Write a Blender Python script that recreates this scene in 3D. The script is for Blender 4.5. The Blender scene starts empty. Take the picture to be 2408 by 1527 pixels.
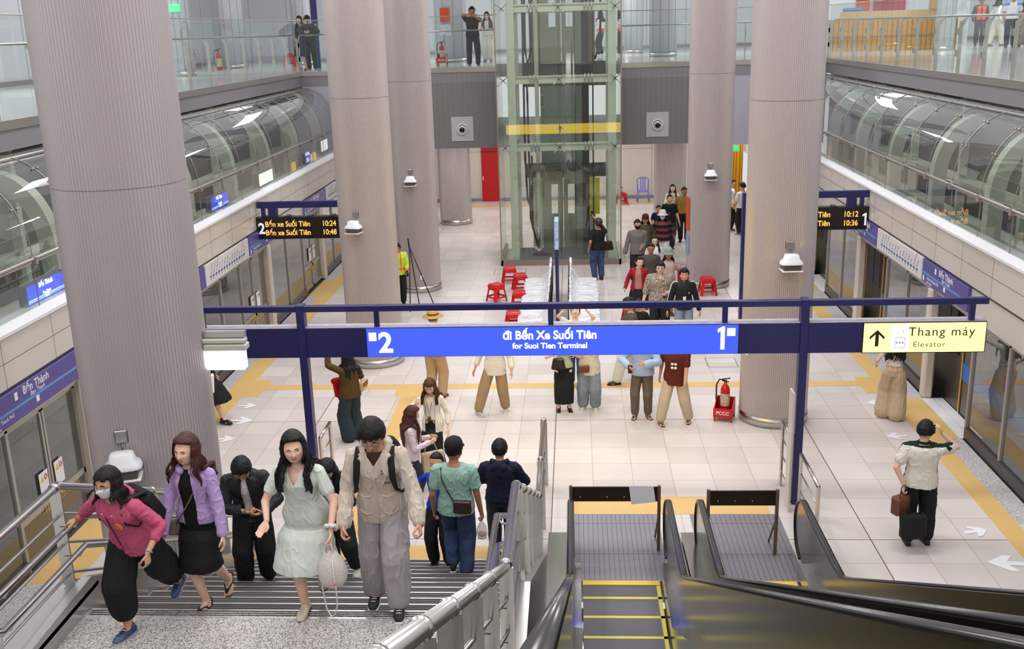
import bpy, math, random
import numpy as np
from mathutils import Vector, Matrix, noise, Quaternion
C = bpy.context.scene.collection
sc = bpy.context.scene
PI = math.pi
# ------------------------------------------------------------------ camera, light, exposure
CAM_H = 6.578
cam_d = bpy.data.cameras.new('camera'); cam = bpy.data.objects.new('camera', cam_d); C.objects.link(cam)
cam_d.sensor_width = 36.0; cam_d.lens = 2415.39 / 2408 * 36; cam_d.clip_end = 300; cam_d.clip_start = .1
yaw, pitch, roll = -0.06538232546824663, 0.2803306556005415, -0.029371847231675654
_f = Vector((math.sin(yaw)*math.cos(pitch), math.cos(yaw)*math.cos(pitch), -math.sin(pitch)))
_r = Vector((math.cos(yaw), -math.sin(yaw), 0)); _u = _r.cross(_f)
_R = math.cos(roll)*_r + math.sin(roll)*_u; _U = -math.sin(roll)*_r + math.cos(roll)*_u
cam.matrix_world = Matrix(((_R.x, _U.x, -_f.x, 0), (_R.y, _U.y, -_f.y, 0), (_R.z, _U.z, -_f.z, CAM_H), (0, 0, 0, 1)))
sc.camera = cam
sc.view_settings.view_transform = 'Standard'; sc.view_settings.look = 'None'
sc.view_settings.exposure = 0.0; sc.view_settings.gamma = 1.0; sc.view_settings.use_curve_mapping = False
world = bpy.data.worlds.new('soft_fill_dome'); sc.world = world; world.use_nodes = True  # even dome added as soft fill in place of a built ceiling
world.node_tree.nodes['Background'].inputs[0].default_value = (0.93, 0.92, 0.935, 1)
world.node_tree.nodes['Background'].inputs[1].default_value = 0.8
def area(name, loc, sx, sy, power, col=(1, .975, .955), rot=(0, 0, 0)):
    l = bpy.data.lights.new(name, 'AREA'); l.shape = 'RECTANGLE'; l.size = sx; l.size_y = sy; l.energy = power; l.color = col
    o = bpy.data.objects.new(name, l); o.location = loc; o.rotation_euler = rot; C.objects.link(o); return o
ZM = 5.53
for yy in (-1.5, 5.5, 12.5, 19.0, 25.5):                      # the hall's ceiling luminaires; row behind the viewer added as unseen frontal fill
    for xx in (-4.6, -0.4, 3.8):
        area('ceiling_and_fill_light', (xx, yy, 10.6), 1.3, 1.3, 165 if yy > 10 else 118)
for xx in (-4.0, .6, 5.0):                              # lamps under the upper floor, far end
    for yy in (33.5, 38): area('soffit_lamp_light', (xx, yy, 3.1), 1.6, 1.6, 62)
for xx, yy in ((-12, 14), (-12, 22), (-12, 30), (-6, 38), (0, 40), (6, 38), (11, 33), (15, 37), (13, 26), (12, 18)):  # rightmost one is unseen, added to light the far right side
    area('upper_floor_area_light', (xx, yy, 9.2), 2, 2, 150, (.95, .98, 1.0))
for yy in (10, 17, 24): area('track_lamp_light', (-9.6, yy, 4.7), .4, 3, 14); area('track_lamp_light', (8.8, yy, 4.7), .4, 3, 14)
sc.cycles.max_bounces = 8; sc.cycles.transparent_max_bounces = 24; sc.cycles.glossy_bounces = 4
sc.cycles.diffuse_bounces = 3; sc.cycles.caustics_reflective = False; sc.cycles.caustics_refractive = False
sc.cycles.sample_clamp_indirect = 6

# ------------------------------------------------------------------ helpers
def lin(c):
    return tuple((x/12.92 if x <= .04045 else ((x+.055)/1.055)**2.4) for x in c)
def rgb(r, g, b): return lin((r/255, g/255, b/255))
MATS = {}
def mat(name, col, rough=.5, metal=0.0, emit=0.0, bump=0.0, bscale=60, stretch=(1, 1, 1), var=0.0, vscale=3, spec=None, alpha=None, col2=None, sheen=0):
    if name in MATS: return MATS[name]
    m = bpy.data.materials.new(name); m.use_nodes = True; nt = m.node_tree; b = nt.nodes['Principled BSDF']
    c = tuple(col) + (1,)
    b.inputs['Base Color'].default_value = c; b.inputs['Roughness'].default_value = rough; b.inputs['Metallic'].default_value = metal
    if spec is not None: b.inputs['Specular IOR Level'].default_value = spec
    if sheen: b.inputs['Sheen Weight'].default_value = sheen
    if emit: b.inputs['Emission Color'].default_value = c; b.inputs['Emission Strength'].default_value = emit
    if alpha is not None: b.inputs['Alpha'].default_value = alpha
    tc = None
    if bump or var:
        tc = nt.nodes.new('ShaderNodeTexCoord'); mp = nt.nodes.new('ShaderNodeMapping'); mp.inputs['Scale'].default_value = stretch
        nt.links.new(tc.outputs['Object'], mp.inputs['Vector'])
    if bump:
        n = nt.nodes.new('ShaderNodeTexNoise'); n.inputs['Scale'].default_value = bscale; n.inputs['Detail'].default_value = 3
        bp = nt.nodes.new('ShaderNodeBump'); bp.inputs['Strength'].default_value = bump; bp.inputs['Distance'].default_value = .02
        nt.links.new(mp.outputs[0], n.inputs['Vector']); nt.links.new(n.outputs['Fac'], bp.inputs['Height']); nt.links.new(bp.outputs[0], b.inputs['Normal'])
    if var:
        n = nt.nodes.new('ShaderNodeTexNoise'); n.inputs['Scale'].default_value = vscale; n.inputs['Detail'].default_value = 4
        r = nt.nodes.new('ShaderNodeValToRGB'); r.color_ramp.elements[0].position = .3; r.color_ramp.elements[1].position = .7
        d = col2 if col2 else tuple(x*(1-var) for x in col)
        r.color_ramp.elements[0].color = tuple(d)+(1,); r.color_ramp.elements[1].color = c
        nt.links.new(mp.outputs[0], n.inputs['Vector']); nt.links.new(n.outputs['Fac'], r.inputs[0]); nt.links.new(r.outputs[0], b.inputs['Base Color'])
    MATS[name] = m; return m
def glass(name, tint, refl=1.0, film=0.0, filmcol=(.8, .9, .88)):
    """thin architectural glass: Fresnel mirror over a tinted clear pane, with a little dusty film"""
    m = bpy.data.materials.new(name); m.use_nodes = True; nt = m.node_tree; nt.nodes.clear(); N = nt.nodes.new; L = nt.links.new
    out = N('ShaderNodeOutputMaterial'); mx = N('ShaderNodeMixShader'); tr = N('ShaderNodeBsdfTransparent'); gl = N('ShaderNodeBsdfGlossy')
    tr.inputs[0].default_value = tuple(tint)+(1,); gl.inputs['Roughness'].default_value = 0.005
    ge = N('ShaderNodeNewGeometry'); vd = N('ShaderNodeVectorMath'); vd.operation = 'DOT_PRODUCT'; L(ge.outputs['Normal'], vd.inputs[0]); L(ge.outputs['Incoming'], vd.inputs[1])
    def M_(op, a, b=None, clamp=False):
        n = N('ShaderNodeMath'); n.operation = op; n.use_clamp = clamp
        for i, v in enumerate((a, b)):
            if v is None: continue
            if isinstance(v, (int, float)): n.inputs[i].default_value = v
            else: L(v, n.inputs[i])
        return n
    ab = M_('ABSOLUTE', vd.outputs['Value']); pw = M_('POWER', M_('SUBTRACT', 1.0, ab.outputs[0], True).outputs[0], 4.0)
    mu = M_('MULTIPLY', M_('ADD', M_('MULTIPLY', pw.outputs[0], .9).outputs[0], .075).outputs[0], refl, True); L(mu.outputs[0], mx.inputs[0])
    if film:
        df = N('ShaderNodeBsdfDiffuse'); df.inputs[0].default_value = tuple(filmcol)+(1,); m2 = N('ShaderNodeMixShader'); m2.inputs[0].default_value = film
        L(tr.outputs[0], m2.inputs[1]); L(df.outputs[0], m2.inputs[2]); L(m2.outputs[0], mx.inputs[1])
    else: L(tr.outputs[0], mx.inputs[1])
    L(gl.outputs[0], mx.inputs[2]); L(mx.outputs[0], out.inputs[0]); MATS[name] = m; return m

class MB:
    """collects boxes, tubes, lathes and polygons and links them as one mesh"""
    def __init__(s): s.v = []; s.f = []; s.m = []; s.sm = []
    def add(s, vs, fs, mi=0, smooth=False, M=None):
        o = len(s.v)
        s.v += [tuple(M @ Vector(p)) for p in vs] if M is not None else [tuple(p) for p in vs]
        for f in fs: s.f.append(tuple(i+o for i in f)); s.m.append(mi); s.sm.append(smooth)
        return s
    def box(s, a, b, mi=0, M=None):
        x0, y0, z0 = [min(a[i], b[i]) for i in range(3)]; x1, y1, z1 = [max(a[i], b[i]) for i in range(3)]
        return s.add([(x0,y0,z0),(x1,y0,z0),(x1,y1,z0),(x0,y1,z0),(x0,y0,z1),(x1,y0,z1),(x1,y1,z1),(x0,y1,z1)],
                     [(0,3,2,1),(4,5,6,7),(0,1,5,4),(1,2,6,5),(2,3,7,6),(3,0,4,7)], mi, False, M)
    def rbox(s, a, b, r=.01, mi=0, M=None):
        """box with chamfered edges"""
        x0, y0, z0 = [min(a[i], b[i]) for i in range(3)]; x1, y1, z1 = [max(a[i], b[i]) for i in range(3)]
        r = min(r, (x1-x0)/2.01, (y1-y0)/2.01, (z1-z0)/2.01)
        vs = []; idx = {}
        for ix, X in enumerate((x0, x1)):
            for iy, Y in enumerate((y0, y1)):
                for iz, Z in enumerate((z0, z1)):
                    sx, sy, sz = 1-2*ix, 1-2*iy, 1-2*iz
                    for k, p in enumerate(((X, Y+sy*r, Z+sz*r), (X+sx*r, Y, Z+sz*r), (X+sx*r, Y+sy*r, Z))): idx[ix, iy, iz, k] = len(vs); vs.append(p)
        F = []
        for i in (0, 1):
            q = [(0,0),(1,0),(1,1),(0,1)]
            F.append([idx[i, a_, b_, 0] for a_, b_ in q]); F.append([idx[a_, i, b_, 1] for a_, b_ in q]); F.append([idx[a_, b_, i, 2] for a_, b_ in q])
            for j in (0, 1):
                F.append([idx[0,i,j,1], idx[1,i,j,1], idx[1,i,j,2], idx[0,i,j,2]]); F.append([idx[i,0,j,0], idx[i,1,j,0], idx[i,1,j,2], idx[i,0,j,2]]); F.append([idx[i,j,0,0], idx[i,j,1,0], idx[i,j,1,1], idx[i,j,0,1]])
                for k in (0, 1): F.append([idx[i,j,k,0], idx[i,j,k,1], idx[i,j,k,2]])
        c = Vector(((x0+x1)/2, (y0+y1)/2, (z0+z1)/2)); G = []
        for f in F:
            P = [Vector(vs[i]) for i in f]; n = (P[1]-P[0]).cross(P[2]-P[0]); mid = sum(P, Vector())/len(P)
            G.append(tuple(f) if n.dot(mid-c) > 0 else tuple(reversed(f)))
        return s.add(vs, G, mi, False, M)
    def tube(s, path, r, n=10, mi=0, cap=True, sy=1.0, closed=False):
        P = [Vector(p) for p in path]; rs = r if isinstance(r, (list, tuple)) else [r]*len(P); vs = []; fs = []
        up = None
        for i, p in enumerate(P):
            if closed: t = (P[(i+1) % len(P)]-P[i-1])
            else: t = (P[min(i+1, len(P)-1)]-P[max(i-1, 0)])
            t = t.normalized() if t.length > 1e-9 else Vector((0, 0, 1))
            if up is None:
                up = Vector((0, 0, 1)) if abs(t.z) < .9 else Vector((0, 1, 0))
            a = t.cross(up); a = a.normalized() if a.length > 1e-6 else Vector((1, 0, 0)); b = a.cross(t).normalized(); up = b
            for k in range(n):
                th = 2*PI*k/n; vs.append(p + a*math.cos(th)*rs[i] + b*math.sin(th)*rs[i]*sy)
        m = len(P)
        for i in range(m if closed else m-1):
            for k in range(n): fs.append((i*n+k, i*n+(k+1) % n, ((i+1) % m)*n+(k+1) % n, ((i+1) % m)*n+k))
        if cap and not closed: fs.append(tuple(reversed(range(n)))); fs.append(tuple((m-1)*n+k for k in range(n)))
        return s.add(vs, fs, mi, True)
    def lathe(s, prof, c=(0, 0, 0), n=24, mi=0, M=None, cap=True, smooth=True):
        vs = []; fs = []
        for (r, z) in prof:
            for k in range(n): th = 2*PI*k/n; vs.append((c[0]+r*math.cos(th), c[1]+r*math.sin(th), c[2]+z))
        for i in range(len(prof)-1):
            for k in range(n): fs.append((i*n+k, i*n+(k+1) % n, (i+1)*n+(k+1) % n, (i+1)*n+k))
        if cap: fs.append(tuple(reversed(range(n)))); fs.append(tuple((len(prof)-1)*n+k for k in range(n)))
        return s.add(vs, fs, mi, smooth, M)
    def ell(s, c, r, n=16, mi=0, M=None, m=None):
        m = m or n//2; vs = []; fs = []
        for i in range(m+1):
            ph = PI*i/m
            for k in range(n): th = 2*PI*k/n; vs.append((c[0]+r[0]*math.sin(ph)*math.cos(th), c[1]+r[1]*math.sin(ph)*math.sin(th), c[2]-r[2]*math.cos(ph)))
        for i in range(m):
            for k in range(n): fs.append((i*n+k, i*n+(k+1) % n, (i+1)*n+(k+1) % n, (i+1)*n+k))
        return s.add(vs, fs, mi, True, M)
    def prism(s, poly, ax, a, b, mi=0, M=None):
        """poly in the plane across axis ax (0: (y,z), 1: (x,z), 2: (x,y)), extruded from a to b"""
        def P(q, t): return (t, q[0], q[1]) if ax == 0 else ((q[0], t, q[1]) if ax == 1 else (q[0], q[1], t))
        n = len(poly); vs = [P(q, a) for q in poly]+[P(q, b) for q in poly]
        fs = [tuple(range(n)), tuple(reversed(range(n, 2*n)))]+[(i, n+i, n+(i+1) % n, (i+1) % n) for i in range(n)]
        return s.add(vs, fs, mi, False, M)
    def quad(s, p, mi=0): return s.add(p, [(0, 1, 2, 3)], mi)
    def mesh(s, name, mats):
        me = bpy.data.meshes.new(name); me.from_pydata(s.v, [], s.f)
        for m in (mats if isinstance(mats, (list, tuple)) else [mats]): me.materials.append(m)
        me.polygons.foreach_set('material_index', s.m); me.polygons.foreach_set('use_smooth', s.sm); me.update(); return me
    def build(s, name, mats, parent=None, fix=True):
        me = s.mesh(name, mats)
        if fix:
            import bmesh
            bm = bmesh.new(); bm.from_mesh(me); bmesh.ops.recalc_face_normals(bm, faces=bm.faces); bm.to_mesh(me); bm.free()
        o = bpy.data.objects.new(name, me); C.objects.link(o)
        if parent is not None: o.parent = parent
        return o
def tag(o, label, cat, group=None):
    o['label'] = label; o['category'] = cat
    if group: o['group'] = group
    return o
def struct(o): o['kind'] = 'structure'; return o
def thing(name, loc, label, cat, group=None, rz=0):
    o = bpy.data.objects.new(name, None); C.objects.link(o); o.location = loc; o.rotation_euler = (0, 0, rz); o.empty_display_size = .1
    return tag(o, label, cat, group)
def copy_tree(o, parent=None):
    c = o.copy(); C.objects.link(c)
    if parent is not None: c.parent = parent
    for ch in [q for q in bpy.data.objects if q.parent == o]: copy_tree(ch, c)
    return c
def text(name, body, size, M, m, parent=None, align='CENTER', bold=0.0, ext=.001, sx=1.0, space=1.0):
    """lettering as a mesh; M maps text plane (x right, y up, z towards the reader) to the parent's frame"""
    cu = bpy.data.curves.new(name, 'FONT'); cu.body = body; cu.size = size; cu.align_x = align; cu.align_y = 'CENTER'; cu.offset = bold; cu.extrude = ext
    cu.resolution_u = 4; cu.space_character = space
    t = bpy.data.objects.new('tmp_text', cu); C.objects.link(t); bpy.context.view_layer.update()
    me = bpy.data.meshes.new_from_object(t.evaluated_get(bpy.context.evaluated_depsgraph_get())); bpy.data.objects.remove(t); bpy.data.curves.remove(cu)
    S = Matrix.Diagonal((sx, 1, 1, 1)); me.transform(M @ S); me.materials.clear(); me.materials.append(m)
    o = bpy.data.objects.new(name, me); C.objects.link(o)
    if parent is not None: o.parent = parent
    return o
def frame(o, x, y):
    """matrix with origin o, x axis x, y axis y"""
    x = Vector(x).normalized(); y = Vector(y).normalized(); z = x.cross(y)
    return Matrix(((x.x, y.x, z.x, o[0]), (x.y, y.y, z.y, o[1]), (x.z, y.z, z.z, o[2]), (0, 0, 0, 1)))
XC = -0.4
# ------------------------------------------------------------------ materials
steel = mat('brushed_steel', (.56, .54, .52), .28, 1.0, bump=.04, bscale=8, stretch=(1, 1, 60))
steelp = mat('polished_steel', (.58, .555, .53), .24, 1.0)
steeld = mat('dull_steel', (.42, .40, .39), .4, 1.0)
white = mat('white_enamel', rgb(232, 232, 236), .4)
ivory = mat('ivory_panel', rgb(212, 206, 200), .3, .15)
lavender = mat('grey_aluminium_panel', rgb(150, 147, 152), .35, .3)
dkpanel = mat('dark_grey_panel', rgb(136, 131, 133), .45, .2)
colmat = mat('ribbed_column_cladding', rgb(196, 186, 186), .42, .3)
navy = mat('navy_paint', rgb(32, 32, 92), .35)
black = mat('black_rubber', (.012, .012, .013), .35)
blackg = mat('black_gloss', (.01, .01, .012), .12)
dark = mat('dark_void', (.02, .02, .02), .9)
concrete = mat('bare_concrete', rgb(150, 146, 134), .9, var=.35, vscale=1.2)
offwhite = mat('painted_steel_offwhite', rgb(196, 198, 184), .45)
g_clear = glass('clear_glass', (.90, .955, .935), 1.0, .03)
g_vault = glass('vault_glass', (.80, .86, .82), 1.3, .03)
g_psd = glass('screen_door_glass', (.70, .73, .70), 1.6, .03)
g_lift = glass('lift_shaft_glass', (.87, .94, .89), 1.2, .03)
red = mat('red_plastic', rgb(205, 22, 26), .3)
redpaint = mat('red_paint', rgb(190, 22, 26), .35)
paper = mat('white_paper', rgb(235, 235, 240), .8)
hatch = mat('hatch_line', rgb(120, 112, 106), .5)
def glow(name, c, s): return mat(name, c, .5, 0, s)
blue_lit = glow('lit_blue_face', rgb(58, 84, 245), 0.95)
white_lit = glow('lit_white', (1, 1, 1), 1.15)
yellow_lit = glow('lit_yellow_face', rgb(255, 250, 150), 1.0)
led = glow('amber_led', rgb(255, 176, 84), 1.3)

def node_floor():
    m = bpy.data.materials.new('stone_floor_tiles'); m.use_nodes = True; nt = m.node_tree; N = nt.nodes.new; L = nt.links.new; b = nt.nodes['Principled BSDF']
    tc = N('ShaderNodeTexCoord'); sp = N('ShaderNodeSeparateXYZ'); L(tc.outputs['Object'], sp.inputs[0])
    def mth(op, a, bb=None, clamp=False):
        n = N('ShaderNodeMath'); n.operation = op; n.use_clamp = clamp
        for i, v in enumerate((a, bb)):
            if v is None: continue
            if isinstance(v, (int, float)): n.inputs[i].default_value = v
            else: L(v, n.inputs[i])
        return n.outputs[0]
    def line(sock, off, step, w):
        u = mth('DIVIDE', mth('SUBTRACT', sock, off), step); f = mth('FRACT', mth('ADD', u, 100.0)); d = mth('MINIMUM', f, mth('SUBTRACT', 1.0, f))
        return mth('LESS_THAN', mth('MULTIPLY', d, step), w), mth('FLOOR', mth('ADD', u, 100.0))
    lx, ix = line(sp.outputs[0], -.378, .6, .0035); ly, iy = line(sp.outputs[1], 16.75, .6195, .0035)
    jx, _ = line(sp.outputs[0], -.378, 4.2, .007); jy, _ = line(sp.outputs[1], 16.75, 4.3365, .007)
    cb = N('ShaderNodeCombineXYZ'); L(ix, cb.inputs[0]); L(iy, cb.inputs[1]); wn = N('ShaderNodeTexWhiteNoise'); L(cb.outputs[0], wn.inputs['Vector'])
    ns = N('ShaderNodeTexNoise'); ns.inputs['Scale'].default_value = 1.3; ns.inputs['Detail'].default_value = 6; L(tc.outputs['Object'], ns.inputs['Vector'])
    va = mth('ADD', mth('MULTIPLY', wn.outputs['Value'], .55), mth('MULTIPLY', ns.outputs['Fac'], .7))
    rp = N('ShaderNodeValToRGB'); rp.color_ramp.elements[0].position = .2; rp.color_ramp.elements[1].position = 1.0
    rp.color_ramp.elements[0].color = rgb(203, 194, 190)+(1,); rp.color_ramp.elements[1].color = rgb(224, 215, 212)+(1,); L(va, rp.inputs[0])
    g1 = N('ShaderNodeMix'); g1.data_type = 'RGBA'; L(mth('MAXIMUM', lx, ly), g1.inputs[0]); L(rp.outputs[0], g1.inputs[6]); g1.inputs[7].default_value = rgb(170, 150, 138)+(1,)
    g2 = N('ShaderNodeMix'); g2.data_type = 'RGBA'; L(mth('MAXIMUM', jx, jy), g2.inputs[0]); L(g1.outputs[2], g2.inputs[6]); g2.inputs[7].default_value = rgb(88, 78, 72)+(1,)
    L(g2.outputs[2], b.inputs['Base Color']); b.inputs['Roughness'].default_value = .32; b.inputs['Specular IOR Level'].default_value = .35
    return m
floor_m = node_floor()
def node_speckle(name, base, dk, scale=260, thr=.55, rough=.5):
    m = bpy.data.materials.new(name); m.use_nodes = True; nt = m.node_tree; N = nt.nodes.new; L = nt.links.new; b = nt.nodes['Principled BSDF']
    tc = N('ShaderNodeTexCoord'); v = N('ShaderNodeTexNoise'); v.inputs['Scale'].default_value = scale; v.inputs['Detail'].default_value = 2
    L(tc.outputs['Object'], v.inputs['Vector']); r = N('ShaderNodeValToRGB'); r.color_ramp.elements[0].position = thr-.12; r.color_ramp.elements[1].position = thr+.05
    r.color_ramp.elements[0].color = tuple(dk)+(1,); r.color_ramp.elements[1].color = tuple(base)+(1,); L(v.outputs['Fac'], r.inputs[0]); L(r.outputs[0], b.inputs['Base Color']); b.inputs['Roughness'].default_value = rough
    return m
granite = node_speckle('grey_granite', rgb(214, 211, 210), rgb(140, 136, 136), 70, .5)
terrazzo = node_speckle('terrazzo', rgb(206, 201, 198), rgb(110, 104, 102), 85, .5)
def node_tactile(name, base, cross=False):
    m = bpy.data.materials.new(name); m.use_nodes = True; nt = m.node_tree; N = nt.nodes.new; L = nt.links.new; b = nt.nodes['Principled BSDF']
    tc = N('ShaderNodeTexCoord'); sp = N('ShaderNodeSeparateXYZ'); L(tc.outputs['Object'], sp.inputs[0])
    def fr(s, k):
        a = N('ShaderNodeMath'); a.operation = 'MULTIPLY'; a.inputs[1].default_value = k; L(s, a.inputs[0]); c = N('ShaderNodeMath'); c.operation = 'SINE'; L(a.outputs[0], c.inputs[0]); return c.outputs[0]
    k = 2*PI/.0375*.5; a = fr(sp.outputs[0], k); c = fr(sp.outputs[1], k); mu = N('ShaderNodeMath'); mu.operation = 'MULTIPLY'; L(a, mu.inputs[0]); L(c, mu.inputs[1])
    ab = N('ShaderNodeMath'); ab.operation = 'ABSOLUTE'; L(mu.outputs[0], ab.inputs[0])
    r = N('ShaderNodeValToRGB'); r.color_ramp.elements[0].position = .25; r.color_ramp.elements[1].position = .75
    r.color_ramp.elements[0].color = tuple(x*.86 for x in base)+(1,); r.color_ramp.elements[1].color = tuple(base)+(1,)
    L(ab.outputs[0], r.inputs[0]); L(r.outputs[0], b.inputs['Base Color']); bp = N('ShaderNodeBump'); bp.inputs['Strength'].default_value = .4; bp.inputs['Distance'].default_value = .004
    L(ab.outputs[0], bp.inputs['Height']); L(bp.outputs[0], b.inputs['Normal']); b.inputs['Roughness'].default_value = .5; return m
tactile_m = node_tactile('yellow_tactile_stone', rgb(232, 192, 122))

# ------------------------------------------------------------------ platform floor
f = MB(); f.box((-7.0, 11.34, -.3), (6.2, 41.0, 0)); f.box((-7.0, 4.0, -.3), (-.42, 11.34, 0)); f.box((3.06, 4.0, -.3), (6.2, 11.34, 0)); struct(f.build('floor', floor_m))
f = MB()
for x0, x1, y0, y1 in ((-6.73, -6.36, 4, 40.5), (5.57, 5.88, 4, 40.5), (-7.0, -6.73, 16.0, 17.85), (5.88, 6.16, 15.83, 17.7), (-6.36, -6.04, 18.05, 19.0), (5.27, 5.57, 18.0, 18.9),
                       (-6.04, 5.27, 18.41, 18.69), (-3.45, -2.85, 18.05, 18.41), (-3.3, -3.0, 12.22, 18.05), (-4.1, -.62, 11.6, 12.22), (-.07, 2.66, 13.14, 13.7), (-6.36, 5.57, 39.2, 39.6),
                       (-7.0, -6.73, 11.2, 13.05), (-7.0, -6.73, 20.8, 22.65), (5.88, 6.16, 20.7, 22.5), (5.88, 6.16, 25.6, 27.4), (-7.0, -6.73, 25.6, 27.4)):
    f.box((x0, y0, -.002), (x1, y1, .004))
struct(f.build('floor_tactile_paving', tactile_m))
f = MB()
ys = [4, 11.2, 13.05, 16.0, 17.85, 20.8, 22.65, 25.6, 27.4, 40.5]
for i in range(0, 10, 2): f.box((-7.0, ys[i], -.002), (-6.73, ys[i+1], .003))
ys = [4, 11.0, 12.86, 15.83, 17.7, 20.7, 22.5, 25.6, 27.4, 40.5]
for i in range(0, 10, 2): f.box((5.88, ys[i], -.002), (6.2, ys[i+1], .003))
struct(f.build('floor_granite_edge', granite))
# white arrow stickers
def arrow(x, y, rz, s, label):
    s *= .72
    a = MB(); P = [(0, .3), (.24, .02), (.24, -.12), (.06, .0), (.05, -.3), (-.05, -.3), (-.06, .0), (-.24, -.12), (-.24, .02)]
    a.prism([(px*s, py*s) for px, py in P], 2, 0, .002); o = a.build('floor_arrow_sticker', paper); o.location = (x, y, .004); o.rotation_euler = (0, 0, rz); tag(o, label, 'floor sticker', 'white arrow stickers on the platform')
arrow(-6.1, 17.55, -PI/2, .8, 'white arrow sticker on floor at left door, farthest of four there')
arrow(-5.98, 16.8, -PI/2, 1.0, 'larger white arrow sticker on floor left of the blue signpost')
arrow(-6.0, 15.95, -PI/2, .8, 'small white arrow sticker just right of the large ribbed column')
arrow(-6.0, 11.1, PI/2*.9, .9, 'white arrow sticker on floor beyond the steel railing at lower left')
arrow(5.28, 17.5, PI/2, .75, 'white arrow sticker behind the woman in wide beige trousers')
arrow(5.2, 15.95, PI/2+.1, .8, 'white arrow sticker between the woman in beige trousers and the man with bags')
arrow(5.25, 12.65, -PI/2+.3, .8, 'small white arrow sticker right of the man with bags')
arrow(5.33, 11.8, PI/2-.1, 1.15, 'large white arrow sticker at lower right of the platform')
h = MB()
for x0, y0, x1, y1 in ((2.6, 19.57, 3.2, 20.17), (-2.3, 27.85, -1.4, 28.5)):
    for a, b in (((x0, y0), (x1, y0+.014)), ((x0, y1-.014), (x1, y1)), ((x0, y0), (x0+.014, y1)), ((x1-.014, y0), (x1, y1))): h.box(a+(-.001,), b+(.002,))
struct(h.build('floor_hatch_frames', hatch))

# ------------------------------------------------------------------ ribbed columns
def make_column(x, y, r, label, z1=11.0, z0=0.0, nr=108, joint=5.39):
    t = thing('ribbed_column', (x, y, z0), label, 'column', 'ribbed round columns')
    b = MB(); prof = []
    zs = [.17, joint-z0-.006, joint-z0-.006, joint-z0+.006, joint-z0+.006, z1-z0]; dr = [0, 0, -.012, -.012, 0, 0]
    if z0 > 3: zs = [.1, z1-z0]; dr = [0, 0]
    n = nr*4; vs = []; fs = []
    w = [0, -.015, -.015, 0]
    for z, d in zip(zs, dr):
        for k in range(n): th = 2*PI*(k+.5*(k % 2))/n; rr = r + w[k % 4] + d; vs.append((rr*math.cos(th), rr*math.sin(th), z))
    for i in range(len(zs)-1):
        for k in range(n): fs.append((i*n+k, i*n+(k+1) % n, (i+1)*n+(k+1) % n, (i+1)*n+k))
    b.add(vs, fs, 0, False); b.build('ribbed_cladding', colmat, t, fix=False)
    p = MB(); p.lathe([(r+.012, 0), (r+.012, .15), (r-.03, .17), (r-.03, .18)], n=64); p.build('steel_plinth', steel, t)
    return t
make_column(-5.01, 11.06, .72, 'largest ribbed grey column, nearest at the left, behind the stair railing', nr=112, joint=5.08)
make_column(-4.17, 20.2, .57, 'ribbed column behind the left departure board')
make_column(-4.15, 26.4, .565, 'ribbed column standing just behind the one by the left departure board')
make_column(-4.22, 35.95, .56, 'short-looking ribbed column beyond, left of the red door', z1=3.15)
make_column(3.36, 16.85, .57, 'ribbed column beside the red fire extinguisher, at the right departure board')
make_column(3.42, 26.4, .56, 'ribbed column with a red stool at its foot, right of the lift')
make_column(3.3, 36.0, .55, 'far ribbed column behind the crowd right of the lift', z1=3.15)

def cctv(x, y, z, face, label, lowbox=True, sc_=1.0):
    t = thing('wall_projector_lamp', (x, y, z), label, 'lamp', 'white hooded lamps on the columns', rz=face)
    b = MB(); b.rbox((-.055, -.02, .14), (.055, .04, .26), .008); b.tube([(0, .01, .15), (0, -.02, .07)], .008); b.build('junction_box', steeld, t)
    h = MB(); vs = []; prof = [(.075, .10), (.1, .09), (.115, .03), (.15, -.0), (.165, -.035), (.165, -.045)]
    n = 20
    for (w, zz) in prof:
        for k in range(n): th = 2*PI*k/n; cx_ = math.copysign(abs(math.cos(th))**.5, math.cos(th)); sy_ = math.copysign(abs(math.sin(th))**.5, math.sin(th)); vs.append((w*cx_, -.13+w*.72*sy_, zz))
    fs = [(i*n+k, i*n+(k+1) % n, (i+1)*n+(k+1) % n, (i+1)*n+k) for i in range(len(prof)-1) for k in range(n)]+[tuple(range(n)), tuple(reversed(range((len(prof)-1)*n, len(prof)*n)))]
    h.add(vs, fs, 0, True); h.build('hood', white, t)
    l = MB(); l.rbox((-.125, -.23, -.13), (.125, -.03, -.045), .012); l.build('dark_lens', mat('smoked_lens', rgb(84, 78, 72), .3), t)
    r = MB(); r.rbox((-.15, -.25, -.145), (.15, -.01, -.128), .004); r.build('rim', white, t)
    if sc_ != 1: t.scale = (sc_,)*3
    return t
cctv(-4.2-.08, 20.2-.56, 2.98, -.25, 'white hooded lamp on the column right of the left departure board')
cctv(-4.15+.0, 26.4-.565, 2.98, .0, 'white hooded lamp on the second column, above the fenced benches')
cctv(3.42-.02, 16.85-.57, 2.92, .05, 'white hooded lamp on the column by the right departure board', sc_=1.1)
cctv(3.42-.06, 26.4-.56, 2.98, -.02, 'white hooded lamp high on the column with the red stool')
cctv(-5.01-.05, 11.06-.72, 2.1, .3, 'white hooded lamp low on the largest column, behind the masked woman', sc_=1.25)
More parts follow.
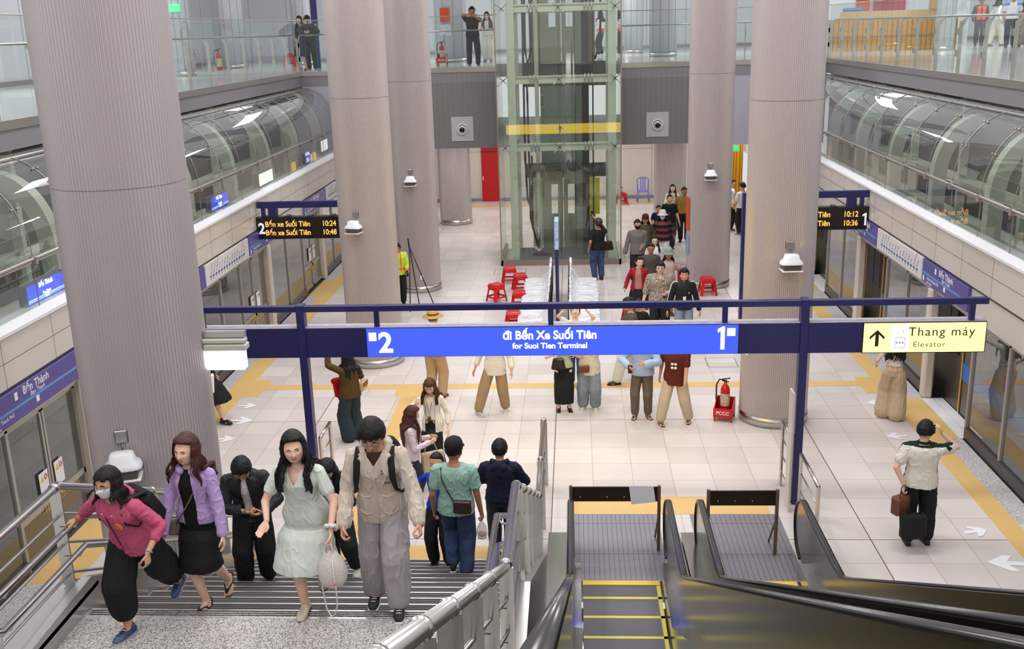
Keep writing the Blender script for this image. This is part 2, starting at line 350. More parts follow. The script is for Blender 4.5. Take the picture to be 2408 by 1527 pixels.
# bracket lamp on the big column, seen at the right edge
t = thing('bracket_floodlight', (-4.36, 11.1, 3.14), 'lit white floodlight on a steel bracket at the edge of the largest column', 'lamp')
t.scale = (1.28,)*3
b = MB(); b.box((-.06, -.02, .1), (.44, .03, .155)); b.build('bracket_arm', steel, t)
b = MB(); b.rbox((.05, -.05, .045), (.44, .05, .09), .01); b.rbox((.06, -.06, -.02), (.45, .06, .04), .01); b.build('housing', offwhite, t)
b = MB(); b.rbox((.07, -.05, -.2), (.42, .05, -.021), .006); b.build('lit_diffuser', glow('floodlight_glow', (1, 1, .97), 2.2), t)
# notices and sockets on columns
def plate(name, x, y, z, w, h, rz, m, label, cat, d=.004, extra=None):
    t = MB(); t.box((-w/2, -d, -h/2), (w/2, 0, h/2)); o = t.build(name, m); o.location = (x, y, z); o.rotation_euler = (0, 0, rz); tag(o, label, cat)
    return o
def onc(cx, cy, r, a): return cx+r*math.sin(a), cy-r*math.cos(a), a
x, y, a = onc(3.36, 16.85, .575, -1.22); o = plate('safety_notice', x, y, 1.42, .2, .42, -a if 0 else a, paper, 'white safety notice on the column above the fire extinguisher', 'notice')
for i in range(6): b = MB(); b.box((-.08, -.006, .15-i*.055), (.08, -.004, .13-i*.055)); b.build('printed_line', mat('grey_print', rgb(150, 140, 160), .8), o)
x, y, a = onc(3.42, 26.4, .568, -1.3); plate('orange_notice', x, y, 1.9, .24, .85, a, mat('orange_card', rgb(214, 84, 50), .6), 'orange notice on the left side of the column with the red stool', 'notice')
plate('blue_notice', x, y, 1.12, .22, .5, a, mat('pale_blue_card', rgb(150, 165, 200), .6), 'pale blue notice below the orange one on a column', 'notice')
x, y, a = onc(-4.15, 26.4, .568, .25); plate('socket_plate', x, y, .42, .08, .12, a, white, 'small white socket plate low on the second column', 'socket')
# ------------------------------------------------------------------ both track sides
purple_p = mat('purple_sign_panel', rgb(86, 76, 150), .4)
purple_b = mat('purple_sign_panel_far', rgb(120, 104, 150), .4)
sky_line = mat('light_blue_line', rgb(92, 150, 214), .5)
wtext = mat('white_lettering', rgb(235, 235, 240), .5)
dktext = mat('dark_lettering', rgb(60, 62, 78), .6)
wpanel = mat('white_map_panel', rgb(214, 210, 212), .4)
frame_m = mat('satin_aluminium_frame', rgb(176, 172, 166), .35, .6)
pillar_m = mat('cream_pillar_panel', rgb(214, 206, 196), .35, .15)
skirt_m = mat('dark_steel_skirt', rgb(88, 80, 78), .35, .6)
warn_y = mat('warning_yellow', rgb(222, 192, 60), .5)
XLp, XRp = -7.0, 6.2
def side(X0, dr, key, pill, open_doors):
    def X(d): return X0+dr*d
    # upper header: cream panels with fine seams, white ledge
    b = MB()
    b.box((X(.0), 4, 2.49), (X(.3), 31, 3.12)); b.box((X(.02), 4, 2.0), (X(.3), 41, 2.47)); b.box((X(0.0), 31, 2.49), (X(.3), 41, 3.15))
    o = struct(b.build('wall_'+key, ivory))
    s = MB(); s.box((X(-.004), 4, 2.468), (X(.02), 41, 2.492)); s.box((X(-.0015), 4, 2.80), (X(.0), 31, 2.806))
    y = 5.3
    while y < 31: s.box((X(-.0015), y, 2.49), (X(0), y+.006, 3.12)); y += 1.25
    struct(s.build('trim_'+key+'_panel_seams', mat('dark_seam', rgb(60, 56, 54), .6)))
    l = MB(); l.prism([(X(-.03), 3.12), (X(-.03), 3.16), (X(.12), 3.22), (X(.3), 3.22), (X(.3), 3.1), (X(0), 3.1)], 1, 4, 31); struct(l.build('trim_'+key+'_ledge', white))
    # lower glass band, double rail and the vault of glass above it
    jy = [5.2+1.25*i-(.13 if key == 'right' else 0)+(.1 if key == 'left' else .02) for i in range(21)]
    t = thing('glass_canopy', (0, 0, 0), 'curved glass canopy over the %s track, below the upper floor edge' % key, 'canopy')
    g = MB(); n = 14; ax, az = 1.0, 1.2
    arc = [(.12+ax*(1-math.cos(PI/2*k/n)), 3.87+az*math.sin(PI/2*k/n)) for k in range(n+1)]
    vs = [(X(.12), 3.9, 3.2), (X(.12), 31, 3.2), (X(.12), 31, 3.82), (X(.12), 3.9, 3.82)]; g.add(vs, [(0, 1, 2, 3)]); g.build('lower_glass', g_vault, t, fix=False)
    g = MB(); vs = []
    for (d, z) in arc: vs += [(X(d), 3.9, z), (X(d), 31, z)]
    g.add(vs, [(2*i, 2*i+1, 2*i+3, 2*i+2) for i in range(n)], 0, True); g.build('curved_glass', g_vault, t, fix=False)
    r = MB(); r.tube([(X(.09), 3.9, 3.86), (X(.09), 31, 3.86)], .022, 8); r.tube([(X(.12), 3.9, 3.81), (X(.12), 31, 3.81)], .018, 8); r.build('double_rail', frame_m, t)
    for y in jy:
        if y > 30.6: continue
        jb = MB(); jb.rbox((X(.05), y-.03, 3.78), (X(.15), y+.03, 3.89), .006); jb.box((X(.113), y-.004, 3.2), (X(.125), y+.004, 3.8))
        jb.tube([(X(d-.012), y, z) for d, z in arc], .006, 6)
        for k in (5, 9): jb.ell((X(arc[k][0]-.02), y-.07, arc[k][1]), (.018,)*3, 8); jb.ell((X(arc[k][0]-.02), y+.07, arc[k][1]), (.018,)*3, 8)
        jb.build('glass_joint', frame_m, t)
    jb = MB(); jb.tube([(X(.9), 3.9, 5.03), (X(.9), 31, 5.03)], .02, 8); jb.build('top_rail', frame_m, t)
    for y in ([6.15+2.66*i for i in range(10)] if key == 'left' else [6.25+2.66*i for i in range(10)]):
        if y > 30.5: continue
        a = MB(); vs = []; A = [(.42, 2.9)]+[(.42+.85*(1-math.cos(PI/2*k/16)), 3.75+1.1*math.sin(PI/2*k/16)) for k in range(17)]
        B = [(.66, 2.9)]+[(.66+.63*(1-math.cos(PI/2*k/16)), 3.75+.86*math.sin(PI/2*k/16)) for k in range(17)]
        for (p, q) in zip(A, B): vs += [(X(p[0]), y-.11, p[1]), (X(p[0]), y+.11, p[1]), (X(q[0]), y+.11, q[1]), (X(q[0]), y-.11, q[1])]
        m_ = len(A); fs = [(4*i+k, 4*i+(k+1) % 4, 4*i+4+(k+1) % 4, 4*i+4+k) for i in range(m_-1) for k in range(4)]+[(0, 1, 2, 3), (4*m_-4, 4*m_-3, 4*m_-2, 4*m_-1)]
        a.add(vs, fs); a.build('arched_rib', offwhite, t)
    # track void
    v = MB(); v.box((X(3.6), 4, -1.3), (X(3.9), 41, 5.1)); v.box((X(1.25), 4, 5.1), (X(3.9), 41, 5.3)); struct(v.build('wall_'+key+'_track', concrete))
    v = MB(); v.box((X(.1), 4, -1.4), (X(3.9), 41, -1.3)); v.box((X(.02), 4, -1.3), (X(.12), 41, -.02)); struct(v.build('floor_'+key+'_trackbed', mat('dark_track_bed', rgb(70, 68, 64), .9)))
    v = MB()
    for z in (2.62, 3.35): v.box((X(1.4), 4, z), (X(1.75), 31, z+.09))
    for y in range(6, 31, 3): v.box((X(1.45), y, 2.62), (X(1.6), y+.12, 5.1))
    struct(v.build('trim_'+key+'_cable_trays', offwhite))
    # screen doors
    yp = pill
    sk = MB(); sk.box((X(.04), 4, 0), (X(.1), pill[0]-2, .16))
    for i in range(len(yp)-1):
        a, b_ = yp[i]+.1, yp[i+1]-.1; dcl = b_-1.88   # the door leaves sit just before the next pillar
        cuts = [a, a+(dcl-a)/2, dcl]
        for c0, c1 in zip(cuts[:-1], cuts[1:]):
            w = MB(); w.add([(X(.06), c0+.03, .2), (X(.06), c1-.03, .2), (X(.06), c1-.03, 2.0), (X(.06), c0+.03, 2.0)], [(0, 1, 2, 3)])
            o = struct(w.build('window_%d' % (len([q for q in bpy.data.objects if q.name.startswith('window_')])+1), g_psd, fix=False))
        m = MB()
        for c in cuts: m.box((X(.03), c-.03, 0), (X(.1), c+.03, 2.02))
        m.box((X(.03), a, 1.96), (X(.1), b_, 2.02)); struct(m.build('trim_%s_frame' % key, frame_m))
        sk.box((X(.025), a, 0), (X(.1), dcl, .2))
        # pair of sliding leaves
        if i not in open_doors:
            d = thing('platform_screen_door', (X(.1), (dcl+b_)/2, 0), DOORL[key][i], 'door', 'platform screen doors')
            hw = (b_-dcl)/2
            for sg in (-1, 1):
                y0, y1 = sorted((sg*.012, sg*(hw-.02)))
                q = MB(); q.box((-.02, y0, .05), (.02, y0+.045, 1.95)); q.box((-.02, y1-.045, .05), (.02, y1, 1.95)); q.box((-.02, y0, .05), (.02, y1, .12)); q.box((-.02, y0, .62), (.02, y1, .7)); q.box((-.02, y0, 1.9), (.02, y1, 1.95)); lf = q.build('door_leaf', frame_m, d)
                q = MB(); q.add([(0, y0+.04, .1), (0, y1-.04, .1), (0, y1-.04, 1.92), (0, y0+.04, 1.92)], [(0, 1, 2, 3)]); q.build('pane', g_psd, lf, fix=False)
                q = MB(); q.box((-.004-.02, -.003, 0), (-.02, .003, 0)); 
                s1, s2 = sorted((sg*.09, sg*.32)); xx = -dr*.025
                q = MB(); q.box((xx, s1, .78), (xx-dr*.003, s2, 1.12)); st = q.build('warning_sticker', paper, lf)
                q = MB(); c_ = (s1+s2)/2; q.prism([(c_-.09, .99), (c_+.0, .99), (c_-.045, 1.08)], 0, xx-dr*.003, xx-dr*.005); q.build('yellow_triangle', warn_y, st)
                q = MB(); pts = [(c_+.05+.035*math.cos(k*PI/8), 1.035+.035*math.sin(k*PI/8)) for k in range(16)]
                q.tube([(xx-dr*.004, p_[0], p_[1]) for p_ in pts], .005, 5, closed=True); q.tube([(xx-dr*.004, c_+.025, 1.01), (xx-dr*.004, c_+.075, 1.06)], .004, 5); q.build('red_ring', redpaint, st)
                q = MB()
                for k in range(3):
                    cy = c_+k*.06-.05
                    for z0_, z1_ in ((.55, .6), (.65, .6)): q.tube([(xx-dr*.003, cy+(.03 if sg > 0 else -.03), z0_), (xx-dr*.003, cy, z1_)], .006, 5)
                q.build('yellow_chevrons', warn_y, lf)
        else:
            th = MB(); th.box((X(-.02), dcl, 0), (X(.14), b_, .012)); th.box((X(.15), dcl, -.02), (X(.33), b_, .008)); struct(th.build('trim_%s_threshold' % key, white))
    struct(sk.build('baseboard_'+key, skirt_m))
    for y in yp:
        p_ = MB(); p_.rbox((X(-.03), y-.11, 0), (X(.14), y+.11, 2.02), .03); struct(p_.build('trim_%s_pillar' % key, pillar_m))
DOORL = {'left': ['closed glass screen door at the left, hidden low behind the railing', 'closed pair of glass screen doors with warning stickers at lower left', 'closed glass screen doors left of the blue beam end', 'closed glass screen doors behind the left departure board', 'closed glass screen doors far along the left track, beyond the departure board', 'closed glass screen doors at the far end of the left track', 'last closed glass screen doors on the left track'],
         'right': ['closed glass screen door at the lower right corner'] * 8}
side(XLp, -1, 'left', [3.9, 8.6, 13.38, 18.05, 22.62, 27.7, 32.4, 37.1], ())
side(XRp, 1, 'right', [3.3, 8.2, 13.05, 17.82, 22.5, 27.4, 32.2, 37.0], (0, 1, 2, 3, 4, 5, 6))

# pictogram panels over the doors
def pan(key, y0, y1, m, label, cat, name):
    X = -7.0 if key == 'left' else 6.2; dr = -1 if key == 'left' else 1
    t = thing(name, (X, (y0+y1)/2, 2.25), label, cat); w = (y1-y0)/2
    b = MB(); b.rbox((-dr*.035, -w, -.2), (dr*.02, w, .205), .006); b.build('panel_face', m, t)
    return t, (Matrix(((0, 0, -dr*1.0, 0), (0, 0, 0, 0), (0, 0, 0, 0), (0, 0, 0, 1))))
def sideframe(key, y, z, off=.036):
    """local text frame on a side panel; reader stands on the platform"""
    if key == 'left': return frame((off, y, z), (0, 1, 0), (0, 0, 1))
    return frame((-off, y, z), (0, -1, 0), (0, 0, 1))
def name_panel(key, y0, y1, label, m=purple_p, big=True):
    t, _ = pan(key, y0, y1, m, label, 'sign', 'station_name_panel'); sg = 1 if key == 'left' else -1; w = (y1-y0)/2
    xo = .0355 if key == 'left' else -.0355
    b = MB(); b.box((xo, -w, -.045), (xo+.002*sg, w, -.012)); b.build('line_stripe', sky_line, t)
    yo = .05
    text('station_name', 'Bến Thành', .15, sideframe(key, yo*sg+.03*sg, .12), wtext, t, bold=.002)
    text('station_name_english', 'Ben Thanh', .085, sideframe(key, yo*sg+.05*sg, .025), wtext, t)
    b = MB(); b.rbox((xo, sg*-.42-.035, .06), (xo+.003*sg, sg*-.42+.035, .16), .01); b.build('station_badge', paper, t)
    b = MB(); b.rbox((xo, sg*.06-.04, -.13), (xo+.006*sg, sg*.06+.04, -.05), .015); b.build('station_marker', paper, t)
    text('next_station', 'Nhà Hát Thành Phố', .07, sideframe(key, (-w+.55)*sg, -.10), wtext, t)
    text('next_station_english', 'Opera House', .05, sideframe(key, (-w+.38)*sg, -.165), wtext, t)
    b = MB(); q = -w+.09; b.rbox((xo, min(sg*q-.03, sg*q+.03), -.17), (xo+.003*sg, max(sg*q-.03, sg*q+.03), -.08), .01); b.build('next_station_badge', paper, t)
    return t
STN = ['Bến Thành', 'Nhà Hát Thành Phố', 'Ba Son', 'Văn Thánh', 'Tân Cảng', 'Thảo Điền', 'An Phú', 'Rạch Chiếc', 'Phước Long', 'Bình Thái', 'Thủ Đức', 'Khu Công Nghệ Cao', 'Đại học Quốc gia', 'Bến xe Suối Tiên']
def map_panel(key, y0, y1, label):
    t, _ = pan(key, y0, y1, wpanel, label, 'sign', 'route_map_panel'); sg = 1 if key == 'left' else -1; w = (y1-y0)/2
    xo = .0355 if key == 'left' else -.0355; nn = len(STN)
    b = MB(); b.box((xo, -w+.2, -.075), (xo+.002*sg, w-.25, -.06)); b.build('route_line', sky_line, t)
    lo = mat('navy_print', rgb(52, 66, 120), .6)
    b = MB(); b2 = MB()
    for i in range(nn):
        yy = (-w+.25+i*(2*w-.6)/(nn-1)); b.ell((xo+.002*sg, yy, -.068), (.003, .03, .03), 10); 
        b2.ell((xo+.002*sg, yy, -.12), (.003, .014, .014), 8)
    b.build('route_stops', lo, t); b2.build('route_stop_numbers', lo, t)
    for i in range(nn):
        yy = (-w+.27+i*(2*w-.6)/(nn-1)); nm = STN[i] if key == 'right' else STN[::-1][i]
        M = sideframe(key, yy if key == 'left' else yy, -.02) @ Matrix.Rotation(math.radians(58), 4, 'Z'); text('stop_name', nm, .034, M, dktext, t, align='LEFT')
map_panel('left', 18.5, 21.15, 'white route map panel over the left screen doors, behind the large column')
name_panel('left', 10.7, 13.42, 'purple station name panel in front of the large column at the far left')
name_panel('left', 21.2, 23.6, 'purple station name panel under the left end of the departure board', purple_p)
name_panel('left', 25.9, 28.3, 'brownish purple station name panel far along the left side', purple_b)
map_panel('left', 28.35, 30.9, 'far white route map panel on the left side')
name_panel('right', 16.08, 18.25, 'purple station name panel over the open door at the right')
map_panel('right', 18.3, 21.1, 'white route map panel over the right screen doors')
name_panel('right', 21.15, 23.0, 'purple station name panel beneath the right departure board')
b = MB(); b.rbox((-7.0, 18.2, 2.05), (-6.962, 18.46, 2.455), .004); o = b.build('purple_end_panel', purple_p); tag(o, 'narrow dark purple panel at the near end of the left route map', 'sign')
# station screens seen through the glass
def screen(key, y, z, w, h, kind, label, X):
    sg = 1 if key == 'left' else -1
    t = thing('hanging_display', (X, y, z), label, 'screen'); b = MB(); b.rbox((-.06, -w/2-.02, -h/2-.02), (.06, w/2+.02, h/2+.02), .01); b.box((-.03, -.06, 3.2-z), (.03, .06, -h/2)); b.build('casing', mat('display_casing', rgb(110, 108, 108), .5), t)
    b = MB(); b.box((sg*.061, -w/2, -h/2), (sg*.064, w/2, h/2)); b.build('lit_face', blue_lit if kind else white_lit, t)
    if kind:
        M = sideframe(key, 0, .08, .066); text('station_name', 'Bến Thành', h*.34, M, white_lit, t, bold=.006); text('station_name_english', 'Ben Thanh', h*.2, sideframe(key, 0, -.04, .066), white_lit, t, bold=.003)
        b = MB(); b.box((sg*.065, -w/2, -h*.34), (sg*.067, w/2, -h*.27)); b.box((sg*.065, -w/2, -h*.42), (sg*.067, w/2, -h*.38)); b.build('line_stripe', glow('lit_pale_blue', rgb(190, 225, 240), 1.0), t)
        b = MB(); b.rbox((sg*.066, -.05, -h*.45), (sg*.07, .05, -h*.2), .02); b.build('station_marker', white_lit, t)
screen('left', 13.22, 3.36, 1.0, .25, 1, 'lit blue station name display behind glass, left of the largest column', -7.28)
screen('left', 20.4, 3.38, 1.0, .26, 1, 'lit blue station name display behind glass, right of the largest column', -7.28)
screen('left', 23.67, 3.40, 1.15, .27, 0, 'blank glowing white display behind the left glass', -7.28)
screen('left', 27.6, 3.40, .45, .3, 1, 'small far blue display behind the left glass', -7.28)
screen('left', 29.6, 3.5, .8, .3, 0, 'far glowing white display at the edge of the second column', -7.28)
for y, s_ in ((26.2, .3), (28.4, .3)):
    b = MB(); b.rbox((-7.3, y, 3.22), (-7.25, y+s_, 3.42), .01); tag(b.build('yellow_signboard', glow('lit_amber', rgb(240, 205, 60), .7)), 'small yellow sign behind the left glass, %s' % ('left of the small far blue display' if y < 27 else 'right of the small far blue display'), 'sign')

# train at the right platform
train_m = mat('train_steel', rgb(112, 108, 102), .35, .7)
tr = thing('metro_train', (6.55, 18, 0), 'metro train with a blue stripe standing behind the right screen doors', 'train')
b = MB(); b.box((.0, -13, -.9), (2.6, 14, 2.3)); b.build('body', train_m, tr)
b = MB(); b.box((-.006, -13, .62), (0, 14, .92)); b.build('blue_stripe', mat('train_blue', rgb(30, 110, 200), .4), tr)
for i, yy in enumerate((-9.9, -5.1, -.35, 4.4, 9.2)):
    dd = MB(); dd.box((-.012, yy-.62, .02), (-.002, yy+.62, 1.95)); dr_ = dd.build('door', mat('train_door', rgb(96, 92, 86), .35, .7), tr)
    g = MB(); g.rbox((-.02, yy-.5, .98), (-.012, yy-.06, 1.75), .01); g.rbox((-.02, yy+.06, .98), (-.012, yy+.5, 1.75), .01); g.build('pane', blackg, dr_)
    g = MB(); g.box((-.02, yy-.68, .0), (-.01, yy-.63, 1.97)); g.box((-.02, yy+.63, .0), (-.01, yy+.68, 1.97)); g.build('door_edge', mat('train_orange', rgb(206, 150, 60), .5), tr)
for yy in (-7.6, -2.8, 2.0, 6.8): g = MB(); g.rbox((-.02, yy-.7, .98), (-.004, yy+.7, 1.78), .04); g.build('window', blackg, tr)

# ------------------------------------------------------------------ upper floor
XA, XB, YB = -8.1, 7.3, 31.0
mfloor = mat('upper_floor_stone', rgb(196, 200, 198), .12, var=.1, vscale=.8)
mf = MB(); mf.box((-22, 2, ZM-.4), (XA-.02, YB, ZM)); mf.box((XB+.02, 2, ZM-.4), (24, YB, ZM))
mf.box((-22, YB+.02, ZM-.4), (-2.3, 52, ZM)); mf.box((1.4, YB+.02, ZM-.4), (24, 52, ZM)); mf.box((-2.3, 33.2, ZM-.4), (1.4, 52, ZM)); struct(mf.build('floor_upper', mfloor))
tr_ = MB()
def edge(b, z0, z1, o):
    b.box((XA-.3, 2, z0), (XA+o, YB-o*0, z1)); b.box((XB-o, 2, z0), (XB+.3, YB, z1)); b.box((XA, YB-o, z0), (-2.22, YB+.2, z1)); b.box((1.36, YB-o, z0), (XB, YB+.2, z1))
edge(tr_, ZM-.14, ZM-.005, .03); struct(tr_.build('trim_upper_edge', mat('edge_steel', (.50, .47, .45), .35, .85)))
fa = MB(); edge(fa, 5.1, ZM-.14, 0.0); struct(fa.build('trim_fascia', lavender))
bk = MB(); bk.box((-5.6, YB, 3.17), (-2.2, YB+.25, 5.1)); bk.box((1.36, YB, 3.17), (3.6, YB+.25, 5.1)); struct(bk.build('wall_bulkhead', dkpanel))
bk = MB(); bk.box((3.6, YB+.01, 3.1), (XB, YB+.25, 5.1)); bk.box((XA, YB+.01, 3.1), (-5.6, YB+.25, 5.1)); struct(bk.build('wall_bulkhead_light', mat('lavender_panel', rgb(188, 184, 200), .4, .1)))
se = MB()
for i in range(-38, 25):
    x = i*.15
    if -5.6 < x < -2.2 or 1.4 < x < 3.55: se.box((x, YB-.002, 3.17), (x+.006, YB, 5.38))
struct(se.build('trim_bulkhead_seams', mat('seam_grey', rgb(116, 111, 114), .5)))
so = MB(); so.box((-8.1, YB+.25, 3.15), (7.3, 41, 3.25)); struct(so.build('ceiling_lower_far', white))
wl = MB(); wl.box((-7.0, 40.6, 0), (6.2, 40.9, 3.2)); struct(wl.build('wall_far', mat('cream_wall_panel', rgb(214, 208, 200), .4)))
wl = MB()
for x in np.arange(-6.6, 6.1, 1.2): wl.box((x, 40.592, 0), (x+.008, 40.6, 3.15))
wl.box((-7, 40.592, 1.95), (6.2, 40.6, 1.958)); struct(wl.build('trim_far_wall_seams', hatch))
wl = MB(); wl.box((-7.0, 40.55, 0), (6.2, 40.62, .12)); struct(wl.build('baseboard_far', steeld))
# glazed balustrades round the opening
def balustrade(p0, p1, outn, label, zf=ZM, step=1.25, group='glass balustrades of the upper floor'):
    p0, p1 = Vector(p0), Vector(p1); d = (p1-p0); Ln = d.length; d.normalize(); n = Vector(outn)
    t = thing('glass_balustrade', (0, 0, 0), label, 'balustrade', group)
    k = max(1, round(Ln/step)); st = Ln/k
    for i in range(k):
        a = p0+d*(i*st+.008); b_ = p0+d*((i+1)*st-.008); g = MB()
        g.add([(a.x, a.y, zf-.02), (b_.x, b_.y, zf-.02), (b_.x, b_.y, zf+1.44), (a.x, a.y, zf+1.44)], [(0, 1, 2, 3)]); g.build('pane', g_clear, t, fix=False)
    g = MB(); g.tube([tuple(p0)[:2]+(zf+1.45,), tuple(p1)[:2]+(zf+1.45,)], .011, 6); g.build('top_edge', frame_m, t)
    g = MB(); q0 = p0-n*.16; q1 = p1-n*.16; g.tube([(q0.x, q0.y, zf+1.04), (q1.x, q1.y, zf+1.04)], .024, 8); g.build('handrail', steelp, t)
    for i in range(k+1):
        c = p0+d*(i*st); g = MB(); w = d*.012
        q = [(c-n*.02, 0), (c-n*.085, 0), (c-n*.085, .86), (c-n*.17, 1.0), (c-n*.15, 1.03), (c-n*.02, .93)]
        vs = [(p.x-w.x, p.y-w.y, zf+z) for p, z in q]+[(p.x+w.x, p.y+w.y, zf+z) for p, z in q]; m_ = 6
        g.add(vs, [tuple(range(m_)), tuple(reversed(range(m_, 12)))]+[(j, (j+1) % m_, m_+(j+1) % m_, m_+j) for j in range(m_)])
        g.build('post', mat('post_steel', rgb(186, 182, 170), .35, .5), t)
        for zc in (.3, .7): g = MB(); g.box((c.x-.015, c.y-.02, zf+zc), (c.x+.015, c.y+.02, zf+zc+.12)); g.build('glass_clamp', steeld, t)
balustrade((XA, 5.4, 0), (XA, YB, 0), (1, 0, 0), 'glass balustrade with steel posts along the upper floor at left')
balustrade((XB, 5.4, 0), (XB, YB, 0), (-1, 0, 0), 'glass balustrade along the upper floor at right, before the timber barrier')
balustrade((XA, YB, 0), (-2.3, YB, 0), (0, -1, 0), 'glass balustrade left of the lift, where the man in black takes a photo', step=1.5)
balustrade((1.4, YB, 0), (XB, YB, 0), (0, -1, 0), 'glass balustrade right of the lift')
# upper walls
uw = mat('upper_wall_panel', rgb(198, 198, 204), .45); uwl = mat('upper_white_wall', rgb(232, 236, 238), .5)
w = MB(); w.box((-14.6, 2, ZM), (-14.3, 42, 10.5)); w.box((-14.4, 41.8, ZM), (-9, 42, 10.5)); struct(w.build('wall_upper_left', uw))
w = MB(); w.box((19.6, 2, ZM), (19.9, 44.5, 10.5)); w.box((7.0, 42.2, ZM), (15.2, 42.4, 10.5)); struct(w.build('wall_upper_right', uwl))
w = MB(); w.box((-22, 50, ZM), (24, 50.3, 10.5)); struct(w.build('wall_upper_far', uwl))
w = MB()
for y in np.arange(6, 42, 1.5): w.box((-14.3, y, ZM), (-14.29, y+.012, 10)); w.box((19.59, y, ZM), (19.6, y+.012, 10))
for x in np.arange(-12.8, -9, 1.5): w.box((x, 41.79, ZM), (x+.012, 41.8, 10))
for x in np.arange(-20, 22, 1.8): w.box((x, 49.99, ZM), (x+.012, 50, 10))
struct(w.build('trim_upper_wall_seams', mat('seam_mid', rgb(150, 150, 156), .6)))
w = MB(); w.box((-14.32, 2, ZM), (-14.26, 42, ZM+.12)); w.box((-14.3, 41.74, ZM), (-9, 41.8, ZM+.12)); w.box((-9, 49.94, ZM), (20, 50, ZM+.12)); struct(w.build('baseboard_upper', steeld))

lt = MB()
for x, y, r, lab in ((-11.2, 30.0, .30, 'smooth pale column on the upper floor, nearest at left'), (-11.8, 36.4, .42, 'smooth pale column on the upper left floor, second'), (-9.8, 38.4, .42, 'smooth pale column behind the man leaning on the rail'),
                     (-4.23, 36.6, .55, 'smooth pale column with orange notice and fire extinguisher'), (3.04, 36.4, .46, 'slim pale column right of the lift, upper floor'), (2.35, 42, .38, 'broad white column farther back, right of the lift'), (11.75, 34.6, .30, 'grey column at the right end of the timber barrier')):
    t = thing('smooth_column', (x, y, ZM), lab, 'column', 'smooth columns of the upper floor')
    b = MB(); b.lathe([(r, .12), (r, 5)], n=40); b.build('shaft', mat('pale_column_paint', rgb(200, 202, 208), .45), t)
    b = MB(); b.lathe([(r+.01, 0), (r+.01, .12)], n=40); b.build('plinth', steel, t)
    for k in range(10): b = MB(); th = 2*PI*k/10; b.box((r*math.cos(th)-.005, r*math.sin(th)-.005, .12), (r*math.cos(th)+.005, r*math.sin(th)+.005, 5)); b.build('seam', hatch, t)

# far items on the lower level
d = thing('red_door', (-3.3, 40.55, 0), 'bright red door in the far wall left of the lift', 'door'); b = MB(); b.box((-.38, -.03, 0), (.3, .03, 1.95)); b.build('leaf', redpaint, d)
b = MB(); b.box((-.38, -.04, 1.97), (.3, .03, 2.35)); b.build('top_panel', mat('dark_red', rgb(160, 30, 34), .5), d); b = MB(); b.box((-.34, -.06, .85), (-.31, -.03, 1.0)); b.build('handle', white, d)
def yellow_sheet(): 
    vs = []; n = 24
    for i in range(n+1):
        x = 5.35+i*.8/n; y = 38.2+.05*math.sin(i*1.9)+.03*math.sin(i*3.7); vs += [(x, y, .02), (x, y, 3.1)]
    b = MB(); b.add(vs, [(2*i, 2*i+2, 2*i+3, 2*i+1) for i in range(n)], 0, True); return b.build('yellow_plastic_curtain', mat('yellow_plastic', rgb(240, 172, 30), .35), fix=False)
tag(yellow_sheet(), 'tall yellow plastic sheet hanging at the far end, right of the far column', 'plastic sheet')
b = MB(); b.rbox((5.45, 36.9, 2.2), (5.8, 36.98, 2.4), .01); b.box((5.61, 36.93, 2.4), (5.64, 36.95, 3.15)); tag(b.build('exit_sign', glow('lit_green', rgb(90, 200, 140), .9)), 'small lit green exit sign above the yellow plastic sheet', 'sign')
b = MB(); b.rbox((-11.36, 29.62, 7.3), (-11.04, 29.72, 7.5), .01); tag(b.build('exit_sign', glow('lit_green', rgb(90, 200, 140), .9)), 'small lit green exit sign on the upper floor, top left', 'sign')
# round nozzles on the bulkhead
for x, lab in ((-3.34, 'white round air nozzle on square plate left of the lift'), (2.45, 'white round air nozzle on square plate right of the lift')):
    t = thing('air_nozzle', (x, YB, 3.74), lab, 'air nozzle', 'air nozzles on the bulkhead'); b = MB(); b.rbox((-.33, -.025, -.36), (.33, 0, .36), .006); b.build('square_plate', mat('plate_grey', rgb(196, 194, 198), .4), t)
    M = Matrix.Rotation(PI/2, 4, 'X')
    b = MB(); b.lathe([(.17, .02), (.17, .07), (.15, .09), (.13, .07), (.13, .03)], n=32, M=M); b.build('ring', white, t); b = MB(); b.lathe([(.12, .03), (.11, .09), (.085, .12)], n=28, M=M @ Matrix.Rotation(.12, 4, 'X')); b.build('bell', white, t)
    b = MB(); b.lathe([(.08, .10), (.08, .125)], n=24, M=M @ Matrix.Rotation(.12, 4, 'X')); b.build('dark_mouth', blackg, t)

# ------------------------------------------------------------------ lift
lf = thing('glass_lift', (0, 28.9, 0), 'glass lift shaft with off-white steel frame in the middle of the hall', 'elevator')
ex0, ex1, ey1, zt = -2.15, 1.3, 2.5, 9.5
b = MB()
b.box((ex0, 0, 0), (ex1, .06, .16)); b.box((ex0, 0, 0), (ex0+.06, ey1, .16)); b.box((ex1-.06, 0, 0), (ex1, ey1, .16)); b.build('base_frame', mat('base_steel', rgb(150, 134, 124), .35, .5), lf)
for x in (ex0, ex1-.03): b = MB(); b.box((x, 0, .16), (x+.03, .03, zt)); b.build('corner_profile', mat('corner_profile', rgb(150, 132, 118), .35, .5), lf)
for x0, x1 in ((ex0+.03, -.42), (-.40, ex1-.03)):
    for z0, z1 in ((.16, 3.35), (3.36, 5.2), (5.21, 7.1), (7.11, 9.5)):
        g = MB(); g.add([(x0, .015, z0), (x1, .015, z0), (x1, .015, z1), (x0, .015, z1)], [(0, 1, 2, 3)]); g.build('front_pane', g_lift, lf, fix=False)
